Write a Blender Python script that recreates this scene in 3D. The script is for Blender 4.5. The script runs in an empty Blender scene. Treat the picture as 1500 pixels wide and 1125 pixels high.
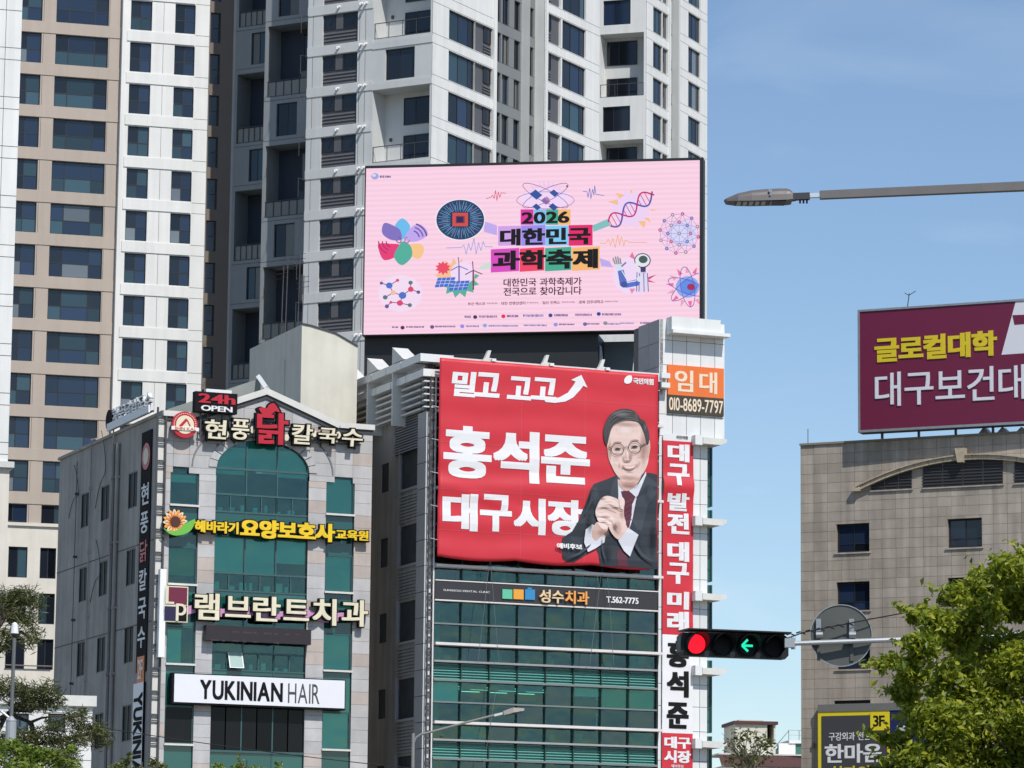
import bpy, bmesh, math, random
import numpy as np
from mathutils import Matrix, Vector
R = math.radians
random.seed(7); rng = np.random.default_rng(7)
S = bpy.context.scene
COL = S.collection

# ---------------------------------------------------------------- camera
FPX, PITCH, ROLL, CX, CY = 5400.0, R(9.1), R(0.58), 750.0, 562.5
EYE = Vector((0, 0, 1.6))
cF = Vector((0, math.cos(PITCH), math.sin(PITCH))); cR = Vector((1, 0, 0)); cU = Vector((0, -math.sin(PITCH), math.cos(PITCH)))
cam_d = bpy.data.cameras.new('camera'); cam = bpy.data.objects.new('camera', cam_d); COL.objects.link(cam); S.camera = cam
cam_d.sensor_width = 36; cam_d.lens = FPX / 1500 * 36; cam_d.clip_start = 1; cam_d.clip_end = 6000
ix = cR * math.cos(ROLL) + cU * math.sin(ROLL); iy = -cR * math.sin(ROLL) + cU * math.cos(ROLL)
m3 = Matrix((ix, iy, -cF)).transposed().to_4x4(); m3.translation = EYE; cam.matrix_world = m3

# ---------------------------------------------------------------- world, sun, exposure
SUN_AZ, SUN_EL = 29.0, 49.0
W = bpy.data.worlds.new("World"); S.world = W; W.use_nodes = True
nt = W.node_tree; bg = nt.nodes['Background']; bg.inputs[1].default_value = 0.123
sky = nt.nodes.new('ShaderNodeTexSky'); sky.sky_type = 'NISHITA'; sky.sun_disc = False
sky.sun_elevation = R(SUN_EL); sky.sun_rotation = R(180 - SUN_AZ); sky.air_density = 1.0; sky.dust_density = 0.25; sky.ozone_density = 3.2; sky.altitude = 300
tc = nt.nodes.new('ShaderNodeTexCoord'); mp = nt.nodes.new('ShaderNodeMapping'); mp.inputs['Scale'].default_value = (9, 3, 26); mp.inputs['Rotation'].default_value = (0, R(38), 0)
nz = nt.nodes.new('ShaderNodeTexNoise'); nz.inputs['Scale'].default_value = 1.1; nz.inputs['Detail'].default_value = 6; nz.inputs['Distortion'].default_value = 1.2
cr = nt.nodes.new('ShaderNodeValToRGB'); cr.color_ramp.elements[0].position = .50; cr.color_ramp.elements[0].color = (0, 0, 0, 1); cr.color_ramp.elements[1].position = .80; cr.color_ramp.elements[1].color = (.17, .17, .17, 1)
mx = nt.nodes.new('ShaderNodeMix'); mx.data_type = 'RGBA'; mx.inputs['B'].default_value = (7.4, 8.2, 9.0, 1)
nt.links.new(tc.outputs['Generated'], mp.inputs['Vector']); nt.links.new(mp.outputs[0], nz.inputs['Vector']); nt.links.new(nz.outputs[0], cr.inputs[0])
nt.links.new(cr.outputs[0], mx.inputs['Factor']); nt.links.new(sky.outputs[0], mx.inputs['A']); nt.links.new(mx.outputs['Result'], bg.inputs[0])
sd = bpy.data.lights.new('sun', 'SUN'); sd.energy = 4.0; sd.angle = R(.53); sd.color = (1, .955, .89)
so = bpy.data.objects.new('sun', sd); COL.objects.link(so)
sdir = Vector((math.sin(R(SUN_AZ)) * math.cos(R(SUN_EL)), -math.cos(R(SUN_AZ)) * math.cos(R(SUN_EL)), math.sin(R(SUN_EL))))
so.rotation_euler = sdir.to_track_quat('Z', 'Y').to_euler(); so.location = (60, -60, 150)
S.view_settings.view_transform = 'Standard'; S.view_settings.look = 'None'; S.view_settings.exposure = 0; S.view_settings.gamma = 1; S.view_settings.use_curve_mapping = False
S.render.engine = 'CYCLES'; S.cycles.max_bounces = 6; S.cycles.transparent_max_bounces = 32; S.cycles.caustics_reflective = False; S.cycles.caustics_refractive = False

# ---------------------------------------------------------------- picture to place
def ray(x, y):
    a, b = x - CX, CY - y
    u = a * math.cos(ROLL) - b * math.sin(ROLL); v = a * math.sin(ROLL) + b * math.cos(ROLL)
    return cR * u + cU * v + cF * FPX
def at(x, y, Y):
    r = ray(x, y); return EYE + r * (Y / r.y)
class Face:
    """a vertical plane standing in the place: origin on the ground, u along it, v up, d outwards"""
    def __init__(s, px, py, Y, yaw, O=None):
        s.O = at(px, py, Y) if O is None else O.copy(); s.O.z = 0; a = R(yaw); s.yaw = a
        s.u = Vector((math.cos(a), math.sin(a), 0)); s.n = Vector((math.sin(a), -math.cos(a), 0))
    def uv(s, x, y, d=0):
        r = ray(x, y); o = s.O + s.n * d; t = (o - EYE).dot(s.n) / r.dot(s.n); p = EYE + r * t - o
        return (p.dot(s.u), p.z)
    def U(s, x, y, d=0): return s.uv(x, y, d)[0]
    def V(s, x, y, d=0): return s.uv(x, y, d)[1]
    def P(s, u, v, d=0): return s.O + s.u * u + s.n * d + Vector((0, 0, v))
    def mat(s): return Matrix.Translation(s.O) @ Matrix.Rotation(s.yaw, 4, 'Z')
    def turn(s, u, d, yaw): return Face(0, 0, 0, yaw, s.P(u, 0, d))
GROUND = Face(0, 0, 0, 0, Vector((0, 0, 0)))

# ---------------------------------------------------------------- mesh builder
WM = {}
class MB:
    def __init__(s): s.v = []; s.f = []; s.m = []; s.smooth = False
    def add(s, vs, fs, m=0):
        b = len(s.v); s.v += [tuple(p) for p in vs]; s.f += [tuple(i + b for i in f) for f in fs]; s.m += [m] * len(fs); return s
    def box(s, u0, u1, v0, v1, d0, d1, m=0):
        vs = [(u0, -d1, v0), (u1, -d1, v0), (u1, -d1, v1), (u0, -d1, v1), (u0, -d0, v0), (u1, -d0, v0), (u1, -d0, v1), (u0, -d0, v1)]
        return s.add(vs, [(0, 1, 2, 3), (5, 4, 7, 6), (4, 0, 3, 7), (1, 5, 6, 2), (3, 2, 6, 7), (4, 5, 1, 0)], m)
    def prism(s, pts, d0, d1, m=0):
        a = sum(pts[i][0] * pts[(i + 1) % len(pts)][1] - pts[(i + 1) % len(pts)][0] * pts[i][1] for i in range(len(pts)))
        if a < 0: pts = pts[::-1]
        n = len(pts); vs = [(u, -d1, v) for u, v in pts] + [(u, -d0, v) for u, v in pts]
        return s.add(vs, [tuple(range(n)), tuple(range(2 * n - 1, n - 1, -1))] + [(i, i + n, (i + 1) % n + n, (i + 1) % n) for i in range(n)], m)
    def tube(s, p, q, r, n=8, r2=None, m=0, cap=True):
        p = Vector(p); q = Vector(q); r2 = r if r2 is None else r2; ax = (q - p).normalized()
        t = Vector((0, 0, 1)) if abs(ax.z) < .9 else Vector((1, 0, 0)); a = ax.cross(t).normalized(); b = ax.cross(a)
        vs = [p + (a * math.cos(k * 2 * math.pi / n) + b * math.sin(k * 2 * math.pi / n)) * r for k in range(n)] + [q + (a * math.cos(k * 2 * math.pi / n) + b * math.sin(k * 2 * math.pi / n)) * r2 for k in range(n)]
        fs = [(k, k + n, (k + 1) % n + n, (k + 1) % n) for k in range(n)]
        if cap: fs += [tuple(range(n)), tuple(range(2 * n - 1, n - 1, -1))]
        return s.add(vs, fs, m)
    def path(s, pts, r, n=6, m=0):
        for a, b in zip(pts[:-1], pts[1:]): s.tube(a, b, r, n, m=m)
        return s
    def mesh(s, name, mats):
        me = bpy.data.meshes.new(name); me.from_pydata([tuple(p) for p in s.v], [], s.f)
        for k in (mats if isinstance(mats, (list, tuple)) else [mats]): me.materials.append(k)
        if any(s.m): me.polygons.foreach_set('material_index', s.m)
        if s.smooth: me.polygons.foreach_set('use_smooth', [True] * len(s.f))
        me.update(); return me
    def put(s, name, mats, parent=None, F=GROUND, kind=None, recenter=True):
        c = Vector((0, 0, 0))
        if recenter and s.v:
            A = np.array([tuple(p) for p in s.v]); c = Vector((A.min(0) + A.max(0)) / 2); c.z = float(A[:, 2].min())
            s.v = [(p[0] - c.x, p[1] - c.y, p[2] - c.z) for p in s.v]
        return place(name, s.mesh(name, mats), parent, F.mat() @ Matrix.Translation(c), kind)
def place(name, me, parent, M, kind=None):
    o = bpy.data.objects.new(name, me); COL.objects.link(o)
    if parent is not None: o.parent = parent; o.matrix_basis = WM[parent.name].inverted() @ M
    else: o.matrix_basis = M
    WM[o.name] = M.copy()
    if kind: o['kind'] = kind
    return o
def thing(name, label, cat, P, group=None, yaw=0):
    o = bpy.data.objects.new(name, None); COL.objects.link(o); M = Matrix.Translation(P) @ Matrix.Rotation(yaw, 4, 'Z'); o.matrix_basis = M; WM[o.name] = M
    o.empty_display_size = .3; tag(o, label, cat, group); return o
def tag(o, label, cat, group=None):
    o['label'] = label; o['category'] = cat
    if group: o['group'] = group
    return o

# ---------------------------------------------------------------- materials
def mat(name, col, rough=.6, metal=0, var=0, scale=1.5, bump=0, emit=0, rand=0, streak=0, spec=.5, bscale=None, coat=0):
    m = bpy.data.materials.new(name); m.use_nodes = True; t = m.node_tree; b = t.nodes['Principled BSDF']
    b.inputs['Base Color'].default_value = (*col, 1); b.inputs['Roughness'].default_value = rough; b.inputs['Metallic'].default_value = metal
    b.inputs['Specular IOR Level'].default_value = spec; b.inputs['Coat Weight'].default_value = coat
    if emit: b.inputs['Emission Color'].default_value = (*col, 1); b.inputs['Emission Strength'].default_value = emit; b.inputs['Base Color'].default_value = (.015, .015, .015, 1); b.inputs['Specular IOR Level'].default_value = .08; b.inputs['Roughness'].default_value = .8
    last = None
    def mul(src, amt, lo):
        nonlocal last
        mr = t.nodes.new('ShaderNodeMapRange'); mr.inputs['From Min'].default_value = .3; mr.inputs['From Max'].default_value = .7
        if lo == 'r': mr.inputs['From Min'].default_value = 0; mr.inputs['From Max'].default_value = 1
        mr.inputs['To Min'].default_value = 1 - amt; mr.inputs['To Max'].default_value = 1 + amt * (1 if lo == 'r' else .4); t.links.new(src, mr.inputs[0])
        if last is None: last = mr.outputs[0]
        else:
            q = t.nodes.new('ShaderNodeMath'); q.operation = 'MULTIPLY'; t.links.new(last, q.inputs[0]); t.links.new(mr.outputs[0], q.inputs[1]); last = q.outputs[0]
    if var or bump or streak: g = t.nodes.new('ShaderNodeNewGeometry')
    if var:
        n = t.nodes.new('ShaderNodeTexNoise'); n.inputs['Scale'].default_value = scale; n.inputs['Detail'].default_value = 6; n.inputs['Roughness'].default_value = .65
        t.links.new(g.outputs['Position'], n.inputs['Vector']); mul(n.outputs[0], var, 'n')
    if streak:
        n = t.nodes.new('ShaderNodeTexNoise'); n.inputs['Scale'].default_value = 1; n.inputs['Detail'].default_value = 5
        mpp = t.nodes.new('ShaderNodeMapping'); mpp.inputs['Scale'].default_value = (2.2, 2.2, .12); t.links.new(g.outputs['Position'], mpp.inputs[0]); t.links.new(mpp.outputs[0], n.inputs['Vector']); mul(n.outputs[0], streak, 'n')
    if rand: oi = t.nodes.new('ShaderNodeObjectInfo'); mul(oi.outputs['Random'], rand, 'r')
    if last is not None:
        v = t.nodes.new('ShaderNodeVectorMath'); v.operation = 'SCALE'; v.inputs[0].default_value = col; t.links.new(last, v.inputs['Scale']); t.links.new(v.outputs[0], b.inputs['Emission Color' if emit else 'Base Color'])
    if bump:
        n = t.nodes.new('ShaderNodeTexNoise'); n.inputs['Scale'].default_value = bscale or scale * 4; n.inputs['Detail'].default_value = 4; t.links.new(g.outputs['Position'], n.inputs['Vector'])
        bp = t.nodes.new('ShaderNodeBump'); bp.inputs['Strength'].default_value = bump; bp.inputs['Distance'].default_value = .05; t.links.new(n.outputs[0], bp.inputs['Height']); t.links.new(bp.outputs[0], b.inputs['Normal'])
    return m
def pane_glass(name, tint, refl=.10, rough=.02, wav=.12):
    m = bpy.data.materials.new(name); m.use_nodes = True; t = m.node_tree; t.nodes.clear(); o = t.nodes.new('ShaderNodeOutputMaterial')
    tr = t.nodes.new('ShaderNodeBsdfTransparent'); tr.inputs[0].default_value = (*tint, 1); gl = t.nodes.new('ShaderNodeBsdfGlossy'); gl.inputs['Roughness'].default_value = rough; gl.inputs['Color'].default_value = (.80, .95, .95, 1)
    fr = t.nodes.new('ShaderNodeFresnel'); fr.inputs[0].default_value = 1.5; ad = t.nodes.new('ShaderNodeMath'); ad.operation = 'ADD'; ad.inputs[1].default_value = refl; mi = t.nodes.new('ShaderNodeMixShader')
    g = t.nodes.new('ShaderNodeNewGeometry'); n = t.nodes.new('ShaderNodeTexNoise'); n.inputs['Scale'].default_value = .7; t.links.new(g.outputs['Position'], n.inputs['Vector'])
    bp = t.nodes.new('ShaderNodeBump'); bp.inputs['Strength'].default_value = wav; bp.inputs['Distance'].default_value = .1; t.links.new(n.outputs[0], bp.inputs['Height']); t.links.new(bp.outputs[0], gl.inputs['Normal'])
    t.links.new(fr.outputs[0], ad.inputs[0]); t.links.new(ad.outputs[0], mi.inputs[0]); t.links.new(tr.outputs[0], mi.inputs[1]); t.links.new(gl.outputs[0], mi.inputs[2]); t.links.new(mi.outputs[0], o.inputs[0]); return m
def soft_patch(name, col, C, ua, rx, ry, alpha, edge=.15):
    """printed tone that fades out towards the rim of its own ellipse"""
    m = bpy.data.materials.new(name); m.use_nodes = True; t = m.node_tree; N = t.nodes.new; b = t.nodes['Principled BSDF']; b.inputs['Base Color'].default_value = (*col, 1); b.inputs['Roughness'].default_value = .5
    g = N('ShaderNodeNewGeometry'); s = N('ShaderNodeVectorMath'); s.operation = 'SUBTRACT'; s.inputs[1].default_value = C; t.links.new(g.outputs['Position'], s.inputs[0])
    d1 = N('ShaderNodeVectorMath'); d1.operation = 'DOT_PRODUCT'; d1.inputs[1].default_value = tuple(k / rx for k in ua); d2 = N('ShaderNodeVectorMath'); d2.operation = 'DOT_PRODUCT'; d2.inputs[1].default_value = (0, 0, 1 / ry)
    c = N('ShaderNodeCombineXYZ'); l = N('ShaderNodeVectorMath'); l.operation = 'LENGTH'; mr = N('ShaderNodeMapRange'); mr.interpolation_type = 'SMOOTHSTEP'; mr.inputs['From Min'].default_value = 1; mr.inputs['From Max'].default_value = edge; mr.inputs['To Min'].default_value = 0; mr.inputs['To Max'].default_value = alpha
    for q in (d1, d2): t.links.new(s.outputs[0], q.inputs[0])
    t.links.new(d1.outputs['Value'], c.inputs[0]); t.links.new(d2.outputs['Value'], c.inputs[1]); t.links.new(c.outputs[0], l.inputs[0]); t.links.new(l.outputs['Value'], mr.inputs[0])
    tr = N('ShaderNodeBsdfTransparent'); mi = N('ShaderNodeMixShader'); o = t.nodes['Material Output']; t.links.new(mr.outputs[0], mi.inputs[0]); t.links.new(tr.outputs[0], mi.inputs[1]); t.links.new(b.outputs[0], mi.inputs[2]); t.links.new(mi.outputs[0], o.inputs[0]); return m
def leaf_mat(name, c1, c2, tr=.35):
    m = bpy.data.materials.new(name); m.use_nodes = True; t = m.node_tree; t.nodes.clear(); o = t.nodes.new('ShaderNodeOutputMaterial')
    g = t.nodes.new('ShaderNodeNewGeometry'); n = t.nodes.new('ShaderNodeTexWhiteNoise'); n.noise_dimensions = '1D'; t.links.new(g.outputs['Random Per Island'], n.inputs['W'])
    mi = t.nodes.new('ShaderNodeMix'); mi.data_type = 'RGBA'; mi.inputs['A'].default_value = (*c1, 1); mi.inputs['B'].default_value = (*c2, 1); t.links.new(n.outputs['Value'], mi.inputs['Factor'])
    d = t.nodes.new('ShaderNodeBsdfPrincipled'); d.inputs['Roughness'].default_value = .45; tl = t.nodes.new('ShaderNodeBsdfTranslucent'); ms = t.nodes.new('ShaderNodeMixShader'); ms.inputs[0].default_value = tr
    t.links.new(mi.outputs['Result'], d.inputs['Base Color']); t.links.new(mi.outputs['Result'], tl.inputs[0]); t.links.new(d.outputs[0], ms.inputs[1]); t.links.new(tl.outputs[0], ms.inputs[2]); t.links.new(ms.outputs[0], o.inputs[0]); return m
white_wall = mat('white_render', (.78, .78, .76), .7, var=.09, scale=.22, streak=.08)
grey_wall = mat('setback_darkened_grey', (.27, .29, .30), .7, var=.08, scale=.3, streak=.05)
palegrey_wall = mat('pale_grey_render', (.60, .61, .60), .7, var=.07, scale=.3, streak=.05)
beige_wall = mat('beige_render', (.46, .39, .33), .75, var=.06, scale=.3, streak=.06)
brown_wall = mat('brown_render', (.19, .16, .14), .75, var=.06, scale=.3)
navy_wall = mat('loggia_darkened_navy', (.030, .040, .062), .7, var=.05)
cream_wall = mat('cream_render', (.72, .68, .60), .8, var=.10, scale=.5, streak=.07)
charcoal = mat('charcoal_metal', (.055, .055, .06), .5)
louvre_grey = mat('louvre_grey', (.10, .10, .11), .55)
joint_dark = mat('joint_shadow_gap', (.12, .12, .12), .9)
frame_dark = mat('dark_window_frame', (.02, .022, .025), .4)
steel = mat('galvanised_steel', (.42, .43, .44), .4, .6, var=.15, scale=3)
black = mat('black_paint', (.012, .012, .014), .5)
white = mat('white_paint', (.80, .80, .80), .45, var=.04, scale=1)
g_blue = mat('window_glass_blue', (.014, .026, .056), .06, rand=.5, spec=.7)
g_dark = mat('window_glass_dark', (.010, .013, .020), .05, rand=.5, spec=.6)
g_curt = mat('window_glass_curtain', (.032, .066, .085), .12, rand=.5, spec=.6)
g_pale = mat('window_glass_sheer_curtain', (.15, .18, .20), .15, rand=.3, spec=.7)
g_shop = mat('black_shop_glass', (.010, .011, .012), .12, spec=.16, rand=.3)
g_warm = mat('window_glass_blind', (.16, .15, .13), .2, rand=.5, spec=.6)
green_glass = pane_glass('green_tinted_glass', (.52, .90, .83), .02, wav=.3)
green_glass_dark = pane_glass('dark_green_tinted_glass', (.22, .46, .44), .05, wav=.3)
blind_white = mat('roller_blind', (.78, .82, .78), .8, rand=.25)
room_dark = mat('darkened_room_surface', (.05, .055, .055), .9, var=.4, scale=1.2)  # near-black base puts the gloom of the rooms into the colour
spandrel = mat('spandrel_glass', (.015, .10, .085), .08, rand=.25, spec=.8)

# ---------------------------------------------------------------- lettering
_tc = {}
def glyph(ch):
    if ch not in _tc:
        c = bpy.data.curves.new('letter', 'FONT'); c.body = ch; c.resolution_u = 4; c.extrude = 1
        o = bpy.data.objects.new('letter', c); me = bpy.data.meshes.new_from_object(o)
        v = np.array([tuple(p.co) for p in me.vertices]).reshape(-1, 3); f = [tuple(p.vertices) for p in me.polygons]
        bpy.data.objects.remove(o); bpy.data.curves.remove(c); bpy.data.meshes.remove(me); _tc[ch] = (v, f)
    return _tc[ch]
def layout(body, gap=0.0):
    """one entry per visible letter: verts in em units, faces"""
    out = []; x = 0
    for ch in body:
        if ch == ' ': x += .33; continue
        v, f = glyph(ch); v = v.copy(); w = v[:, 0].max() - v[:, 0].min()
        hang = ord(ch) > 0x1100
        if hang: v[:, 0] += x; x += .90 + gap
        else: v[:, 0] += x - v[:, 0].min(); x += w + .08 + gap
        out.append((v, f))
    return out
def text(F, parent, body, rect, d, th, m, bold=0.0, each=False, name='lettering', gap=0.0, shear=0, uvrect=None, rot=0, kind=None, post=None):
    """body set into the rectangle whose corners are two points of the photograph on face F; dilated by bold (em)"""
    if uvrect: u0, v1, u1, v0 = uvrect
    else:
        u0, v1 = F.uv(rect[0], rect[1], d); u1, v0 = F.uv(rect[2], rect[3], d)
    L = layout(body, gap); A = np.concatenate([q[0] for q in L]); a0, a1, b0, b1 = A[:, 0].min() - bold, A[:, 0].max() + bold, A[:, 1].min() - bold, A[:, 1].max() + bold
    if rot: W_, H_ = (v1 - v0), (u1 - u0)
    else: W_, H_ = (u1 - u0), (v1 - v0)
    sx, sy = W_ / (a1 - a0), H_ / (b1 - b0); offs = [(0, 0)]
    if bold: offs = [(bold * i, bold * .62 * j) for i in (-1, 0, 1) for j in (-1, 0, 1)]
    res = []; mb = MB()
    for li, (v, f) in enumerate(L):
        if each: mb = MB()
        for k, (ox, oy) in enumerate(offs):
            x = (v[:, 0] + ox - a0) * sx; y = (v[:, 1] + oy - b0) * sy
            x = x + shear * y; e = .0012 * k
            dd = np.where(v[:, 2] > 0, d + th + e, d)
            if rot: X, Z = u0 + y, v1 - x
            else: X, Z = u0 + x, v0 + y
            vs = np.stack([X, -dd, Z], 1)
            mb.add([tuple(map(float, p)) for p in vs], f)
        if each:
            if post: post(mb)
            res.append(mb.put('letter' if name == 'lettering' else name, m, parent, F, kind))
    if not each:
        if post: post(mb)
        res.append(mb.put(name, m, parent, F, kind))
    return res
def spline(pts, n=6, closed=True):
    out = []; N = len(pts); rg = range(N if closed else N - 1)
    for i in rg:
        g = (lambda k: pts[k % N]) if closed else (lambda k: pts[min(max(k, 0), N - 1)])
        p0, p1, p2, p3 = g(i - 1), g(i), g(i + 1), g(i + 2)
        for k in range(n):
            t = k / n; out.append(tuple(.5 * ((2 * p1[j]) + (-p0[j] + p2[j]) * t + (2 * p0[j] - 5 * p1[j] + 4 * p2[j] - p3[j]) * t * t + (-p0[j] + 3 * p1[j] - 3 * p2[j] + p3[j]) * t ** 3) for j in (0, 1)))
    if not closed: out.append(tuple(pts[-1]))
    return out
def circle(cx, cy, r, n=20, ry=None): return [(cx + r * math.cos(k * 2 * math.pi / n), cy + (ry or r) * math.sin(k * 2 * math.pi / n)) for k in range(n)]
def strokepoly(p, q, w):
    dx, dy = q[0] - p[0], q[1] - p[1]; l = math.hypot(dx, dy) or 1; nx, ny = -dy / l * w / 2, dx / l * w / 2
    return [(p[0] + nx, p[1] + ny), (q[0] + nx, q[1] + ny), (q[0] - nx, q[1] - ny), (p[0] - nx, p[1] - ny)]

# ---------------------------------------------------------------- walls, windows, tiles
def wall(name, F, parent, u0, u1, v0, v1, holes, m, depth=.25, d=0, back=None, kind=None, sides='LR'):
    """front sheet with real openings and their reveals; back = thickness of the solid behind the sheet (sides and top)"""
    mb = MB(); us = sorted({u0, u1, *[min(max(h[k], u0), u1) for h in holes for k in (0, 1)]}); vs = sorted({v0, v1, *[min(max(h[k], v0), v1) for h in holes for k in (2, 3)]})
    for j in range(len(vs) - 1):
        cv = (vs[j] + vs[j + 1]) / 2; run = None
        for i in range(len(us) - 1):
            cu = (us[i] + us[i + 1]) / 2; inside = any(h[0] < cu < h[1] and h[2] < cv < h[3] for h in holes)
            if not inside:
                if run is None: run = us[i]
            if inside and run is not None: mb.add([(run, -d, vs[j]), (us[i], -d, vs[j]), (us[i], -d, vs[j + 1]), (run, -d, vs[j + 1])], [(0, 1, 2, 3)]); run = None
        if run is not None: mb.add([(run, -d, vs[j]), (us[-1], -d, vs[j]), (us[-1], -d, vs[j + 1]), (run, -d, vs[j + 1])], [(0, 1, 2, 3)])
    for h in holes:
        a, b, c, e = h[:4]; D = h[4] if len(h) > 4 else depth
        for q in ([(a, c), (a, e)], [(b, e), (b, c)], [(a, e), (b, e)], [(b, c), (a, c)]):
            (x0, y0), (x1, y1) = q; mb.add([(x0, -d, y0), (x1, -d, y1), (x1, -d + D, y1), (x0, -d + D, y0)], [(0, 1, 2, 3)])
    if back:
        B = -d + back
        if 'L' in sides: mb.add([(u0, -d, v0), (u0, -d, v1), (u0, B, v1), (u0, B, v0)], [(0, 1, 2, 3)])
        if 'R' in sides: mb.add([(u1, -d, v0), (u1, B, v0), (u1, B, v1), (u1, -d, v1)], [(0, 1, 2, 3)])
        mb.add([(u0, -d, v1), (u1, -d, v1), (u1, B, v1), (u0, B, v1)], [(0, 1, 2, 3)]); mb.add([(u0, B, v0), (u0, B, v1), (u1, B, v1), (u1, B, v0)], [(0, 1, 2, 3)])
    return mb.put(name, m, parent, F, kind)
_wc = {}
def window(F, parent, u0, u1, v0, v1, d=-.2, cols=(.5,), rows=(), fw=.06, fm=None, glass=None, name='window', gt=.02):
    """frame (the part) with one pane per light (the sub-parts)"""
    fm = fm or frame_dark; w, h = round(u1 - u0, 2), round(v1 - v0, 2); key = (w, h, tuple(cols), tuple(rows), fw, fm.name)
    cs = [0, *[c * w for c in cols], w]; rs = [0, *[c * h for c in rows], h]
    if key not in _wc:
        mb = MB(); mb.box(0, fw, 0, h, 0, .07).box(w - fw, w, 0, h, 0, .07).box(fw, w - fw, 0, fw, 0, .07).box(fw, w - fw, h - fw, h, 0, .07)
        for c in cs[1:-1]: mb.box(c - fw / 2, c + fw / 2, fw, h - fw, 0, .06)
        for r_ in rs[1:-1]:
            for i in range(len(cs) - 1): mb.box(cs[i] + fw * (1 if i == 0 else .5), cs[i + 1] - fw * (1 if i == len(cs) - 2 else .5), r_ - fw / 2, r_ + fw / 2, 0, .055)
        _wc[key] = mb.mesh(name + '_frame', fm)
    o = place(name, _wc[key], parent, F.mat() @ Matrix.Translation((u0, -d, v0)))
    gl = glass or [g_blue, g_dark, g_curt]
    k = 0
    for j in range(len(rs) - 1):
        for i in range(len(cs) - 1):
            g = gl(i, j) if callable(gl) else random.choice(gl)
            kk = ('p', round(cs[i + 1] - cs[i], 2), round(rs[j + 1] - rs[j], 2), g.name, fw)
            if kk not in _wc: _wc[kk] = MB().box(fw * .5, kk[1] - fw * .5, fw * .5, kk[2] - fw * .5, 0, gt).mesh('pane', g)
            place('pane', _wc[kk], o, F.mat() @ Matrix.Translation((u0 + cs[i], -(d + .012), v0 + rs[j])))
    return o
def clip(poly, a, b):
    """keep the part of poly on the left of a -> b"""
    out = []; s_ = lambda p: (b[0] - a[0]) * (p[1] - a[1]) - (b[1] - a[1]) * (p[0] - a[0])
    for i in range(len(poly)):
        p, q = poly[i], poly[(i + 1) % len(poly)]; sp, sq = s_(p), s_(q)
        if sp >= 0: out.append(p)
        if (sp >= 0) != (sq >= 0): t = sp / (sp - sq); out.append((p[0] + (q[0] - p[0]) * t, p[1] + (q[1] - p[1]) * t))
    return out
def tiles(F, parent, rects, mats, th=.03, name='stone_tile', limit=300, d=0.0, jitter=.004):
    """rects: list of polygons in (u, v); each its own part up to the limit, the rest joined"""
    rest = {}; cache = {}
    for k, pl in enumerate(rects):
        m = random.choice(mats); dd = d + random.uniform(0, jitter)
        if k < limit:
            c = (min(p[0] for p in pl), min(p[1] for p in pl)); key = (m.name, tuple((round(p[0] - c[0], 2), round(p[1] - c[1], 2)) for p in pl))
            if key not in cache: cache[key] = MB().prism([(p[0] - c[0], p[1] - c[1]) for p in pl], 0, th).mesh(name, m)
            place(name, cache[key], parent, F.mat() @ Matrix.Translation((c[0], -dd, c[1])))
        else: rest.setdefault(m.name, (m, MB()))[1].prism(pl, dd, dd + th)
    if rest:
        mb = MB(); ms = []
        for n_, (m, q) in rest.items():
            b = len(mb.v); mb.v += q.v; mb.f += [tuple(i + b for i in f) for f in q.f]; mb.m += [len(ms)] * len(q.f); ms.append(m)
        mb.put(name + '_field', ms, parent, F, 'stuff')
def slats(F, parent, u0, u1, v0, v1, n, d, m, dep=.06, name='slat', joined=False, frac=.55):
    h = (v1 - v0) / n; mb = MB(); base = None
    for k in range(n):
        z = v0 + k * h
        vs = [(u0, -d - dep, z), (u1, -d - dep, z), (u1, -d, z + h * frac), (u0, -d, z + h * frac), (u0, -d - dep + .015, z - .01), (u1, -d - dep + .015, z - .01), (u1, -d + .01, z + h * frac - .03), (u0, -d + .01, z + h * frac - .03)]
        fs = [(0, 1, 2, 3), (7, 6, 5, 4), (0, 4, 5, 1), (3, 2, 6, 7)]
        if joined: mb.add(vs, fs)
        elif base is None: q = MB().add(vs, fs); base = q.put(name, m, parent, F, recenter=False); bm_ = base.data
        else: place(name, bm_, parent, F.mat() @ Matrix.Translation((0, 0, k * h)))
    if joined: mb.put(name + '_set', m, parent, F)
def rail(F, parent, u0, u1, v, h, d, m=None, n=5, name='railing'):
    mb = MB(); mb.box(u0, u1, v + h - .05, v + h, d - .03, d + .03); mb.box(u0, u1, v + .03, v + .07, d - .02, d + .02)
    for k in range(n + 1): x = u0 + .03 + (u1 - u0 - .06) * k / n; mb.box(x - .02, x + .02, v, v + h - .05, d - .018, d + .018)
    return mb.put(name, m or charcoal, parent, F)
# ================================================================ the ground
asphalt = mat('asphalt', (.05, .05, .052), .9, var=.3, scale=2, bump=.3); paving = mat('paving', (.30, .29, .27), .9, var=.2, scale=2)
earth = mat('ground', (.20, .19, .16), .95, var=.3, scale=.2)
MB().add([(-2500, -500, 0), (2500, -500, 0), (2500, 4500, 0), (-2500, 4500, 0)], [(0, 1, 2, 3)]).put('ground', earth, kind='structure')
MB().add([(-400, -20, .004), (400, -20, .004), (400, 46, .004), (-400, 46, .004)], [(0, 1, 2, 3)]).put('road', asphalt, kind='structure')
MB().box(-400, 400, 0, .13, -52, -46).put('pavement', paving, kind='structure')
mk = MB(); 
for k in range(-40, 40): mk.add([(k * 8., 12, .008), (k * 8 + 3., 12, .008), (k * 8 + 3., 12.15, .008), (k * 8., 12.15, .008)], [(0, 1, 2, 3)])
mk.put('road_marking', white, kind='structure')

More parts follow.
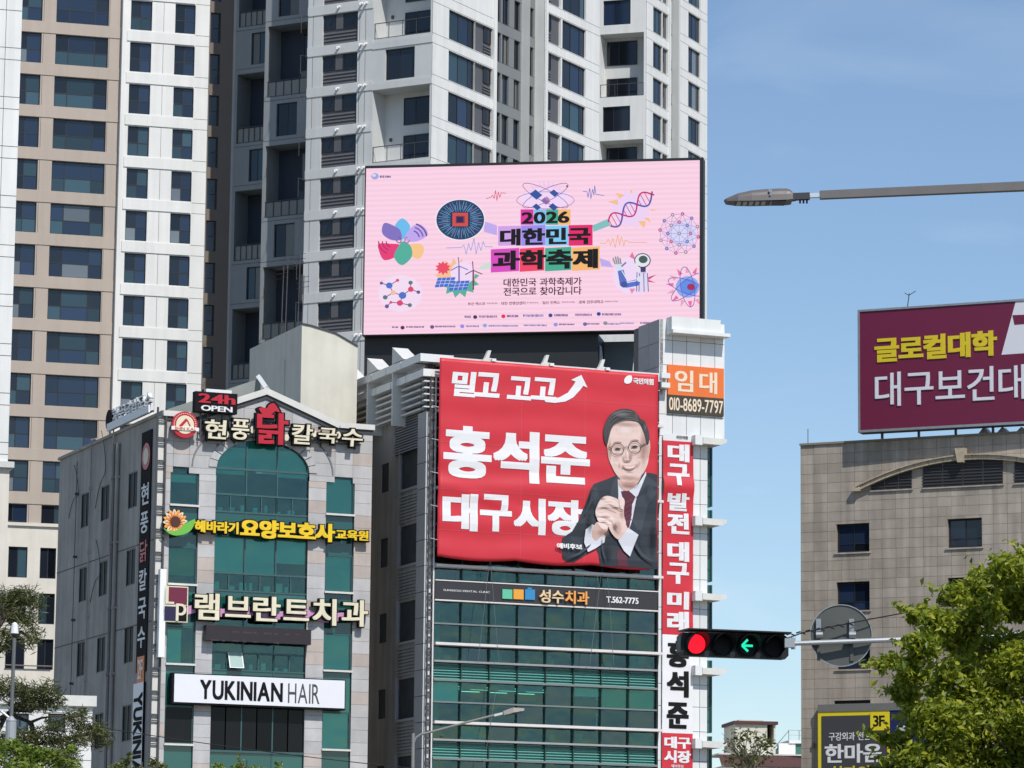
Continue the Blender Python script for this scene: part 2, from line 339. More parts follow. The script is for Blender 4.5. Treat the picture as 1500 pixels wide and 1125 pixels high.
# ================================================================ tower on the far left edge (white strip)
Fa = Face(33, 0, 214, 16)
tw = thing('apartment_tower', 'plain white tower whose jointed edge fills the far left side of the photo', 'apartment tower', Fa.P(-6, 0), yaw=Fa.yaw)
vb = Fa.V(14, 677); top = Fa.V(33, -80)
wall('wall', Fa, tw, -16, 0, vb, top, [], white_wall, back=10)
jn = MB(); y0, pp = 88.0, 72.3
for k in range(-2, 9):
    for dy in (-17.5, 0):
        v = Fa.V(25, y0 + k * pp + dy)
        if v > vb: jn.box(-16, .004, v - .02, v + .02, -.05, .006)
jn.box(-.95, -.92, vb, top, -.05, .006)
jn.put('wall_joint', joint_dark, tw, Fa)
MB().box(-16, .35, vb - .35, vb, -10.3, .3).put('ledge', palegrey_wall, tw, Fa)
wall('podium_wall', Fa, tw, -16, .12, 0, vb - .35, [], cream_wall, back=9.8)

# ================================================================ beige and white tower (left)
Fl = Face(178, 300, 262.6, 15.5)
lt = thing('apartment_tower', 'beige and white apartment tower at left with rows of blue windows', 'apartment tower', Fl.P(-2, 0), yaw=Fl.yaw)
vt = Fl.V(81.3, 49.9); ph = (vt - Fl.V(64, 612)) / 9; wh = ph * .712
TOPV = vt + ph * 1.9
uW0 = Fl.U(178, 60); ub0, ub1 = Fl.U(81.5, 60), Fl.U(158.6, 60); ua0, ua1 = Fl.U(24, 60), Fl.U(61, 60)
holes = []; BOT = vt - 11.42 * ph
for k in range(-1, 12):
    v = vt - k * ph
    holes += [(ub0, ub1, v - wh, v), (ua0, ua1, v - wh, v)]
wall('beige_wall', Fl, lt, Fl.U(-40, 60), uW0, BOT, TOPV, holes, beige_wall, back=12)
def gl3(i, j): return random.choice([g_blue, g_blue, g_blue, g_blue, g_curt, g_pale]) if i == 1 else (random.choice([g_curt, g_blue]) if j == 0 else random.choice([g_dark, g_dark, g_blue]))
def gl2(i, j): return random.choice([g_curt, g_dark, g_curt, g_pale]) if (i, j) == (0, 0) else (random.choice([g_blue, g_blue, g_curt]) if i else g_dark)
for k in range(-1, 12):
    v = vt - k * ph
    window(Fl, lt, ub0, ub1, v - wh, v, -.24, (.25, .75), (.46,), glass=gl3) if k < 11 else window(Fl, lt, ub0, ub1, v - wh, v, -.24, (.25, .75))
    window(Fl, lt, ua0, ua1, v - wh, v, -.24, (.45,), (.46,), glass=gl2)
for k in range(-1, 12):
    v = vt - k * ph; MB().box(Fl.U(-40, 60), uW0 - .02, v + .03, v + ph - wh - .03, -.05, .05).put('band', beige_wall, lt, Fl)
jn = MB()
for k in range(-1, 12):
    v = vt - k * ph
    for u in (ub1 + .05, ua1 + .1): jn.box(u, u + .03, v - wh, v, -.05, .006)
jn.put('wall_joint', joint_dark, lt, Fl)
# podium of the beige tower: pale stone below
pv = BOT
wr = [(Fl.U(12, 820), Fl.U(40, 820)), (Fl.U(58.5, 820), Fl.U(82, 820)), (Fl.U(112, 820), Fl.U(150, 820))]
hp = []
for yy in (801, 868, 935):
    for a, b in wr: hp.append((a, b, Fl.V(30, yy + 45), Fl.V(30, yy)))
wall('podium_wall', Fl, lt, Fl.U(-40, 60), uW0 + 4, 0, pv - .25, hp, cream_wall, back=12, d=.02)
for a, b, c, e in hp: window(Fl, lt, a, b, c, e, -.2, (.5,), glass=[g_dark, g_dark, g_curt])
MB().box(Fl.U(-40, 60), uW0 + 4, pv - .25, pv - .02, -1, .18).put('ledge', cream_wall, lt, Fl)
# white bay, 0.35 m proud
c0, c1 = Fl.U(190.8, 62, .35), Fl.U(222, 62, .35); e0, e1 = Fl.U(255.8, 68, .35), Fl.U(285.5, 68, .35); uE = Fl.U(305.5, 100, .35)
vw = Fl.V(190.8, 61.3, .35); hw = ph * .70
holes = [];
for k in range(-2, 11):
    v = vw - k * ph; holes += [(c0, c1, v - hw, v), (e0, e1, v - hw, v)]
wall('white_wall', Fl, lt, uW0, uE, 0, TOPV, holes, white_wall, d=.35, back=9)
bd = MB()
for k in range(-2, 11):
    v = vw - k * ph; window(Fl, lt, c0, c1, v - hw, v, .1, (.5,), (.45,), glass=gl2); window(Fl, lt, e0, e1, v - hw, v, .1, (.5,), (.45,), glass=gl2)
    MB().box(uW0 + .35, uE - 1.1, v + .08, v + ph - hw - .08, .3, .42).put('band', white_wall, lt, Fl)
bd.box(uW0 - .02, uW0 + .22, 0, TOPV, -.6, .5)
bd.put('edge_column', white_wall, lt, Fl)
jn = MB(); um = (c1 + e0) / 2
for k in range(-2, 11):
    v = vw - k * ph
    jn.box(um, um + .025, v - hw, v, .3, .356); jn.box(e1 + .02, uE + .004, v + .06, v + .09, .3, .356); jn.box(e1 + .02, uE + .004, v + ph - hw - .1, v + ph - hw - .07, .3, .356)
jn.put('wall_joint', joint_dark, lt, Fl)
# brown recessed strip and grey edge
uB = Fl.U(341, 100, -1); n0, n1 = Fl.U(309, 20, -1), Fl.U(324, 20, -1); vn = Fl.V(309, 18, -1); holes = [(n0, n1, vn - k * ph - ph * .73, vn - k * ph) for k in range(-1, 10)]
wall('brown_wall', Fl, lt, uE - .1, uB, 0, TOPV, holes, brown_wall, d=-1)
for a, b, c, e in holes: window(Fl, lt, a, b, c, e, -1.25, (), (.5,), glass=[g_dark])
MB().box(uB, uB + .75, 0, TOPV, -4, -.7).put('edge_column', palegrey_wall, lt, Fl)

# ================================================================ grey-white tower in the middle
Fm = Face(633, 100, 247, -29)
Fr_ = Fm.turn(0, 0, 60.5)
ta = thing('apartment_tower', 'pale grey apartment tower with deep loggias rising behind the pink screen', 'apartment tower', Fm.P(-4, 0), yaw=Fm.yaw)
pa = (Fm.V(473, 24) - Fm.V(468.5, 340.5)) / 5       # refined below
pa = 2.93
uL = Fm.U(449, 150)
vU = Fm.V(472, 23)                    # top of a louvre unit at its left end
TA = vU + 3 * pa; TT = TA + 46  # upper wall out of view, raised to throw shade on the left tower
X = lambda x, y=80: Fm.U(300 + x / 3.75, y)
ul0, ul1 = X(645), X(838); hu = pa * .745
ual, uar = X(925), X(1238)
NR = 10
rows = [vU - k * pa for k in range(-1, NR)]
band_h = pa * .255
holes = [(ul0, ul1, v - hu, v) for v in rows]
# loggia column: one flush window then a two-storey opening, repeating
flush_v = Fm.V(564, 73); fh = Fm.V(564, 73) - Fm.V(564, 118)
w0, w1 = X(990, 100), X(1152, 100)
logg = []; fl = []
for q in range(-1, 4):
    b = flush_v - q * 3 * pa; fl.append((w0, w1, b - fh, b)); logg.append((ual + .02, uar, b - fh - .35 - 2 * pa + .45 + .0, b - fh - .62))
logg = [(a, b, c, e) for a, b, c, e in logg]
wall('front_wall', Fm, ta, uL, -.02, 0, TT, holes + [(a, b, c, e, 1.7) for a, b, c, e in logg] + fl, palegrey_wall, back=14, sides='L')
for (a, b, c, e) in fl: window(Fm, ta, a, b, c, e, -.24, (.45,), glass=[g_dark])
for (a, b, c, e) in logg:
    MB().box(a, b, c, e, -1.75, -1.7).put('loggia_wall', palegrey_wall, ta, Fm)
    x0, x1 = a + (b - a) * .34, a + (b - a) * .86
    window(Fm, ta, x0, x1, e - .35 - pa * .66, e - .35, -1.69, (.4,), glass=[g_dark])
    window(Fm, ta, x0, x1, c + .1, c + pa * .72, -1.69, (.4,), glass=[g_dark])
    rail(Fm, ta, a + .03, b - .03, c, 1.15, -.08, n=4)
    MB().box(a + .45, a + .6, c + pa * .62, c + pa * .62 + .22, -1.7, -1.55).put('wall_lamp', charcoal, ta, Fm)
def louvre_unit(F, parent, a, b, v, h, lo=.48, flip=False, d=0):
    m = MB().box(a, b, v - h, v, d - .2, d - .17); w = b - a
    m.box(a + w * .36, a + w * .56, v - h * .5, v - .03, d - .17, d - .1)
    m.put('louvre_panel', louvre_grey, parent, F)
    window(F, parent, a + .04, a + w * .34, v - h * .48, v - .05, d - .16, (), glass=[g_dark])
    window(F, parent, a + w * .58, b - .04, v - h * .52, v - .03, d - .16, (), glass=[g_dark])
    slats(F, parent, a + .05, b - .05, v - h + .05, v - h * .53, 4, d - .15, louvre_grey, joined=False, name='slat')
for v in rows: louvre_unit(Fm, ta, ul0, ul1, v, hu)
jn = MB()
for v in rows + [rows[-1] - pa]:
    MB().box(uL + .003, ual - .052, v + .05, v + band_h - .04, -.05, .05).put('band', palegrey_wall, ta, Fm)
for q in range(-1, 4):
    b = flush_v - q * 3 * pa
    MB().box(ual - .05, -.003, b + .12, b + .62 , -.05, .05).put('band', palegrey_wall, ta, Fm); MB().box(ual - .05, -.003, b - fh - .60, b - fh - .12, -.05, .05).put('band', palegrey_wall, ta, Fm)
for v in rows:
    for x in (X(592), X(848), X(880)): jn.box(x, x + .03, v - hu, v + .04, -.02, .006)
jn.put('wall_joint', joint_dark, ta, Fm)
# vents and bent pipe brackets above each storey
for v in rows:
    for x, l in ((X(738), .3), (X(862), .34), (X(888), .34)):
        vm_ = MB(); c = v + band_h * .62; vm_.tube((x, -.04, c), (x, -.04 - l, c - .05), .09, 8); vm_.tube((x, -.04 - l, c - .03), (x, -.04 - l, c - .20), .07, 8); vm_.put('vent_pipe', white, ta, Fm)
for v in rows:
    br = MB(); x = uL + .25; c = v - .05
    br.path([(x - .2, -.05, c + .15), (x - .2, -.95, c + .05)], .02, 5); br.path([(x - .2, -.95, c + .05), (x - .2, -.95, c - 1.3)], .02, 5); br.put('cable_bracket', charcoal, ta, Fm)
# set-back parts left of the lit front (in its shade, deepened by darker wall colours)
def setback(F, d, x0, x1, phase, yref, base, wl, wr_, name):
    a, b = F.U(x0, 130, d), F.U(x1, 130, d)
    v0 = F.V(x0, yref, d); hs = []; ws = []; per = 3 * pa
    for q in range(-1, 4):
        t = v0 - q * per; hs.append((a + .22, b, t - per * .595, t, 1.8)); ws.append((a + (b - a) * wl, a + (b - a) * wr_, t + .62, t + .62 + pa * .82))
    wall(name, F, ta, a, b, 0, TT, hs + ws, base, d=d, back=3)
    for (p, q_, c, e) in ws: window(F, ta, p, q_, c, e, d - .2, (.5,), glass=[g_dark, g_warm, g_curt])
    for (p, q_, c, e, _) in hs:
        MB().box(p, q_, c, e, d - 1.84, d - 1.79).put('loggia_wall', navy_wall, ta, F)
        window(F, ta, p + (q_ - p) * .58, q_ - .25, e - pa * .82, e - .3, d - 1.78, (.5,), glass=[g_dark, g_warm])
        window(F, ta, p + (q_ - p) * .5, q_ - .25, c + .15, c + pa * .75, d - 1.78, (.5,), glass=[g_dark, g_warm])
        rail(F, ta, p + .02, q_ - .02, c, 1.2, d - .08, n=5); MB().box(p + .05, q_ - .05, c + .08, c + 1.1, d - .14, d - .12).put('balcony_panel', g_warm, ta, F)
    jm = MB()
    for q in range(-1, 12):
        z = v0 + .35 - q * pa
        for zz in (z, z - .0):
            if not any(h[2] - .1 < zz < h[3] + .1 for h in hs): jm.box(a, b, zz, zz + .03, d - .02, d + .008)
    jm.put('wall_joint', joint_dark, ta, F)
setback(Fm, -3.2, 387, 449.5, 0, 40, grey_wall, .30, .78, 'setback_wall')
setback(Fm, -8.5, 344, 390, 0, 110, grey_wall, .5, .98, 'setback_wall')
# right-hand flank, facing the sun
FR = Fr_
def flank(F, parent, x0, spec, yref, hfrac, bandf, wm_, top_, rowsn=7, vtop=None, p=None, base=None, d=0):
    """spec: list of (kind, x0, x1) columns in photo pixels measured at row yref"""
    p = p or pa; hs = []; rws = []
    for k in range(-1, rowsn): rws.append(vtop - k * p)
    for kind, a, b in spec:
        ua_, ub_ = F.U(a, yref, d), F.U(b, yref, d)
        for v in rws:
            if kind in 'wl': hs.append((ua_, ub_, v - p * hfrac, v))
            if kind == 'n': hs.append((ua_, ub_, v - p * hfrac - .1, v + .1))
    u0, u1 = F.U(x0[0], yref, d), F.U(x0[1], yref, d)
    wall('flank_wall', F, parent, u0, u1, 0, top_, hs, wm_, d=d, back=6, sides='')
    for kind, a, b in spec:
        ua_, ub_ = F.U(a, yref, d), F.U(b, yref, d)
        for v in rws:
            if kind == 'w': window(F, parent, ua_, ub_, v - p * hfrac, v, d - .22, (.42, .8), glass=lambda i, j: random.choice([g_blue, g_blue, g_curt, g_dark, g_pale]) if i else random.choice([g_curt, g_curt, g_dark]))
            if kind == 'n': window(F, parent, ua_, ub_, v - p * hfrac - .1, v + .1, d - .22, (.5,), glass=[g_dark, g_blue, g_warm])
            if kind == 'l':
                w = ub_ - ua_; MB().box(ua_, ub_, v - p * hfrac, v, d - .24, d - .2).put('louvre_panel', louvre_grey, parent, F)
                s = w * .55 if a < 760 and b < 760 else 0
                window(F, parent, ua_ + s + .05, ua_ + s + w * .42, v - p * hfrac * .55, v - .05, d - .19, (), glass=[g_dark])
                slats(F, parent, ua_ + s + .04, ua_ + s + w * .44, v - p * hfrac + .05, v - p * hfrac * .6, 4, d - .18, louvre_grey, joined=True)
    jm = MB()
    for v in rws:
        for z in (v + .05, v + p * (1 - hfrac) - .07): jm.box(u0, u1 - .003, z, z + .025, d - .02, d + .006)
    jm.put('wall_joint', joint_dark, parent, F)
vR = FR.V(657.3, 73.5)
flank(FR, ta, (633.3, 723), [('w', 657.3, 696), ('l', 696, 722)], 80, .72, .28, white_wall, TT, vtop=vR - .0, rowsn=6)
MB().box(FR.U(722, 80), FR.U(726.3, 80), 0, TT, -4, .12).put('edge_column', white_wall, ta, FR)
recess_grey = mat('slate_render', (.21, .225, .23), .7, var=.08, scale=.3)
vN = FR.V(737, 52, -.85)
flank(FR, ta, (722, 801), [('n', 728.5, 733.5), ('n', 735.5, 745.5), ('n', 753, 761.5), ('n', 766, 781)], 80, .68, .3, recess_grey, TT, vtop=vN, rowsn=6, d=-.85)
q3 = FR.U(798.5, 80, 0); q4 = FR.U(878.5, 80, 0)
vR3 = FR.V(824, 28.5)
flank(FR, ta, (798.5, 878.5), [('l', 801, 822), ('w', 824, 858.5)], 28, .74, .26, white_wall, TT, vtop=vR3, rowsn=6)
MB().box(q3 - .003, q3 + .25, 0, TT, -3, .1).put('edge_column', white_wall, ta, FR)
Fq = FR.turn(q3, 0, -29.5)
MB().box(-.84, -.005, 0, TT, -.5, -.02).put('return_wall', palegrey_wall, ta, Fq)

# ================================================================ further tower to the right
Fb = Face(947, 100, 306, -17)
tb = thing('apartment_tower', 'farther apartment tower whose white flank meets the blue sky above the screen', 'apartment tower', Fb.P(-3, 0), yaw=Fb.yaw)
pb = (Fb.V(882, 1) - Fb.V(881, 156.6)) / 3; TB = Fb.V(900, -120)
XB = lambda x, y=60: Fb.U(660 + x / 3.75, y)
f0 = Fb.V(660 + 835 / 3.75, 1.5); fh = pb * .70; fl = []; lo = []
for q in range(0, 3):
    b = f0 - q * 3 * pb; fl.append((XB(838), XB(988), b - fh, b)); lo.append((XB(822), XB(1062), b - fh - .5 - pb * 2 + .6 - .2, b - fh - .78, 1.6))
wall('front_wall', Fb, tb, Fb.U(872, 60), -.02, 0, TB, fl + lo, white_wall, back=10, sides='L')
for a, b, c, e in fl: window(Fb, tb, a, b, c, e, -.22, (.38,), glass=[g_dark, g_dark, g_blue])
for a, b, c, e, _ in lo:
    MB().box(a, b, c, e, -1.65, -1.6).put('loggia_wall', palegrey_wall, tb, Fb)
    window(Fb, tb, a + .2, a + (b - a) * .74, e - .3 - pb * .68, e - .3, -1.59, (.4,), glass=[g_dark])
    window(Fb, tb, a + .2, a + (b - a) * .74, c + .05, c + pb * .64, -1.59, (.35,), glass=[g_dark])
    rail(Fb, tb, a + .02, b - .02, c, 1.15, -.06, n=3)
FB = Fb.turn(0, 0, 65)
vB = FB.V(957, 9, 0)
flank(FB, tb, (947.2, 980), [('w', 957, 970.5), ('l', 971, 979)], 10, .72, .28, white_wall, TB, vtop=vB, rowsn=7, p=pb)
MB().box(FB.U(979.5, 10), FB.U(982, 10), 0, TB, -3, .1).put('edge_column', white_wall, tb, FB)
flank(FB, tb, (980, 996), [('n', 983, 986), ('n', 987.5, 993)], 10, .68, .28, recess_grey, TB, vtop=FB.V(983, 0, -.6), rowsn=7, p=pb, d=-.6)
MB().box(FB.U(994.2, 10), FB.U(994.2, 10) + .3, 0, TB, -.7, .02).put('edge_column', palegrey_wall, tb, FB)
flank(FB, tb, (994.5, 1036.3), [('w', 1008.5, 1026)], 16, .74, .28, white_wall, TB, vtop=FB.V(1008.5, 17, 0), rowsn=7, p=pb)
# ================================================================ stone-clad office block with the restaurant and dentist signs
Fy = Face(545, 700, 170.5, 22.5)
u_ = Fy.U(237.5, 740); Fs = Fy.turn(u_, 0, -67.5)          # left flank, running back to the left (u < 0)
yo = thing('office_building', 'grey stone office block with arched green glass front, left of the red banner', 'office building', Fy.P(u_ / 2, 0), yaw=Fy.yaw)
stone = mat('pale_stone', (.50, .49, .49), .6, var=.14, scale=1.2, rand=.10, streak=.10); stone_pink = mat('pinkish_stone', (.50, .43, .39), .6, var=.14, scale=1.2, rand=.08, streak=.10)
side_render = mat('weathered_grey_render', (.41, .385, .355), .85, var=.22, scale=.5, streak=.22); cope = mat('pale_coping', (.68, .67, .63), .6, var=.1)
roof_grey = mat('grey_green_roof_sheet', (.26, .28, .26), .6, var=.1, scale=.8)
y1 = lambda X, Y: (225 + X / 4.412, 550 + Y / 4.412)
y2 = lambda X, Y: (225 + X / 3.462, 800 + Y / 3.462)
def YU(x, y=746, d=0): return Fy.U(x, y, d)
cL0, cL1, cC0, cC1, cR0, cR1 = YU(248.8), YU(290.7), YU(315.7), YU(451.7), YU(477.7), YU(519)
UE = 0.0
# floor line: sill heights at the left window column
s0 = Fy.V(270, 740); fy = (s0 - Fy.V(266, 972.8)) / 2
sills = [s0 - k * fy for k in range(0, 5)]
wh_ = fy * .475
spr = Fy.V(384, 689); apex = Fy.V(384, 645); ru = (cC1 - cC0) / 2; cu = (cC0 + cC1) / 2; rv = apex - spr
topL = Fy.V(241, 606); gab = Fy.V(389.8, 579); gu = Fy.U(389.8, 579); gr = Fy.U(495, 624); gl_ = gu - (gr - gu) * 1.0; topR = Fy.V(545, 629)
topL = topR = (topL + topR) / 2
bottom_stone = sills[3] - 1.3
# structural wall behind the stone: pilasters and gable as solids
core = mat('mortar_backing', (.20, .20, .20), .9)
mb = MB()
for a, b in ((u_ + .0, cL0), (cL1, cC0), (cC1, cR0), (cR1, UE)): mb.box(a + .005, b, 0, spr - .35, -1.0, -.035)
mb.box(u_ + .005, cL0, spr - .35, topL - .1, -.5, -.035); mb.box(cR1, UE, spr - .35, topL - .1, -.5, -.035)
def ell(t, k=1.0, kv=None): return (cu + ru * k * math.cos(t), spr + (rv if kv is None else kv) * k * math.sin(t))
arc = [ell(math.pi * i / 24, 1.0) for i in range(25)]
# gable body above the arch, built as two halves so the face stays simple
def gable_top(u): return topL - .1 + max(0, (gab - topL) * (1 - abs(u - gu) / (gr - gu)))
for i in range(24):
    (x1, z1), (x0, z0) = arc[i], arc[i + 1]
    mb.prism([(x0, z0), (x1, z1), (x1, gable_top(x1)), (x0, gable_top(x0))], -.5, -.035)
for a, b in ((cL0, cC0), (cC1, cR1)):
    n = 6
    for i in range(n):
        x0 = a + (b - a) * i / n; x1 = a + (b - a) * (i + 1) / n; lo = Fy.V(270, 684.5) if a == cL0 else Fy.V(498, 699.5)
        mb.prism([(x0, lo), (x1, lo), (x1, gable_top(x1)), (x0, gable_top(x0))], -.5, -.036)
mb.put('wall_core', core, yo, Fy, 'stuff')
# stone tiles
th_ = fy / 6.2; rects = []
def tile_rows(a, b, zlo, zhi, z0, n=1, clipf=None):
    k0 = math.floor((zlo - z0) / th_); z = z0 + k0 * th_
    while z < zhi:
        for i in range(n):
            x0, x1 = a + (b - a) * i / n + .006, a + (b - a) * (i + 1) / n - .006; q0, q1 = max(z, zlo) + .006, min(z + th_, zhi) - .006
            if q1 - q0 > .05:
                pl = [(x0, q0), (x1, q0), (x1, q1), (x0, q1)]
                if clipf: pl = clipf(pl)
                if pl and len(pl) > 2: rects.append(pl)
        z += th_
zb = sills[3] - 1.6
for a, b in ((u_, cL0), (cL1, cC0), (cC1, cR0), (cR1, UE)): tile_rows(a, b, zb, spr - .35, s0)
def clipg(pl):
    pl = clip(pl, (gr, topL - .02), (gu, gab)); pl = clip(pl, (gu, gab), (gl_, topL - .02)) if pl else pl
    return pl
lowL, lowR = Fy.V(270, 684.5), Fy.V(498, 699.5)
def keep(pl):
    """drop the part of a tile that lies in the arch opening"""
    c = (sum(p[0] for p in pl) / len(pl), sum(p[1] for p in pl) / len(pl))
    return ((c[0] - cu) / (ru * 1.06)) ** 2 + (max(0, c[1] - spr) / (rv * 1.10)) ** 2 > 1 or c[1] < spr - .3
n_before = len(rects)
zt = topL - .12
edges = [u_, cL0, cL1, cC0, cC0 + ru * .38, cu - .02, cu + ru * .62, cC1, cR0, cR1, UE]
edges = [u_, cL0 + .1, cL1 - .5, cC0 - .02, cC0 + 1.0, cu, cC1 - 1.0, cC1 + .02, cR0 + .4, cR1 - .1, UE]
for i in range(len(edges) - 1):
    lo = spr - .35
    tile_rows(edges[i], edges[i + 1], lo, zt, s0)
tile_rows(cL0, cL1, lowL, spr - .35, s0); 
if lowR < spr - .35: tile_rows(cR0, cR1, lowR, spr - .35, s0)
edg = [gl_ - .3, gl_ + 1.2, gl_ + 2.5, gu, gu + 1.3, gu + 2.6, gr + .3]
for i in range(6): tile_rows(edg[i], edg[i + 1], zt, gab, s0, 1, clipg)
rects = [p for i, p in enumerate(rects) if i < n_before or keep(p)]
rects = [p for p in rects if not any((a < (min(q[0] for q in p) + max(q[0] for q in p)) / 2 < b and (min(q[1] for q in p) + max(q[1] for q in p)) / 2 < l) for a, b, l in ((cL0, cL1, lowL), (cR0, cR1, lowR)))]
tiles(Fy, yo, rects, [stone, stone, stone, stone_pink], .035, 'stone_tile', 300, d=-.035)
# arch surround and gable coping
for i in range(14):
    a0, a1 = math.pi * i / 14 + .012, math.pi * (i + 1) / 14 - .012
    kf = lambda a: 1.0; inner = [ell(a0 + (a1 - a0) * t / 3, 1.0) for t in range(4)]; outer = [(cu + ru * 1.17 * math.cos(a0 + (a1 - a0) * t / 3), spr + rv * 1.30 * math.sin(a0 + (a1 - a0) * t / 3)) for t in range(3, -1, -1)]
    MB().prism(inner + outer, -.3, .05).put('arch_stone', stone, yo, Fy)
mb = MB(); o2 = [(cu + ru * 1.52 * math.cos(t), spr + rv * 1.62 * math.sin(t)) for t in [math.pi * (.0 + 1.0 * i / 24) for i in range(25)]]
for a, b in zip(o2[:-1], o2[1:]):
    if (a[1] < topL + .2): mb.prism(strokepoly(a, b, .07), -.02, .035)
mb.put('arch_moulding', core, yo, Fy)
mb = MB()
mb.prism([(gu, gab + .02), (gu, gab + .32), (gl_ - .1, topL + .18), (gl_, topL - .1)], -.5, .16); mb.prism([(gu + .003, gab + .02), (gr, topL - .1), (gr + .1, topL + .18), (gu + .003, gab + .32)], -.5, .16)
mb.box(u_ - .08, gl_ - .05, topL - .08, topL + .17, -.5, .155); mb.box(gr + .06, UE + .05, topL - .08, topL + .17, -.5, .155)
mb.put('coping', cope, yo, Fy)
MB().box(u_, gl_ , topL - .26, topL - .09, -.1, .07).prism([(gl_, topL - .28), (gu, gab - .18), (gu, gab), (gl_, topL - .1)], -.1, .07).prism([(gu + .002, gab - .18), (gr, topL - .28), (gr, topL - .1), (gu + .002, gab)], -.1, .07).box(gr, UE, topL - .26, topL - .09, -.1, .069).put('painted_cornice_shade', charcoal, yo, Fy)  # charcoal strip paints the shade line under the coping
# glass of the centre bay
gd = -.16
def glass_pane(F, a, b, c, e, m, d=gd, parent=None):
    return MB().box(a, b, c, e, d, d + .02).put('pane', m, parent or yo, F)
mull = mat('green_grey_mullion', (.06, .13, .13), .4, .3)
third = (cC1 - cC0) / 3
for i in range(3):      # arched head
    a, b = cC0 + third * i, cC0 + third * (i + 1)
    pts = [(a + .02, spr), (b - .02, spr)] + [p for p in arc if a + .02 < p[0] < b - .02]
    def ev(x): return spr + rv * math.sqrt(max(0, 1 - ((x - cu) / ru) ** 2))
    pts += [(b - .02, ev(b - .02)), (a + .02, ev(a + .02))]; pts = sorted(set(pts[2:]), key=lambda p: -p[0]); pts = [(a + .02, spr), (b - .02, spr)] + [p for p in pts if p[1] > spr + .02]
    MB().prism(pts, gd, gd + .02).put('arched_pane', green_glass, yo, Fy)
levels = [spr]
mb = MB(); mb.box(cC0, cC1, spr - .05, spr + .05, gd - .04, gd + .06)
opens = []; sash_glass = mat('sash_glass_painted_glint', (.34, .47, .43), .2)  # pale opaque colour paints in the light on the tilted pane
for k, s in enumerate(sills):
    if k == 3: dark = True
    t = s + .22 * 1; zt0 = s + 0.0
    cs = [Fy.V(384, y) for y in (727, 752)]
for k in range(5):
    base = Fy.V(384, 752) - k * fy; hi = base + .80
    top_ = (spr if k == 0 else Fy.V(384, 752) - (k - 1) * fy)
    sp_h = 1.15
    if k > 0: top_g = top_ - sp_h
    else: top_g = top_
    isdark = (k == 3)
    gm = green_glass if not isdark else green_glass_dark
    for i in range(3):
        a, b = cC0 + third * i, cC0 + third * (i + 1)
        if not isdark: glass_pane(Fy, a + .02, b - .02, hi + .03, top_g - .02, gm)
        if k > 0: glass_pane(Fy, a + .02, b - .02, top_g + .02, top_ - .03, spandrel)
    if isdark:
        n = 6
        for i in range(n): glass_pane(Fy, cC0 + (cC1 - cC0) * i / n + .03, cC0 + (cC1 - cC0) * (i + 1) / n - .03, base + .0, top_g - .02, g_shop)
        mb.box(cC0, cC1, base - .12, base - .02, gd - .03, gd + .12)
    else:
        for i in range(6):
            a, b = cC0 + (cC1 - cC0) * i / 6, cC0 + (cC1 - cC0) * (i + 1) / 6
            if (k, i) in ((2, 1),):
                q = MB(); q.box(0, b - a - .06, -.02, .0, 0, .03).box(0, b - a - .06, -.80, -.77, 0, .03).box(0, .04, -.77, -.02, 0, .03).box(b - a - .1, b - a - .06, -.77, -.02, 0, .03); me = q.mesh('open_sash', white)
                M = Fy.mat() @ Matrix.Translation((a + .03, -(gd + .04), hi)) @ Matrix.Rotation(R(-24 if k == 2 else -7), 4, 'X'); o = place('open_sash', me, yo, M)
                me = MB().box(.04, b - a - .1, -.77, -.02, .01, .02).mesh('pane', sash_glass); place('pane', me, o, M)
            else: glass_pane(Fy, a + .05, b - .05, base + .05, hi - .05, green_glass)
            mb.box(a - .03, a + .03, base, hi, gd - .02, gd + .05)
        mb.box(cC0, cC1, base - .04, base + .04, gd - .04, gd + .06); mb.box(cC0, cC1, hi - .04, hi + .04, gd - .04, gd + .07)
    if k > 0: mb.box(cC0, cC1, top_g - .03, top_g + .03, gd - .04, gd + .05)
for i in (1, 2): mb.box(cC0 + third * i - .03, cC0 + third * i + .03, sills[3] - 3.5, ell(math.acos((third * i - ru) / ru))[1], gd - .04, gd + .05)
mb.put('mullion_grid', mull, yo, Fy)
glass_pane(Fy, cC0, cC1, 0, Fy.V(384, 752) - 4 * fy - .1, spandrel)
# interiors: floors, back wall, blinds
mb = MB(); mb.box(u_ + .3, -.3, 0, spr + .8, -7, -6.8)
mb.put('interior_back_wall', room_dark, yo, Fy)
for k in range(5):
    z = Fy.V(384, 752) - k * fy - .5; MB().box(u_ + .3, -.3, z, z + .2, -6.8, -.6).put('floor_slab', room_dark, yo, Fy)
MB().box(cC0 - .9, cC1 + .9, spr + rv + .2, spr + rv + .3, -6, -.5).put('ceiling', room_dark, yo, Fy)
def blind(a, b, c, e, d=gd - .06, m=None, F=None, parent=None): return MB().box(a, b, c, e, d - .01, d).put('blind', m or blind_white, parent or yo, F or Fy)
hi0 = Fy.V(384, 752) + .8
for i, dz in ((0, .9), (1, .55), (2, .95)): blind(cC0 + third * i + .06, cC0 + third * (i + 1) - .06, spr - .25 if i != 1 else spr + .05, spr + rv * (.72, .98, .72)[i], d=gd - .06)
for i, (f0_, f1_) in enumerate(((0, 1), (0, 1), (.35, 1))):
    k = 1; b_ = Fy.V(384, 752) - k * fy + .8; t_ = Fy.V(384, 752) - 1.15; blind(cC0 + third * i + .05, cC0 + third * (i + 1) - .05, b_ + (t_ - b_) * f0_, t_, d=gd - .06)
b_ = Fy.V(384, 752) - 2 * fy + .8
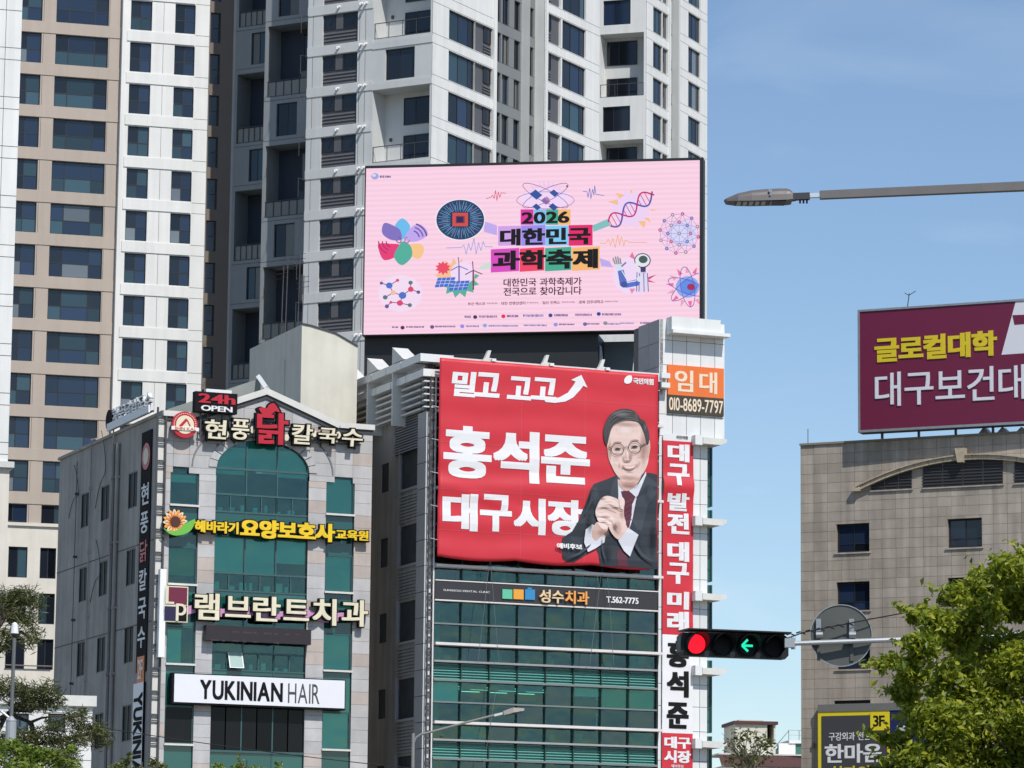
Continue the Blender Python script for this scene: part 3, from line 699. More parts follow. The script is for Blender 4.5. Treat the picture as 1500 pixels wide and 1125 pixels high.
# small things on the sills inside
mb = MB()
for k in range(3):
    for i in range(7):
        x = cC0 + .3 + i * .58 + random.uniform(-.1, .1); z = Fy.V(384, 752) - k * fy + .04; h = random.uniform(.15, .5); mb.box(x, x + random.uniform(.12, .35), z, z + h, -.95, -.75)
mb.put('shelf_clutter', blind_white, yo, Fy, 'stuff')
# side windows of the front
green_film = mat('frosted_film_on_glass', (.18, .22, .09), .5, rand=.1)
for col, (a, b) in enumerate(((cL0, cL1), (cR0, cR1))):
    base_ = s0 if col == 0 else Fy.V(498, 752.8); base_ = s0
    for k in range(5):
        s = s0 - k * fy; t = s + wh_
        dark = (col == 0 and k == 3)
        window(Fy, yo, a, b, s + .03, t, gd, (), glass=[g_shop if dark else green_glass], fm=mull, fw=.05)
        MB().box(a - .02, b + .02, s - .06, s + .03, gd - .05, .10).put('window_sill', cope, yo, Fy)
        MB().box(a, b, s - fy + wh_ + .01, s - .07, gd, gd + .03).put('spandrel_panel', spandrel, yo, Fy)
        if not dark:
            if (col, k) == (0, 0): blind(a + .1, b - .1, s + wh_ * .62, s + wh_ * .82)
            elif (col, k) == (0, 1): blind(a + .1, b - .1, s + wh_ * .25, t - .05, m=green_film)
            elif (col, k) == (0, 2): blind(a + .1, a + .75, s + .05, t - .15)
            elif col == 1: blind(a + .08, b - .08, s + .06, t - .05)
# left flank wall
side_pane = mat('dulled_dark_pane', (.018, .024, .026), .5, spec=.12, rand=.4)  # dark, rough and barely glossy so the panes mirror little sky
Ls = Fs.U(88, 680); tS = topL + .05
hs = []
for x0, x1, yy, hh in ((188, 201, 694, 53), (148, 160, 713.5, 53), (119, 131, 724.5, 53)):
    a, b = Fs.U(x0, yy + 20), Fs.U(x1, yy + 20); t = Fs.V(x0, yy)
    for k in range(5): hs.append((a, b, t - k * fy - 1.72, t - k * fy))
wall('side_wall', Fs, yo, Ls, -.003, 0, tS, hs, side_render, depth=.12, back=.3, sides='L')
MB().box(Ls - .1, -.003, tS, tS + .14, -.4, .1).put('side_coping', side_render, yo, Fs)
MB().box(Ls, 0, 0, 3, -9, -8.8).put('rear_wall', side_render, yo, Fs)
for a, b, c, e in hs: window(Fs, yo, a, b, c, e, -.09, (.5,), glass=[side_pane], fw=.06)
for x, w_, c_ in ((175, .17, side_render), (171.5, .10, charcoal), (168, .07, side_render), (136, .07, side_render), (116, .03, charcoal)):
    a = Fs.U(x, 700); zt_ = tS + (.25 if x in (136, 168) else -.5)
    q = MB().tube((a, -.12, 3), (a, -.12, zt_), w_ / 2 * 1.2, 8)
    if x == 136: q.tube((a, -.12, zt_), (a + .8, -.10, zt_ - .05), .05)
    for z in np.arange(6, zt_, 3.1): q.box(a - w_ * .9, a + w_ * .9, float(z), float(z) + .12, .0, .2)
    q.put('downpipe', c_, yo, Fs)
jm = MB()
for z in (s0 - .45 * fy - .4 + .5, s0 - 1.45 * fy): jm.box(Ls, -.01, z, z + .05, -.02, .012)
jm.put('wall_joint', joint_dark, yo, Fs)
q = MB()
for (x, ya, sag) in ((150, 640, 9), (110, 690, 6), (142, 800, 7)):
    a = Fs.U(x, ya); z = Fs.V(x, ya); q.path([(a + .9 * math.sin(t * .5), -.06, z - t * .28 * sag / 6 + .3 * math.cos(t)) for t in range(9)], .018, 4)
q.put('loose_cable', charcoal, yo, Fs)
# grey roof behind the gable with its white rib, and the rear body
rd = -1.2
pa_, pb_ = Fy.uv(241, 601, rd), Fy.uv(379, 553, rd)
MB().prism([(pa_[0], topL - 1), (pb_[0] + 2.2, topL - 1), (pb_[0] + .15, pb_[1]), pa_], rd - 2.5, rd).put('roof', roof_grey, yo, Fy)
a = Fy.uv(379, 552, rd); b = (gu, gab + .3)
q = MB(); q.tube((a[0], -rd, a[1]), (b[0], -.1, b[1]), .14, 4); q.put('roof_rib', white, yo, Fy)
MB().box(u_ + .4, -.35, topL - .5, topL - .3, -8.6, -.5).put('roof_deck', roof_grey, yo, Fy)
MB().box(-.3, -.01, 0, topL + .05, -9, -.5).put('right_side_wall', side_render, yo, Fy)
# cream stair house on the roof
sd_ = -4.2
Fh = Fy.turn(Fy.U(440, 600, sd_), sd_, 22.5)
sh_w = Fh.U(523, 560); zt1 = Fh.V(440, 475); zt2 = Fh.V(523, 508); Fh2 = Fh.turn(0, 0, -67.5); lw = Fh2.U(365, 560)
stair_cream = mat('cream_stair_house_render', (.66, .63, .54), .8, var=.12, scale=.5, streak=.08)  # one cream base colour for every side of the stair house
arcp = [(0, zt1), (sh_w * .15, zt1 - .05), (sh_w * .35, zt1 - .1 - (zt1 - zt2) * .08), (sh_w * .6, zt1 - (zt1 - zt2) * .38), (sh_w * .82, zt1 - (zt1 - zt2) * .72), (sh_w, zt2)]
MB().prism([(0, topL - .6), (sh_w, topL - .6)] + arcp[::-1], -abs(lw), 0).put('stair_house', stair_cream, yo, Fh)
q = MB()
for a, b in zip(arcp[:-1], arcp[1:]): q.prism([a, b, (b[0], b[1] + .07), (a[0], a[1] + .07)], -.3, .06)
q.put('stair_house_coping', charcoal, yo, Fh)
da, db = Fh2.U(409, 560, 0), Fh2.U(417, 560, 0); MB().box(da, db, Fh2.V(413, 586), Fh2.V(413, 529), 0, .05).put('stair_house_door', stair_cream, yo, Fh2)
# antenna cluster on the stair house
an = thing('antenna', 'thin television aerials on the roof of the cream stair house', 'antenna', Fh2.P(Fh2.U(415, 480), Fh2.V(415, 490), -.5)); q = MB()
for x, yt in ((412, 392), (418, 378), (436, 372), (442, 405)):
    u0 = Fh2.U(x, 480, -1); zb_ = Fh2.V(x, 497, -1); zt_ = Fh2.V(x, yt, -1); q.tube((u0, 1, zb_), (u0 + .2, 1, zt_), .025, 5)
    for k in range(3): z = zt_ - .1 - k * .25; q.tube((u0 - .3, .8, z), (u0 + .4, 1.2, z + .04), .012, 4)
q.tube((Fh2.U(408, 480, -1), 1, Fh2.V(408, 497, -1)), (Fh2.U(414, 480, -1), 1, Fh2.V(414, 470, -1)), .03, 5)
q.put('mast', charcoal, an, Fh2)

# ---------------------------------------------------------------- signs on this block
red = mat('red_sign_paint', (.50, .012, .03), .4, var=.05); cream = mat('cream_sign_face', (.80, .73, .54), .5, var=.10, scale=1.5, streak=.08); yellow = mat('yellow_sign_face', (.88, .59, .012), .45, var=.08, scale=1.5, streak=.06); sign_black = mat('sign_black', (.010, .010, .012), .8, spec=.15)
orange = mat('orange_print', (.80, .20, .03), .5); leaf_green = mat('green_sign_face', (.16, .48, .06), .4); white_lit = mat('white_sign_face', (.80, .80, .84), .4, var=.02)
def yrect(x0, y0, x1, y1_, d, z=y1): a = Fy.uv(*z(x0, y0), d); b = Fy.uv(*z(x1, y1_), d); return a[0], a[1], b[0], b[1]
def sign_root(name, label, cat, x, y, d=0, F=None, group=None): F = F or Fy; u, v = F.uv(x, y, d); return thing(name, label, cat, F.P(u, v, d), group, yaw=F.yaw)
# 24h OPEN box
t = sign_root('box_sign', 'black box sign reading 24h OPEN standing on the roof edge', 'sign', 316, 605, .3)
a, b, c, e = yrect(270, 100, 540, 250, .6); MB().box(a, c, e, b, .2, .6).put('sign_box', sign_black, t, Fy)
MB().box(a + .55, c - .25, b + .003, b + .16, .2, .5).put('lamp_cover', white, t, Fy)
text(Fy, t, '24h', (0, 0, 0, 0), .601, .03, red, .035, uvrect=yrect(288, 113, 527, 192, .6))
text(Fy, t, 'OPEN', (0, 0, 0, 0), .601, .03, white, .03, uvrect=yrect(306, 190, 508, 241, .6))
for x in (300, 345, 440, 490):
    x0 = Fy.U(*y1(x, 320), .35); MB().box(x0, x0 + .06, Fy.V(*y1(x, 400), .35), e, .25, .33).put('leg', charcoal, t, Fy)
MB().box(a + .3, c - .2, Fy.V(*y1(400, 385), .3), Fy.V(*y1(400, 375), .3), .2, .25).put('cross_bar', charcoal, t, Fy)
# round emblem
D = .45
t = sign_root('round_sign', 'round red and cream emblem sign with white ribbon at the upper left corner', 'sign', 271, 622, D)
cx_, cz_ = Fy.uv(*y1(203, 318), D); rr = (Fy.U(*y1(285, 318), D) - Fy.U(*y1(120, 318), D)) / 2
MB().prism(circle(cx_, cz_, rr, 40), D - .2, D).put('disc', red, t, Fy)
MB().prism(circle(cx_, cz_, rr * .70, 32), D, D + .02).put('inner_disc', cream, t, Fy)
MB().prism(strokepoly((cx_ - rr * .42, cz_ - rr * .2), (cx_ + rr * .12, cz_ + rr * .42), rr * .2), D + .02, D + .035).prism(strokepoly((cx_ + rr * .14, cz_ + rr * .38), (cx_ + rr * .4, cz_ - rr * .1), rr * .09), D + .021, D + .034).put('emblem', red, t, Fy)
x0, z0, x1, z1 = yrect(114, 327, 290, 362, D); MB().box(x0, x1, z1, z0, D - .02, D + .06).put('ribbon', white, t, Fy)
text(Fy, t, 'SHIN KAL', (0, 0, 0, 0), D + .06, .012, orange, .012, uvrect=yrect(135, 331, 272, 358, D))
q = MB()
for k in range(22):
    t_ = R(-20 + k * 10.0) if k < 22 else 0; q.prism(circle(cx_ + rr * .85 * math.cos(t_), cz_ + rr * .85 * math.sin(t_), rr * .045, 5), D, D + .012)
q.put('ring_lettering', cream, t, Fy, 'stuff')
# restaurant channel letters
t = sign_root('channel_letter_sign', 'restaurant sign of cream brush letters with one tall red letter over the arch', 'sign', 390, 640, .5)
for ch, bx, mm, dz, bo in (('현', (325, 280, 465, 415), cream, .45, .022), ('풍', (500, 278, 612, 420), cream, .45, .022), ('닭', (668, 232, 868, 455), red, .62, .03), ('칼', (890, 310, 1022, 450), cream, .45, .022), ('국', (1062, 335, 1180, 443), cream, .45, .022), ('수', (1215, 340, 1347, 465), cream, .45, .022)):
    r_ = yrect(*bx, dz); text(Fy, t, ch, None, dz - .02, .05, mm, bo, uvrect=r_, name='letter', shear=.06 if mm is cream else .0)
    g_ = .085; text(Fy, t, ch, None, dz - .22, .2, sign_black, bo + .045, uvrect=(r_[0] - g_, r_[1] + g_, r_[2] + g_, r_[3] - g_), name='letter_backing', shear=.06 if mm is cream else 0)
hp_ = [Fy.uv(*y1(x, y), .62) for x, y in ((680, 215), (700, 205), (730, 212), (745, 190), (775, 180), (800, 210), (812, 238), (785, 232), (770, 245), (735, 262), (705, 250), (690, 235))]
MB().prism(spline(hp_, 4), .6, .66).put('rooster_crest', red, t, Fy); cxx = sum(p[0] for p in hp_) / 12; czz = sum(p[1] for p in hp_) / 12
MB().prism(spline([(cxx + (p[0] - cxx) * 1.25, czz + (p[1] - czz) * 1.35) for p in hp_], 4), .4, .6).put('rooster_crest_backing', sign_black, t, Fy)
q = MB(); 
for y_ in (345, 400): 
    A_ = Fy.uv(*y1(330, y_ - 15), .2); B_ = Fy.uv(*y1(1340, y_ + 40), .2); q.box(A_[0], B_[0], (A_[1] + B_[1]) / 2 - .03, (A_[1] + B_[1]) / 2 + .03, .12, .2)
for x in (340, 520, 700, 900, 1080, 1300): u0 = Fy.U(*y1(x, 400), .1); z0 = Fy.V(*y1(x, 385 + (x - 330) * .05), .1); q.box(u0, u0 + .05, z0 - .3, z0 + .5, 0, .12)
q.put('support_rail', charcoal, t, Fy)
# brown and cream small flourishes between the letters
q = MB()
for x, y in ((430, 385), (470, 380), (640, 350), (760, 330), (770, 395), (860, 400), (1040, 375), (1195, 385)): u0, z0 = Fy.uv(*y1(x, y), .4); q.prism(circle(u0, z0, .12, 8, .17), .34, .4)
q.put('ornament', cream, t, Fy)
# sunflower and care-centre letters
t = sign_root('sunflower_sign', 'orange sunflower sign with green leaf at the left end of the yellow letters', 'sign', 258, 765, .3)
cx_, cz_ = Fy.uv(*y1(140, 945), .4); rr = Fy.U(*y1(215, 945), .4) - cx_
MB().prism(circle(cx_, cz_, rr * 1.0, 24), .2, .36).put('backing', sign_black, t, Fy)
petal_m = mat('amber_petals', (.88, .42, .08), .4)
for k in range(16):
    an_ = k * 2 * math.pi / 16 + .1; p0 = (cx_ + rr * 1.05 * math.cos(an_), cz_ + rr * 1.05 * math.sin(an_)); q0 = an_ + .19; q1 = an_ - .19; MB().prism(spline([p0, (cx_ + rr * .8 * math.cos(q0), cz_ + rr * .8 * math.sin(q0)), (cx_ + rr * .4 * math.cos(an_), cz_ + rr * .4 * math.sin(an_)), (cx_ + rr * .8 * math.cos(q1), cz_ + rr * .8 * math.sin(q1))], 4), .36 + .004 * (k % 2), .40).put('petal', petal_m if k % 2 else cream, t, Fy)
    MB().prism(strokepoly((cx_ + rr * .42 * math.cos(an_), cz_ + rr * .42 * math.sin(an_)), (cx_ + rr * .85 * math.cos(an_), cz_ + rr * .85 * math.sin(an_)), rr * .1), .405, .415).put('petal_stripe', orange, t, Fy)
MB().prism(circle(cx_, cz_, rr * .43, 20), .41, .44).put('flower_centre', mat('brown_flower_centre', (.07, .02, .01), .6), t, Fy)
lf = spline([Fy.uv(*y1(x, y), .4) for x, y in ((62, 985), (100, 1005), (150, 1000), (200, 960), (262, 930), (262, 960), (235, 1005), (190, 1028), (140, 1035), (95, 1020))], 5)
MB().prism(lf, .42, .46).put('leaf', leaf_green, t, Fy)
t = sign_root('channel_letter_sign', 'bright yellow channel letters on black backing between the arch and the cream dentist letters', 'sign', 400, 780, .3)
for body, bx, bo in (('해바라기', (266, 932, 548, 1028), .05), ('요양보호사', (560, 922, 1172, 1082), .055), ('교육원', (1176, 992, 1388, 1072), .045)):
    r_ = yrect(*bx, .4); text(Fy, t, body, None, .36, .05, yellow, bo, each=True, uvrect=r_, name='letter'); g_ = .07
    text(Fy, t, body, None, .2, .15, sign_black, bo + .05, each=True, uvrect=(r_[0] - g_, r_[1] + g_, r_[2] + g_, r_[3] - g_), name='letter_backing')
# dentist letters
t = sign_root('channel_letter_sign', 'cream dentist letters over a pink ribbon with a square purple logo at left', 'sign', 400, 895, .3)
for ch, bx in (('램', (210, 234, 332, 378)), ('브', (365, 250, 492, 365)), ('란', (505, 250, 642, 386)), ('트', (660, 266, 787, 382)), ('치', (808, 262, 926, 406)), ('과', (955, 268, 1086, 412))):
    r_ = yrect(*bx, .4, y2); text(Fy, t, ch, None, .36, .05, cream, .028, uvrect=r_, name='letter'); g_ = .06
    text(Fy, t, ch, None, .16, .19, sign_black, .07, uvrect=(r_[0] - g_, r_[1] + g_, r_[2] + g_, r_[3] - g_), name='letter_backing')
pink = mat('pink_ribbon', (.62, .30, .52), .5); wv = [(170, 305), (260, 290), (350, 318), (450, 300), (560, 325), (680, 330), (760, 318), (870, 345), (940, 338), (1000, 335)]
low = [(x, y + 42) for x, y in wv]; pts = [Fy.uv(*y2(x, y), .15) for x, y in spline(wv, 4, False) + spline(low, 4, False)[::-1]]
MB().prism(pts, .1, .15).put('ribbon', pink, t, Fy)
maroon = mat('maroon_logo', (.16, .015, .045), .4); indigo = mat('indigo_logo', (.02, .015, .06), .4)
x0, z0, x1, z1 = yrect(53, 200, 172, 388, .5, y2); MB().box(x0, x1, z1, z0, .1, .5).put('logo_board', cream, t, Fy)
w_, h_ = x1 - x0, z0 - z1; MB().box(x0 + w_ * .2, x1 - .05, z1 + h_ * .5, z0 - .05, .5, .52).put('logo_square', maroon, t, Fy)
MB().box(x0 + .05, x0 + w_ * .55, z1 + .05, z1 + h_ * .43, .5, .52).put('logo_square', indigo, t, Fy); MB().box(x0 + w_ * .6, x1 - .05, z1 + .05, z1 + h_ * .47, .5, .515).put('logo_square', sign_black, t, Fy)
text(Fy, t, 'L', None, .52, .02, cream, .0, uvrect=(x0 + .08, z0 - .1, x0 + w_ * .42, z1 + h_ * .5), name='logo_letter'); text(Fy, t, 'p', None, .52, .02, cream, .01, uvrect=(x0 + w_ * .5, z1 + h_ * .52, x1 - .08, z1 + .05), name='logo_letter')
# dark board under the dentist letters
t = sign_root('fascia_board', 'dark maroon-black board with faint lettering just under the cream dentist letters', 'sign', 378, 930, .2)
x0, z0, x1, z1 = yrect(270, 398, 800, 500, .55, y2); MB().box(x0, x1, z1, z0, .05, .5).put('board', mat('dark_board', (.022, .016, .02), .5), t, Fy)
faint = mat('faint_print', (.065, .045, .05), .7); q = MB()
for k in range(9):
    for j in (0, 1):
        if random.random() < .8: u0 = x0 + .25 + k * (x1 - x0 - .5) / 9; zz = z0 - .18 - j * .42 - .05; [q.box(u0 + n_ * .075, u0 + n_ * .075 + .05, zz - random.uniform(.05, .09), zz, .5, .504) for n_ in range(random.randint(2, 6))]
q.put('faint_lettering', faint, t, Fy, 'stuff')
# hair salon sign
t = sign_root('box_sign', 'long white box sign reading YUKINIAN HAIR in a black frame', 'sign', 378, 1012, .3)
x0, z0, x1, z1 = yrect(97, 640, 974, 826, .5, y2); zz0 = Fy.V(*y2(97, 640), .5); zz1 = Fy.V(*y2(97, 798), .5)
MB().box(x0, x1, zz1, zz0, .0, .44).put('sign_box', sign_black, t, Fy); MB().box(x0 + .1, x1 - .05, zz1 + .08, zz0 - .05, .44, .47).put('sign_face', white_lit, t, Fy)
H_ = zz0 - zz1
text(Fy, t, 'YUKINIAN', None, .471, .01, sign_black, .030, uvrect=(Fy.U(*y2(235, 730), .47), zz0 - H_ * .185, Fy.U(*y2(655, 730), .47), zz1 + H_ * .17), gap=.05)
text(Fy, t, 'HAIR', None, .471, .01, mat('charcoal_print', (.06, .06, .065), .5), .0, uvrect=(Fy.U(*y2(682, 730), .47), zz0 - H_ * .19, Fy.U(*y2(842, 730), .47), zz1 + H_ * .17), gap=.03)
# blade signs on the left flank
t = sign_root('blade_sign', 'tall dark vertical sign with white restaurant letters on the left flank', 'sign', 210, 800, 0, Fs)
a, b = Fs.U(208, 700), Fs.U(222.5, 700); z1 = Fs.V(216, 632); z0 = z1 - Fs.V(216, 632) + Fs.V(206, 985)
MB().box(a, b, z0, z1, .02, .06).put('sign_box', sign_black, t, Fs)
w_ = b - a; cu_, cv_ = (a + b) / 2, z1 - w_ * .75
MB().prism(circle(cu_, cv_, w_ * .40, 24), .06, .075).put('emblem_disc', red, t, Fs); MB().prism(circle(cu_, cv_, w_ * .25, 20), .075, .085).put('emblem_centre', cream, t, Fs)
lh = (z1 - z0) * .112; zz = z1 - w_ * 1.55
for ch, mm in (('현', white), ('풍', white), ('닭', red), ('칼', white), ('국', white), ('수', white)):
    text(Fs, t, ch, None, .061, .015, mm, .02, uvrect=(a + w_ * .12, zz, b - w_ * .12, zz - lh * .8), name='letter'); zz -= lh * 1.06
MB().box(a + w_ * .15, b - w_ * .15, zz - w_ * .85, zz - .05, .061, .075).put('floor_badge', orange, t, Fs); text(Fs, t, '2F', None, .075, .012, white, .02, uvrect=(a + w_ * .25, zz - .18, b - w_ * .25, zz - w_ * .7))
t = sign_root('blade_sign', 'white vertical sign with YUKINIAN written downwards on the left flank', 'sign', 204, 1060, 0, Fs)
a, b = Fs.U(197, 1060), Fs.U(212, 1060); z1 = Fs.V(204, 1001); z0 = Fs.V(204, 1160)
MB().box(a, b, z0, z1, .02, .10).put('sign_box', white_lit, t, Fs); MB().box(b, b + .06, z0, z1, .02, .11).put('sign_edge', sign_black, t, Fs)
text(Fs, t, 'YUKINIAN', None, .101, .012, sign_black, .04, uvrect=(a + .12, z1 - .45, b - .10, z0 + .1), rot=1, gap=.04)
# rails at the corner with light boxes between
t = sign_root('sign_ladder', 'dark ladder-like steel frame running down the corner of the stone block', 'steel frame', 231, 800, 0)
q = MB(); ua, ub = u_ - .38, u_ + .02; zA, zB = 2, topL + .3
for x in (ua, ub): MB().box(x, x + .08, zA, zB, .05, .14).put('rail', charcoal, t, Fy)
for z in np.arange(zB - .4, zB - 20, -1.05):
    MB().box(ua + .08, ub, float(z), float(z) + .07, .06, .13).put('rung', charcoal, t, Fy); MB().box(ua + .08, ub, float(z) - .25, float(z) - .2, .06, .13).put('rung', charcoal, t, Fy)
MB().box(ua + .09, ub - .01, zA, zB - .5, -.08, 0.0).put('backing_strip', cope, t, Fy)
t = sign_root('light_box', 'narrow blank white light box fixed upright on the front left corner', 'light box', 236, 900, .2)
a = Fy.U(231.5, 900, .3); b = Fy.U(240.5, 900, .3); MB().box(a, b, Fy.V(235, 963, .3), Fy.V(236, 834, .3), .18, .5).put('box', mat('bright_white_panel', (.86, .86, .86), .4), t, Fy)
bright_w = mat('lifted_white_letters', (.88, .88, .88), .5)  # white lifted to make up for the shade the letters stand in
# letters along the edge of the flank roof, seen end-on
t = sign_root('roof_letter_sign', 'white channel letters standing in a row along the flank roof edge', 'sign', 195, 600, 0, Fs)
a, b = Fs.U(165, 610, .1), Fs.U(226, 600, .1); q = MB(); q.box(a, b, tS + .25, tS + .31, .1, .2)
MB().box(a, b, tS + .2, tS + .55, .3, .38).put('white_board', white, t, Fs); q.put('support_rail', charcoal, t, Fs)
text(Fs, t, '현풍닭칼국수', None, .1, .14, bright_w, .02, each=True, uvrect=(a + .2, tS + 1.25, b - .1, tS + .42), name='letter')
MB().prism(circle(a, tS + .75, .5, 20), .1, .3).put('end_disc', sign_black, t, Fs)
# ================================================================ green glass office building with the red banner
Fg = Face(621, 880, 168.6, 22.5); Fgs = Fg.turn(0, 0, -67.5)
go = thing('office_building', 'office building with green ribbon glazing and white tiled corner tower, under the pink screen', 'office building', Fg.P(5, 0), yaw=Fg.yaw)
g5 = lambda X, Y: (540 + X / 2.778, 820 + Y / 2.778)
white_tile = mat('white_metal_panel', (.74, .75, .74), .35, var=.04, scale=.8, rand=.06, streak=.05); grey_tile = mat('grey_side_panel', (.33, .33, .34), .5, var=.08, rand=.08)
dull_rail = mat('dull_aluminium', (.20, .23, .225), .45, .2); rail_white = mat('white_rail_paint', (.74, .70, .68), .45, var=.08, scale=2); mull_g = mat('green_mullion', (.035, .075, .07), .4, .3)
GV = lambda y: Fg.V(800, y)
def gv(Y): return Fg.V(*g5(700, Y))
gx0, gx1 = Fg.U(*g5(264, 345)), Fg.U(*g5(1170, 380))
gx1 = Fg.U(962.5, 950)
can = [gv(48), gv(366), gv(678)]; fg = (can[0] - can[2]) / 2
n8 = 8; px = (gx1 - gx0) / n8 * 1.0
topG = Fg.V(645, 522)
# body: dark rooms behind the glass, flank and rear
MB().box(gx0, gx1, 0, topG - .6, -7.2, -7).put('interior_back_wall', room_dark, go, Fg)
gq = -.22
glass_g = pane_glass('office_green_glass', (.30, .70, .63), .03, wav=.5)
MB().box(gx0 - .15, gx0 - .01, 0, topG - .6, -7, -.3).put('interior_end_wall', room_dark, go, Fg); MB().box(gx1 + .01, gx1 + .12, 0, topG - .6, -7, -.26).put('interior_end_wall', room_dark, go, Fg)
offs = dict(canopy=0.0)
def lev(k): return can[0] - k * fg
clutter = MB(); lights = MB()
for k in range(-3, 4):
    z = lev(k)
    if z > topG - 1.2: continue
    vis = k >= 0
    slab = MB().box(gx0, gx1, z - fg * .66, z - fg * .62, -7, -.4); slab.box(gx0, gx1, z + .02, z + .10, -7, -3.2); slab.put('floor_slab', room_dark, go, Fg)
    # canopy rail, louvre band, thin rails
    MB().box(gx0 - .05, gx1 + .12, z - .06, z + .06, gq, .42).put('canopy_rail', rail_white, go, Fg)
    z_s = z - fg * .215            # bottom of the small lights below the canopy = top of louvres
    z_l = z - fg * .455            # bottom of the louvres
    z_b = z - fg * .735            # transom over the opening lights of the storey below
    z_n = z - fg
    wins = [(z_s, z - .09), (z_b + .03, z_l - .06), (z_n + .10, z_b - .03)]
    if k == 0: wins = [(z - fg * .16, z - .09), (z_b + .03, z - fg * .43), (z_n + .10, z_b - .03)]
    MB().box(gx0, gx1, z_b - .035, z_b + .035, gq - .02, .03).put('transom', dull_rail, go, Fg)
    if k != 0:
        MB().box(gx0, gx1, z_l - .055, z_l + .045, gq, .12).put('sill_rail', dull_rail, go, Fg); MB().box(gx0, gx1, z_s - .05, z_s + .04, gq, .10).put('sill_rail', grey_tile, go, Fg)
    for i in range(n8):
        a, b = gx0 + px * i, gx0 + px * (i + 1)
        for j, (c, e) in enumerate(wins):
            MB().box(a + .025, b - .025, c + .01, e - .01, gq, gq + .02).put('pane', green_glass if (k == 1 and j == 1 and i in (0, 5, 6, 7)) else (glass_g if (i * 7 + j * 3 + k * 5) % 4 else green_glass_dark), go, Fg)
        MB().box(a - .022, a + .022, z_n, z, gq - .02, -.05).put('mullion', mull_g, go, Fg)
        if k != 0 and k >= 0:
            MB().box(a + .04, b - .04, z_l + .05, z_s - .05, gq - .06, gq - .03).put('louvre_back', spandrel, go, Fg)
            slats(Fg, go, a + .045, b - .045, z_l + .06, z_s - .06, 6, gq + .0, mat('teal_slat', (.13, .42, .37), .35) if 'teal_slat' not in bpy.data.materials else bpy.data.materials['teal_slat'], dep=.11, name='louvre_slat', frac=.50)
        if vis:
            if k == 0 and True:
                if i not in (3, 4, 5): blind(a + .06, b - .06, wins[1][0] + .05, wins[1][1], d=gq - .25, F=Fg, parent=go, m=bpy.data.materials.get('dim_blind') or mat('dim_blind', (.20, .22, .20), .8, rand=.2))
            if k == 1:
                if i in (0, 5): blind(a + .04, b - .04, wins[1][0] + (.0 if i == 0 else .5), wins[1][1], d=gq - .05, F=Fg, parent=go)
                elif i in (6, 7): blind(a + .04, b - .04, wins[1][0], wins[1][1], d=gq - .05, F=Fg, parent=go, m=bpy.data.materials.get('olive_blind') or mat('olive_blind', (.62, .66, .42), .8))
                else: blind(a + .04, b - .04, wins[1][1] - .3, wins[1][1], d=gq - .1, F=Fg, parent=go)
            if k == 2 and i in (1, 7): blind(a + .04, b - .04, wins[0][0], wins[0][1], d=gq - .1, F=Fg, parent=go)
            for _ in range(3):
                u0 = random.uniform(a + .1, b - .5); h = random.uniform(.2, .75); c = wins[0][0]
                clutter.box(u0, u0 + random.uniform(.12, .5), c, c + h, -1.2, -1.0)
for i in (1, 2, 3, 4):
    for r_ in range(3):
        u0 = gx0 + px * i + .2; z = lev(1) - fg * .50 ; MB().box(u0, u0 + .95, z, z + .02, -1.6 - r_ * 1.3, -1.5 - r_ * 1.3).put('ceiling_light', bpy.data.materials.get('tube_light') or mat('tube_light', (1, .97, .9), emit=2.5), go, Fg)
clutter.put('desk_clutter', blind_white, go, Fg, 'stuff')
MB().box(gx0 - .05, gx1 + .1, lev(0) + .1, topG, -.6, -.25).put('upper_wall', charcoal, go, Fg)
# left corner column: white front strip, grey flank tiles
q = []
zz = 8.0; ht = fg / 3.0; z0g = can[0]
k0 = int((z0g - 10) / ht)
wl_ = .22
for k in range(-8, 9):
    z = z0g - k * ht
    if z + ht > topG - 1.4: continue
    MB().box(.01, .30, z + .015, z + ht - .015, -.3, .0).put('corner_panel', white_tile, go, Fg)
    a = Fgs.U(608.5, 880); MB().box(a, -.01, z + .015, z + ht - .015, -.3, .0).put('side_panel', grey_tile, go, Fgs)
MB().box(0, .3, 0, z0g - 8 * ht, -.3, -.01).box(.02, .28, 0, topG - .3, -.28, -.02).put('corner_core', charcoal, go, Fg)
# flank: louvred spandrels and windows
fa, fb = Fgs.U(575, 880), Fgs.U(608.5, 880); ft = Fgs.V(576, 775.5, -.3); wh2 = Fgs.V(576, 775.5, -.3) - Fgs.V(576, 833, -.3)
fs = []
for k in range(-1, 4): fs.append((fa + .15, fb, ft - k * fg - wh2, ft - k * fg))
fl2 = Fgs.U(535, 880)
lw0, lw1 = Fgs.U(547, 880), Fgs.U(558, 880)
sm = [(lw0, lw1, ft - k * fg - wh2 * .9, ft - k * fg - .3) for k in range(-1, 4)]
wall('side_wall', Fgs, go, fl2 - 5, fb, 0, topG - 1.2, fs + sm, side_render, d=-.3, depth=.3)
for a, b, c, e in fs:
    window(Fgs, go, a, b, c, e, -.55, (.3, .62), (.28,), fm=mat('grey_frame', (.2, .2, .2)) if 'grey_frame' not in bpy.data.materials else bpy.data.materials['grey_frame'], glass=[g_dark, spandrel, g_dark])
    MB().box(a - .12, a, c - .05, e + .12, -.6, -.18).box(a, b, c - .12, c, -.6, -.2).put('window_surround', grey_tile, go, Fgs)
    slats(Fgs, go, fa + .1, fb, c - fg + wh2 + .15, c - .2, 9, -.29, side_render, dep=.08, name='louvre_slat', frac=.8)
for a, b, c, e in sm: window(Fgs, go, a, b, c, e, -.5, (.5,), glass=[g_dark])
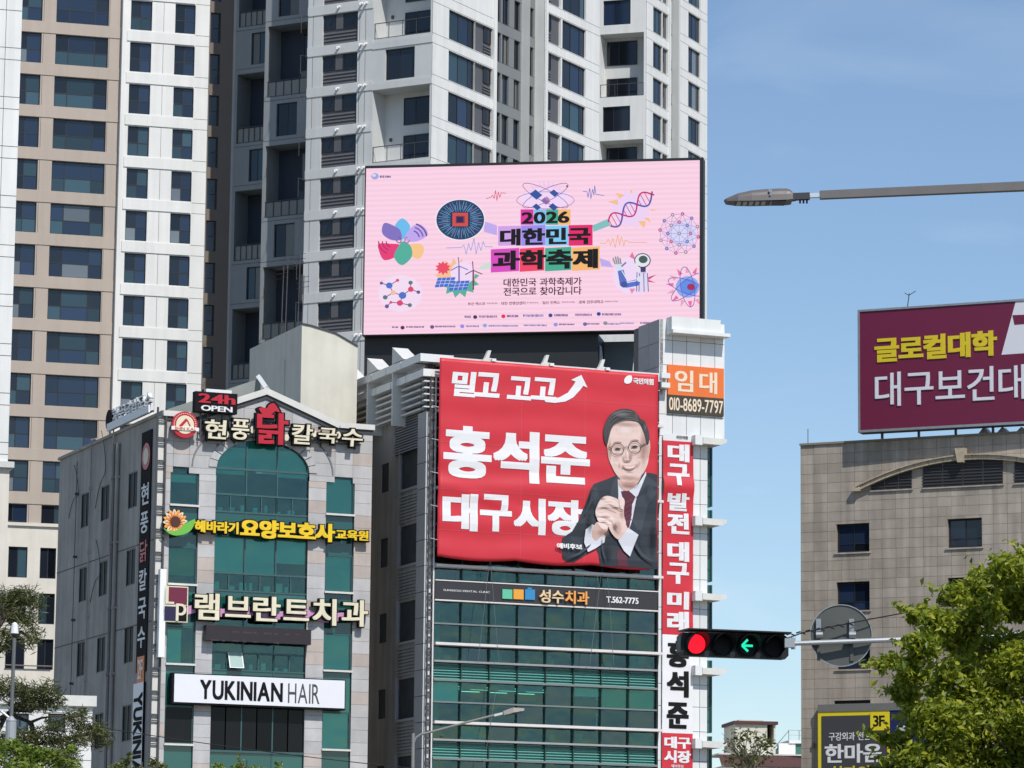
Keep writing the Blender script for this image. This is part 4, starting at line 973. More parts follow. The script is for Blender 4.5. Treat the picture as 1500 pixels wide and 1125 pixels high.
# big grille near the top of the flank
a, b = Fgs.U(572, 640), Fgs.U(610, 640); c, e = Fgs.V(573, 667), Fgs.V(573, 605)
MB().box(a, b, c, e, -.3, -.22).put('grille_back', louvre_grey, go, Fgs); slats(Fgs, go, a, b, c, e, 16, -.22, grey_tile, dep=.08, name='grille_slat', frac=.7)
# eaves: two stepped ledges wrapping the corner, slats between, fins
for k, (z, th2, out) in enumerate(((topG - .38, .36, .55), (topG - 1.02, .34, .30))):
    u1g = gx1 + .1
    MB().box(-out, gx0 + .6, z, z + th2, -.3, out).put('eaves_ledge', white_tile, go, Fg)
    for j in range(6):
        x0 = -2.0 * j - .02; MB().box(x0 - 1.94, x0 - .02, z, z + th2, -.3, out - .01).put('eaves_ledge', white_tile, go, Fgs)
for j in range(5):
    z = topG - 1.2 - j * .30; MB().box(-.2, gx0 + .5, z - .06, z, -.1, .18).put('eaves_slat', white_tile, go, Fg); 
    for i in range(4): MB().box(-3.4 * i - 3.0, -3.4 * i - .5, z - .09, z, -.1, .14).put('eaves_slat', cope, go, Fgs)
for i in range(4):
    x0 = -3.4 * i - 3.35; MB().prism([(x0, topG - 2.9), (x0 + .15, topG - 2.9), (x0 + .15, topG + .05), (x0 + 1.5, topG + .08), (x0, topG + .85)], -.3, .48).put('eaves_fin', cope, go, Fgs)
MB().box(-14, gx1, topG - .6, topG - .5, -12, -.5).put('roof_deck', roof_grey, go, Fg) if False else MB().box(.3, gx1, topG - .62, topG - .5, -24, -.5).put('roof_deck', roof_grey, go, Fg)
MB().box(-13.5, -.3, 0, topG - 2.9, -.9, -.62).put('side_core', side_render, go, Fgs)
# right: the white tiled tower
ut0, ut1, ut2 = Fg.U(965.5, 560), Fg.U(1061.5, 560), Fg.U(1036.5, 760); ztt = Fg.V(965.5, 467); zst = Fg.V(1040, 643)
zmid = zst
MB().box(ut0 + .03, ut1 - .03, zmid, ztt - .05, -3.0, -.03).box(ut0 + .03, ut2 - .02, 0, zmid, -3.0, -.03).put('tower_core', charcoal, go, Fg)
c6_ = lambda X, Y: (940 + X / 2.812, 460 + Y / 2.812)
cols = [ut0] + [Fg.U(*c6_(x, 300)) for x in (127, 185, 243, 301)] + [ut1]
rws = [ztt, Fg.V(965.5, 497), Fg.V(965.5, 533.5), Fg.V(965.5, 570), Fg.V(965.5, 606), zst]
for i in range(5):
    for j in range(5): MB().box(cols[i] + .012, cols[i + 1] - .012, rws[j + 1] + .012, rws[j] - .012, -.03, 0).put('wall_panel', white_tile, go, Fg)
cols2 = [ut0, Fg.U(970.5, 760), Fg.U(1015, 760), Fg.U(1025.5, 760), ut2]; hp2 = fg / 2.6; z = zst
zr = [zst]
for k in range(6):
    zc = can[0] - (k - 2) * fg
    zr += [zc + fg * .62, zc + fg * .33, zc + .03]
zr = sorted({round(v, 3) for v in zr if v <= zst}, reverse=True)
for j in range(len(zr) - 1):
    for i in range(4): MB().box(cols2[i] + .012, cols2[i + 1] - .012, zr[j + 1] + .012, zr[j] - .012, -.03, 0).put('wall_panel', white_tile, go, Fg)
# left return of the tower above the roof, panels greyed to paint in its shade
Ft = Fg.turn(ut0, 0, -67.5)
tb_ = [ztt, ztt - 1.1, ztt - 2.3, ztt - 3.5, ztt - 4.8]
for j in range(4):
    for i in range(2): MB().box(-1.2 * i - 1.19, -1.2 * i - .012, tb_[j + 1] + .012, tb_[j] - .012, -.03, 0).put('wall_panel', grey_tile, go, Ft)
MB().box(-2.4, 0, topG - 1, ztt, -.2, -.04).put('tower_side', grey_tile, go, Ft)
# green glass slot and fins on the right
ug = Fg.U(1051.5, 760)
for k in range(-1, 5):
    z = can[0] - (k - .0) * fg
    zb2 = z + fg * .0 + .05; ztp = z + fg - .12
    if ztp > zst: ztp = zst
    MB().box(ut2 + .01, ug, zb2, ztp, -1.6, -.7).put('side_glazing', spandrel, go, Fg); MB().box(ug - .07, ug + .02, zb2, ztp, -1.65, -.64).put('glazing_frame', mull_g, go, Fg)
    for j in range(5): zz = zb2 + (ztp - zb2) * (j + 1) / 6; MB().box(ut2 + .01, ug, zz - .04, zz, -1.6, -.66).put('side_transom', mull_g, go, Fg)
fu0, fu1 = Fg.U(1026, 650, .5), Fg.U(1063.5, 650, .5)
for yy in (642, 760, 870, 979, 1086):
    z = Fg.V(1045, yy + 6, .5)
    MB().box(Fg.U(1018, yy, .5), fu0 + .1, z - .16, z + .3, -.02, .55).put('fin_bracket', white_tile, go, Fg)
    MB().prism([(fu0 + .1, z - .1), (fu1 - .3, z - .12), (fu1, z + .02), (fu1, z + .18), (fu0 + .1, z + .2)], -.9, .6).put('sun_fin', cope, go, Fg)
z = ztt - .12
a = Fg.U(984, 478, .6); b = Fg.U(1068, 480, .6)
MB().box(a, b - .45, z - .45, z + .18, 0.002, .6).put('top_ledge', white_tile, go, Fg); MB().box(a, b, z - .62, z - .46, 0.002, .75).put('top_ledge_lip', white_tile, go, Fg)
for yy in (552, 566):
    z = Fg.V(968, yy); MB().box(ut0 - .1, ut0 + .35, z - .12, z + .12, .003, .5).put('small_ledge', white_tile, go, Fg)
# white pilaster left of the tower
MB().box(gx1 + .02, ut0 - .01, 0, Fg.V(965, 560), -.5, -.04).put('pilaster', charcoal, go, Fg)

# roof plant screen and support under the big screen
# ---------------------------------------------------------------- corner ladder
t = thing('access_ladder', 'thin pale ladder frame climbing the left corner of the green glass building', 'ladder', Fg.P(.5, 0, .2), yaw=Fg.yaw)
a, b = Fg.U(626.5, 880, .2), Fg.U(634.3, 880, .2)
for x in (a, b): MB().box(x - .03, x + .03, 0, topG - .7, .15, .25).put('rail', rail_white if x == b else charcoal, t, Fg)
MB().box(a + .03, b - .03, 0, topG - .9, -.05, .02).put('backing_strip', rail_white, t, Fg)
z = topG - 1.4; k = 0
rg = MB().box(a + .03, b - .03, 0, .11, .12, .2).mesh('rung', charcoal)
while z > 9.5: place('rung', rg, t, Fg.mat() @ Matrix.Translation((0, 0, z))); z -= .42 + .12 * math.sin(k * 2.1); k += 1

# ---------------------------------------------------------------- dental clinic fascia
t = thing('fascia_sign', 'charcoal fascia sign of the dental clinic with three coloured squares and a phone number', 'sign', Fg.P(gx0 + 5, lev(0) - 1, .2), yaw=Fg.yaw)
zt_, zb_ = Fg.V(*g5(268, 84)), Fg.V(*g5(268, 162)); zt_ = can[0] - fg * .19; zb_ = can[0] - fg * .43
MB().box(gx0, gx1 - .02, zb_, zt_, gq, .10).put('board', mat('charcoal_fascia', (.035, .033, .036), .4), t, Fg); MB().box(gx0, gx1, zb_ - .06, zb_, gq, .13).box(gx0, gx1, zt_, zt_ + .05, gq, .13).put('edge_trim', rail_white, t, Fg)
def fr(x, y): return Fg.uv(*g5(x, y), .12)
mint = mat('mint_square', (.12, .52, .32), .5); amber = mat('amber_square', (.80, .36, .04), .5); azure = mat('azure_square', (.03, .25, .52), .5); gold = mat('gold_letters', (.80, .60, .36), .4); tang = mat('orange_letters', (.85, .38, .10), .4)
for x0, x1, m in ((543, 583, mint), (588, 629, amber), (635, 675, azure)):
    p = fr(x0, 118); q_ = fr(x1, 162 + (x1 - 583) * .04); MB().box(p[0], q_[0], q_[1] + .02, p[1] - (.02), .1, .17).put('colour_square', m, t, Fg)
p = fr(645, 120); q_ = fr(662, 114); MB().box(p[0], q_[0], p[1] - .02, q_[1], .1, .17).put('colour_square', azure, t, Fg)
for body, x0, x1, m in (('성수', 692, 790, gold), ('치과', 796, 893, tang)):
    p = fr(x0, 120 + (x0 - 692) * .045); q_ = fr(x1, 180 + (x1 - 790) * .045); text(Fg, t, body, None, .14, .1, m, .025, uvrect=(p[0], p[1], q_[0], q_[1]), each=True)
p = fr(968, 148); q_ = fr(1098, 181); text(Fg, t, 'T.562-7775', None, .1, .02, white, .03, uvrect=(p[0], p[1], q_[0], q_[1]))
p = fr(305, 116); q_ = fr(494, 138); text(Fg, t, 'SUNGSOO DENTAL CLINIC', None, .1, .015, white, .0, uvrect=(p[0], p[1] - .03, q_[0], q_[1] + .02))

# ---------------------------------------------------------------- the large red banner
bred = mat('red_banner_print', (.61, .026, .042), .45, var=.05, scale=.6); bwhite = mat('white_banner_print', (.80, .79, .80), .45)
BD = .75
bl, bt = Fg.uv(645, 524, BD); bl2 = Fg.U(639, 815, BD); br_, _ = Fg.uv(964, 546, BD); bb = Fg.V(640, 815, BD)
bl = (bl + bl2) / 2; ban = thing('banner', 'huge red election banner with white letters and a suited man clasping his hands', 'banner', Fg.P((bl + br_) / 2, bb, BD), yaw=Fg.yaw)
bu, bv = br_ - bl, bt - bb
def drape(u, v):
    s, w = (u - bl) / bu, (v - bb) / bv
    z = .026 * math.sin(6.5 * w * 6.283 + .6 * math.sin(s * 9)) * (.4 + .6 * (1 - w)) + .018 * math.sin(3 * s * 6.283 + 2 * w) + .042 * math.exp(-((w - .36 - .05 * s) / .035) ** 2) - .02 * math.exp(-((w - .44 - .05 * s) / .03) ** 2)
    z += .05 * math.exp(-((w - .30 + .35 * (s - .22)) / .02) ** 2) * max(0, 1 - abs(s - .25) * 4) + .008 * math.sin(40 * s + 13 * w) * math.sin(11 * w + 3)
    return z
def hem(u): s = (u - bl) / bu; return -.12 * abs(math.sin(s * 9.0)) * (1 if .02 < s < .98 else 0)
CELL = .32
def drape_flat(p, ti, tj, up):
    """height of the cloth on one triangle of the cutting grid, so that all print layers stay parallel"""
    x0, z0 = ti * CELL, tj * CELL; a_, b_ = (p[0] - x0) / CELL, (p[2] - z0) / CELL; h00, h11 = drape(x0, z0), drape(x0 + CELL, z0 + CELL)
    if up: h01 = drape(x0, z0 + CELL); return h00 * (1 - b_) + h01 * (b_ - a_) + h11 * a_
    h10 = drape(x0 + CELL, z0); return h00 * (1 - a_) + h10 * (a_ - b_) + h11 * b_
def drape_mesh(mb, layer):
    """cut every face along the grid and its diagonals, then let it follow the folds of the cloth"""
    V, Fc, Mi = [], [], []
    def cut(pl, f_):
        out = []
        for i in range(len(pl)):
            p, q_ = pl[i], pl[(i + 1) % len(pl)]; sp, sq = f_(p), f_(q_)
            if sp >= 0: out.append(p)
            if (sp >= 0) != (sq >= 0): t_ = sp / (sp - sq); out.append(tuple(p[k] + (q_[k] - p[k]) * t_ for k in range(3)))
        return out
    for f, mi_ in zip(mb.f, mb.m):
        pl = [mb.v[i] for i in f]
        for i in range(math.floor(min(p[0] for p in pl) / CELL), math.floor(max(p[0] for p in pl) / CELL) + 1):
            a_ = cut(cut(pl, lambda p: p[0] - i * CELL), lambda p: (i + 1) * CELL - p[0])
            if len(a_) < 3: continue
            for j in range(math.floor(min(p[2] for p in a_) / CELL), math.floor(max(p[2] for p in a_) / CELL) + 1):
                b_ = cut(cut(a_, lambda p: p[2] - j * CELL), lambda p: (j + 1) * CELL - p[2])
                if len(b_) < 3: continue
                for up, sg_ in ((True, 1), (False, -1)):
                    c_ = cut(b_, lambda p: sg_ * ((p[2] - j * CELL) - (p[0] - i * CELL)))
                    if len(c_) < 3: continue
                    n_ = len(V); V.extend((p[0], p[1] - drape_flat(p, i, j, up) - layer, p[2]) for p in c_); Fc.append(tuple(range(n_, n_ + len(c_)))); Mi.append(mi_)
    mb.v, mb.f, mb.m = V, Fc, Mi
q = MB(); n1, n2 = 60, 56
for j in range(n2 + 1):
    for i in range(n1 + 1):
        u = bl + bu * i / n1; v = bb + bv * j / n2; v2 = v + (hem(u) * (1 - j / 4) if j < 4 else 0); q.v.append((u, -BD - drape(u, v), v2))
for j in range(n2):
    for i in range(n1): a = j * (n1 + 1) + i; q.f.append((a, a + 1, a + n1 + 2, a + n1 + 1)); q.m.append(0)
q.smooth = True
so_ = q.put('cloth', bred, ban, Fg); md = so_.modifiers.new('thickness', 'SOLIDIFY'); md.thickness = .004; md.offset = 1
b4 = lambda X, Y: (620 + X / 3.215, 510 + Y / 3.215)
def brect(x0, y0, x1, y1_): a = Fg.uv(*b4(x0, y0), BD); b = Fg.uv(*b4(x1, y1_), BD); return (a[0], a[1], b[0], b[1])
LAY = [0.030]
def bprint(pts, m, name, layer=None, conv=b4, sm=0, wid=None):
    P_ = [Fg.uv(*conv(x, y), BD) for x, y in pts]
    if sm: P_ = spline(P_, sm)
    mb = MB(); a = sum(P_[i][0] * P_[(i + 1) % len(P_)][1] - P_[(i + 1) % len(P_)][0] * P_[i][1] for i in range(len(P_)))
    if a < 0: P_ = P_[::-1]
    me = bpy.data.curves.new('c', 'CURVE'); me.dimensions = '2D'; me.fill_mode = 'FRONT'; sp = me.splines.new('POLY'); sp.points.add(len(P_) - 1); sp.use_cyclic_u = True
    for i, p in enumerate(P_): sp.points[i].co = (p[0], p[1], 0, 1)
    o_ = bpy.data.objects.new('c', me); ms_ = bpy.data.meshes.new_from_object(o_)
    mb.add([(v.co.x, -BD, v.co.y) for v in ms_.vertices], [tuple(p.vertices) for p in ms_.polygons]); bpy.data.objects.remove(o_); bpy.data.curves.remove(me); bpy.data.meshes.remove(ms_)
    if layer is None: LAY[0] += .0013; layer = LAY[0]
    drape_mesh(mb, layer); mb.smooth = False
    return mb.put(name, m, ban, Fg)
def btext(body, rc, bold, m=None, **k): return text(Fg, ban, body, None, BD, .0001, m or bwhite, bold, uvrect=brect(*rc), post=lambda mb: drape_mesh(flat(mb), .020), **k)
def flat(mb):
    """keep the front faces only, the dilated copies a hair apart"""
    keep_ = []; n = 0; m2 = []
    for f in mb.f:
        ys = [mb.v[i][1] for i in f]; a = Vector(mb.v[f[0]]); nrm = (Vector(mb.v[f[1]]) - a).cross(Vector(mb.v[f[2]]) - a)
        if abs(nrm.y) > 1e-7 and max(ys) < -BD + 1 and all(y < -BD - 1e-9 - .0 or True for y in ys) and nrm.y < 0: keep_.append(f)
    mb.f = keep_; mb.m = [0] * len(keep_); used = sorted({i for f in keep_ for i in f}); mp_ = {u: i for i, u in enumerate(used)}; mb.v = [mb.v[i] for i in used]; mb.f = [tuple(mp_[i] for i in f) for f in mb.f]
    return mb
btext('밀', (128, 102, 242, 235), .05, shear=.10); btext('고', (238, 108, 356, 238), .05, shear=.10); btext('고', (392, 128, 505, 250), .05, shear=.10); btext('고', (505, 132, 625, 252), .05, shear=.10)
bprint([(560, 228), (600, 240), (640, 232), (680, 210), (706, 175), (716, 158), (695, 150), (742, 127), (772, 187), (752, 178), (735, 200), (705, 232), (668, 252), (620, 258), (575, 254)], bwhite, 'arrow', sm=0)
btext('홍', (95, 355, 320, 625), .05); btext('석', (330, 378, 545, 645), .05); btext('준', (555, 400, 782, 650), .05)
btext('대', (90, 675, 255, 868), .055); btext('구', (268, 682, 415, 872), .055); btext('시', (425, 698, 575, 885), .055); btext('장', (585, 705, 752, 892), .055)
bprint([(950, 140), (962, 130), (980, 130), (982, 150), (975, 163), (962, 168), (948, 164), (945, 152)], bwhite, 'party_mark', sm=4); btext('국민의힘', (988, 138, 1082, 176), .05)
# the man printed on it: layered flat print
h8 = lambda X, Y: (810 + X / 4.33, 580 + Y / 4.33)
skin = mat('printed_skin', (.72, .53, .47), .5); skin2 = mat('printed_skin_shade', (.60, .40, .34), .5); skin3 = mat('printed_skin_light', (.80, .63, .58), .5); hair = mat('printed_hair', (.045, .042, .045), .5); hair2 = mat('printed_hair_sheen', (.13, .125, .13), .5)
suit = mat('printed_suit', (.022, .028, .038), .5); suit2 = mat('printed_suit_lapel', (.040, .048, .062), .5); shirt = mat('printed_shirt', (.66, .66, .72), .5); tie = mat('printed_tie', (.10, .018, .035), .5); tie2 = mat('printed_tie_stripe', (.16, .05, .07), .5); lip = mat('printed_lip', (.56, .31, .28), .5); SKT = mat('printed_teeth', (.74, .68, .66), .5); line_ = mat('printed_line', (.26, .16, .14), .5); line2 = mat('printed_eye', (.03, .02, .02), .5)
def h(pts, m, name, sm=4): return bprint(pts, m, name, conv=h8, sm=sm)
h([(398, 505), (335, 530), (255, 560), (235, 590), (205, 680), (160, 790), (120, 860), (60, 900), (50, 960), (60, 1030), (85, 1052), (130, 1056), (210, 1005), (270, 965), (285, 1000), (296, 1076), (400, 1082), (550, 1090), (660, 1100), (655, 800), (660, 500), (610, 488)], suit, 'suit', 0)
h([(410, 522), (408, 600), (412, 660), (440, 720), (480, 850), (505, 780), (525, 660), (590, 500), (588, 480), (540, 560), (480, 590), (430, 570)], shirt, 'shirt', 0)
h([(428, 606), (475, 598), (522, 640), (500, 690), (498, 760), (482, 838), (455, 822), (438, 740), (446, 680)], tie, 'tie', 0)
for k in range(5): y = 660 + k * 32; h([(444, y + 22), (500, y - 8), (500, y - 2), (444, y + 28)], tie2, 'tie_stripe', 0)
h([(400, 985), (410, 1080), (470, 1084), (465, 1000), (445, 960)], tie, 'tie', 0)
h([(590, 500), (660, 560), (655, 620), (600, 690), (560, 860), (530, 850), (505, 800), (530, 660)], suit2, 'lapel', 0); h([(398, 508), (375, 560), (352, 640), (395, 660), (412, 640), (408, 530)], suit2, 'lapel', 0)
h([(520, 650), (660, 590), (660, 578), (595, 560)], suit, 'lapel_notch', 0)
h([(420, 530), (425, 580), (470, 604), (530, 560), (560, 500), (555, 450)], skin2, 'neck')
h([(340, 290), (345, 350), (352, 400), (372, 450), (400, 500), (440, 540), (480, 550), (530, 530), (570, 490), (598, 430), (608, 360), (610, 290), (580, 180), (500, 130), (400, 140), (350, 200)], skin, 'face', 5)
h([(596, 300), (612, 300), (612, 350), (600, 400), (592, 380)], skin2, 'ear', 3)
def soft(cx, cy, rx, ry, col, al=.7, edge=.1):
    u, v = Fg.uv(*h8(cx, cy), BD); ru_ = abs(Fg.U(*h8(cx + rx, cy), BD) - u); rv_ = abs(Fg.V(*h8(cx, cy + ry), BD) - v)
    m = soft_patch('printed_soft_tone', col, tuple(Fg.P(u, v, BD)), tuple(Fg.u), ru_, rv_, al, edge)
    bprint([(cx + rx * math.cos(R(k * 20)), cy + ry * math.sin(R(k * 20))) for k in range(18)], m, 'printed_tone', conv=h8)
SK2, SK3, SKL, ROSE, DK = (.44, .24, .19), (.56, .36, .30), (.88, .74, .69), (.66, .34, .30), (.16, .08, .06)
soft(455, 215, 100, 55, SKL, .75); soft(572, 330, 34, 150, SK2, .55); soft(358, 350, 17, 90, SK3, .7); soft(480, 522, 95, 26, SK2, .45); soft(400, 425, 36, 32, SKL, .6); soft(545, 405, 34, 32, SKL, .5)
soft(398, 400, 34, 22, ROSE, .22); soft(552, 388, 30, 22, ROSE, .22); soft(405, 330, 40, 20, SK3, .45); soft(513, 320, 40, 20, SK3, .45); soft(482, 505, 40, 16, SKL, .5); soft(482, 482, 34, 9, SK2, .5)
soft(405, 365, 36, 10, SK3, .5); soft(513, 352, 34, 10, SK3, .5); soft(460, 180, 120, 22, SK3, .5)
h([(316, 250), (320, 200), (345, 140), (385, 100), (440, 82), (500, 90), (535, 120), (550, 145), (580, 165), (600, 215), (608, 265), (600, 305), (588, 300), (575, 240), (545, 175), (500, 158), (440, 160), (385, 185), (365, 220), (350, 270), (340, 310), (326, 300)], hair, 'hair', 4)
HO = [(536, 118), (500, 92), (440, 84), (385, 100), (345, 140), (322, 200), (318, 250)]; HI = [(556, 172), (500, 158), (440, 160), (390, 182), (366, 218), (352, 262), (342, 300)]
strand = [mat('printed_hair_strand_' + n_, c, .6) for n_, c in (('mid', (.085, .08, .08)), ('grey', (.20, .195, .19)), ('dark', (.018, .016, .016)))]
def strands(A_, B_, fs_, w0):
    for n_, f in enumerate(fs_):
        P_ = spline([(a_[0] + (b_[0] - a_[0]) * (f + .05 * math.sin(n_ * 2.3 + i)), a_[1] + (b_[1] - a_[1]) * (f + .05 * math.sin(n_ * 1.7 + i * 1.3))) for i, (a_, b_) in enumerate(zip(A_, B_))], 3, False)
        i0 = n_ % 3; P_ = P_[i0:len(P_) - (n_ * 5) % 4]; L1 = [(x, y - w0 / 2) for x, y in P_]; L2 = [(x, y + w0 / 2) for x, y in P_[::-1]]; bprint(L1 + L2, strand[n_ % 3], 'hair_strand', conv=h8)
strands(HO, HI, [.12, .2, .28, .37, .45, .54, .62, .70, .78, .86, .93], 3.2)
strands([(545, 140), (572, 165), (592, 205), (602, 255), (598, 295)], [(548, 168), (562, 205), (576, 245), (585, 275), (589, 298)], [.2, .4, .6, .8], 3.0)
soft(430, 118, 80, 26, (.30, .29, .29), .45); soft(580, 200, 14, 40, (.24, .23, .23), .4)
h([(374, 302), (395, 292), (428, 294), (426, 299), (395, 298)], line_, 'eyebrow', 3); h([(480, 289), (510, 278), (538, 282), (536, 287), (508, 284)], line_, 'eyebrow', 3)
h([(386, 338), (405, 331), (429, 337), (407, 342)], line2, 'eye', 3); h([(491, 326), (512, 317), (535, 323), (513, 329)], line2, 'eye', 3)

def ring(cx, cy, rx, ry, w, m, name, a0=0, a1=360, conv=h8):
    n = 22; o_ = [(cx + rx * math.cos(R(a0 + (a1 - a0) * i / n)), cy + ry * math.sin(R(a0 + (a1 - a0) * i / n))) for i in range(n + 1)]
    LAY[0] += .0013; lay = LAY[0]; mb = MB()
    for p, s_ in zip(o_[:-1], o_[1:]):
        pl = [Fg.uv(*conv(x, y), BD) for x, y in strokepoly(p, s_, w)]
        a = sum(pl[i][0] * pl[(i + 1) % 4][1] - pl[(i + 1) % 4][0] * pl[i][1] for i in range(4)); pl = pl if a > 0 else pl[::-1]
        mb.add([(u, -BD, v) for u, v in pl], [(0, 1, 2, 3)])
    drape_mesh(mb, lay); return mb.put(name, m, ban, Fg)
soft(490, 384, 17, 34, SK2, .6); soft(446, 392, 13, 20, SK3, .7); soft(466, 370, 13, 46, SKL, .7); soft(466, 412, 34, 10, SK2, .7); soft(437, 452, 12, 20, SK2, .5); soft(530, 442, 12, 20, SK2, .5)
h([(436, 406), (462, 414), (494, 404), (478, 416), (455, 418)], line_, 'nostril_line', 2)
ring(405, 340, 40, 38, 3.6, line2, 'spectacles'); ring(513, 328, 40, 38, 3.6, line2, 'spectacles'); ring(460, 333, 14, 8, 3.5, line2, 'spectacles', 190, 350)
h([(553, 315), (598, 296), (598, 301), (554, 321)], line2, 'spectacles', 0); h([(345, 322), (364, 332), (364, 337), (345, 328)], line2, 'spectacles', 0)
h([(436, 441), (455, 444), (480, 446), (505, 440), (526, 432), (519, 450), (502, 463), (480, 468), (458, 465), (444, 455)], lip, 'lips', 4); h([(446, 446), (465, 449), (482, 450), (502, 446), (517, 439), (507, 453), (482, 460), (457, 456)], SKT, 'teeth', 4)
soft(418, 440, 8, 26, SK2, .45); soft(543, 428, 8, 26, SK2, .45); soft(482, 560, 78, 26, SK2, .75)
# clasped hands with fingers and cuffs
h([(240, 815), (200, 850), (192, 930), (215, 992), (260, 970), (320, 930), (325, 890), (290, 860), (265, 830)], shirt, 'cuff', 0)
h([(470, 838), (536, 882), (510, 950), (482, 1020), (445, 985), (408, 920), (430, 870)], shirt, 'cuff', 0)
h([(275, 800), (245, 840), (240, 890), (265, 920), (310, 880), (340, 850), (335, 810)], skin2, 'wrist')
h([(440, 800), (465, 840), (440, 880), (410, 912), (370, 880), (345, 830), (350, 780), (400, 760)], skin, 'back_of_hand')
h([(300, 650), (340, 636), (400, 655), (440, 690), (445, 760), (455, 820), (400, 850), (340, 830), (290, 800), (262, 750), (275, 690)], skin, 'clasped_hands', 4)
soft(310, 870, 50, 36, SK2, .5); soft(400, 840, 40, 60, SK3, .5); soft(430, 760, 22, 50, SK2, .4)
for p in ([(275, 700), (300, 660), (345, 640), (375, 655), (350, 680), (310, 700), (285, 715)], [(340, 655), (385, 665), (420, 700), (438, 690), (440, 715), (420, 722), (385, 705), (345, 690)], [(262, 742), (300, 735), (350, 750), (380, 775), (370, 790), (330, 775), (285, 765)], [(272, 775), (310, 775), (350, 795), (360, 815), (330, 812), (285, 800)], [(278, 808), (310, 808), (338, 828), (325, 850), (295, 840)]): h(p, skin3, 'finger', 4)
for p in ([(275, 718), (320, 708), (365, 725), (400, 745), (360, 732), (318, 716)], [(268, 768), (310, 768), (350, 788), (372, 800), (345, 794), (308, 776)], [(280, 803), (310, 802), (345, 822), (310, 810)], [(345, 686), (385, 700), (425, 728), (442, 724), (424, 735), (380, 710)], [(365, 800), (390, 830), (405, 870), (380, 835)]): h(p, skin2, 'finger_gap', 3)
for a_ in ((320, 712, 48, 8), (320, 770, 50, 7), (312, 804, 36, 7), (392, 712, 46, 10), (385, 835, 22, 34), (300, 655, 40, 8)): soft(*a_, DK, .55)
for a_ in ((335, 668, 45, 13), (300, 735, 34, 10), (330, 757, 40, 10), (315, 788, 34, 8), (425, 690, 14, 30), (420, 790, 26, 36)): soft(*a_, SKL, .55)
h([(420, 640), (445, 665), (440, 715), (425, 720), (412, 690)], skin3, 'thumb', 4)
soft(255, 640, 40, 80, (.075, .09, .115), .6); soft(610, 620, 40, 70, (.075, .09, .115), .5); soft(130, 930, 60, 60, (.06, .07, .09), .5); soft(570, 930, 60, 70, (.06, .07, .09), .5); soft(340, 990, 40, 80, (.006, .008, .012), .6); soft(630, 900, 30, 150, (.006, .008, .012), .6); soft(225, 800, 26, 90, (.006, .008, .012), .6)
h([(60, 1035), (150, 995), (235, 940), (160, 1010)], suit2, 'sleeve_crease', 3); h([(520, 930), (560, 1000), (640, 1060), (560, 1020), (515, 960)], suit2, 'sleeve_crease', 3); h([(300, 900), (310, 980), (330, 1060), (305, 1000)], suit2, 'jacket_crease', 3); h([(240, 600), (215, 690), (190, 760), (225, 700), (250, 640)], suit2, 'sleeve_crease', 3)
text(Fg, ban, '예비후보', None, BD, .0001, bwhite, .045, uvrect=brect(622, 918, 742, 952), post=lambda mb: drape_mesh(flat(mb), LAY[0] + .004))
# seams of the banner
q = MB()
for yy in (200, 440, 660, 850): 
    v = Fg.V(*b4(500, yy + 30), BD); q.add([(bl + .02, -BD, v), (br_ - .02, -BD, v), (br_ - .02, -BD, v + .02), (bl + .02, -BD, v + .02)], [(0, 1, 2, 3)])
for s in (.37, .66): u = bl + bu * s; q.add([(u, -BD, bb + .1), (u + .018, -BD, bb + .1), (u + .018, -BD, bt - .02), (u, -BD, bt - .02)], [(0, 1, 2, 3)])
drape_mesh(q, .014); q.put('seam', mat('seam_red', (.66, .08, .10), .5), ban, Fg, 'stuff')
q = MB()
for k in range(6):
    v = bb + bv * (k + .5) / 6; q.tube((br_, -BD, v), (br_ + .25, -.4, v + .1), .012, 4); q.tube((bl, -BD, v), (bl - .2, -.4, v + .1), .012, 4)
q.put('tie_rope', white, ban, Fg)
for x0, y0, x1, y1_ in ((492, 8, 446, 420), (496, 8, 532, 420), (946, 60, 902, 420), (972, 62, 1000, 430), (520, 520, 470, 840)):
    a_ = Fg.uv(*g5(x0, y0), .5); b_ = Fg.uv(*g5(x1, y1_), .5); q = MB(); q.tube((a_[0], -.5, a_[1]), (b_[0], -.46, b_[1]), .010, 4); q.put('hanging_rope', dull_rail, ban, Fg)
# upright floodlight brackets over the banner
for x in (717, 802, 884):
    t = thing('floodlight_bracket', {717: 'first', 802: 'middle', 884: 'third'}[x] + ' small white lamp bracket from the left on the top edge of the red banner', 'bracket', Fg.P(Fg.U(x, 528, .7), bt, .6), 'lamp brackets along the banner top', yaw=Fg.yaw)
    u0 = Fg.U(x, 528, .7); MB().prism([(u0 - .35, bt + .0), (u0 + .28, bt + .0), (u0 + .2, bt + .18), (u0 + .02, bt + .2), (u0 + .12, bt + .55), (u0 - .02, bt + .55), (u0 - .18, bt + .2)], .4, .62).put('bracket', cope, t, Fg); MB().box(u0 + .1, u0 + .3, bt + .02, bt + .15, .62, .8).put('lamp_head', white, t, Fg)
# building top edge behind the banner
MB().box(gx0, gx1 + .1, topG - .45, topG - .05, -.4, .3).put('parapet', white_tile, go, Fg)

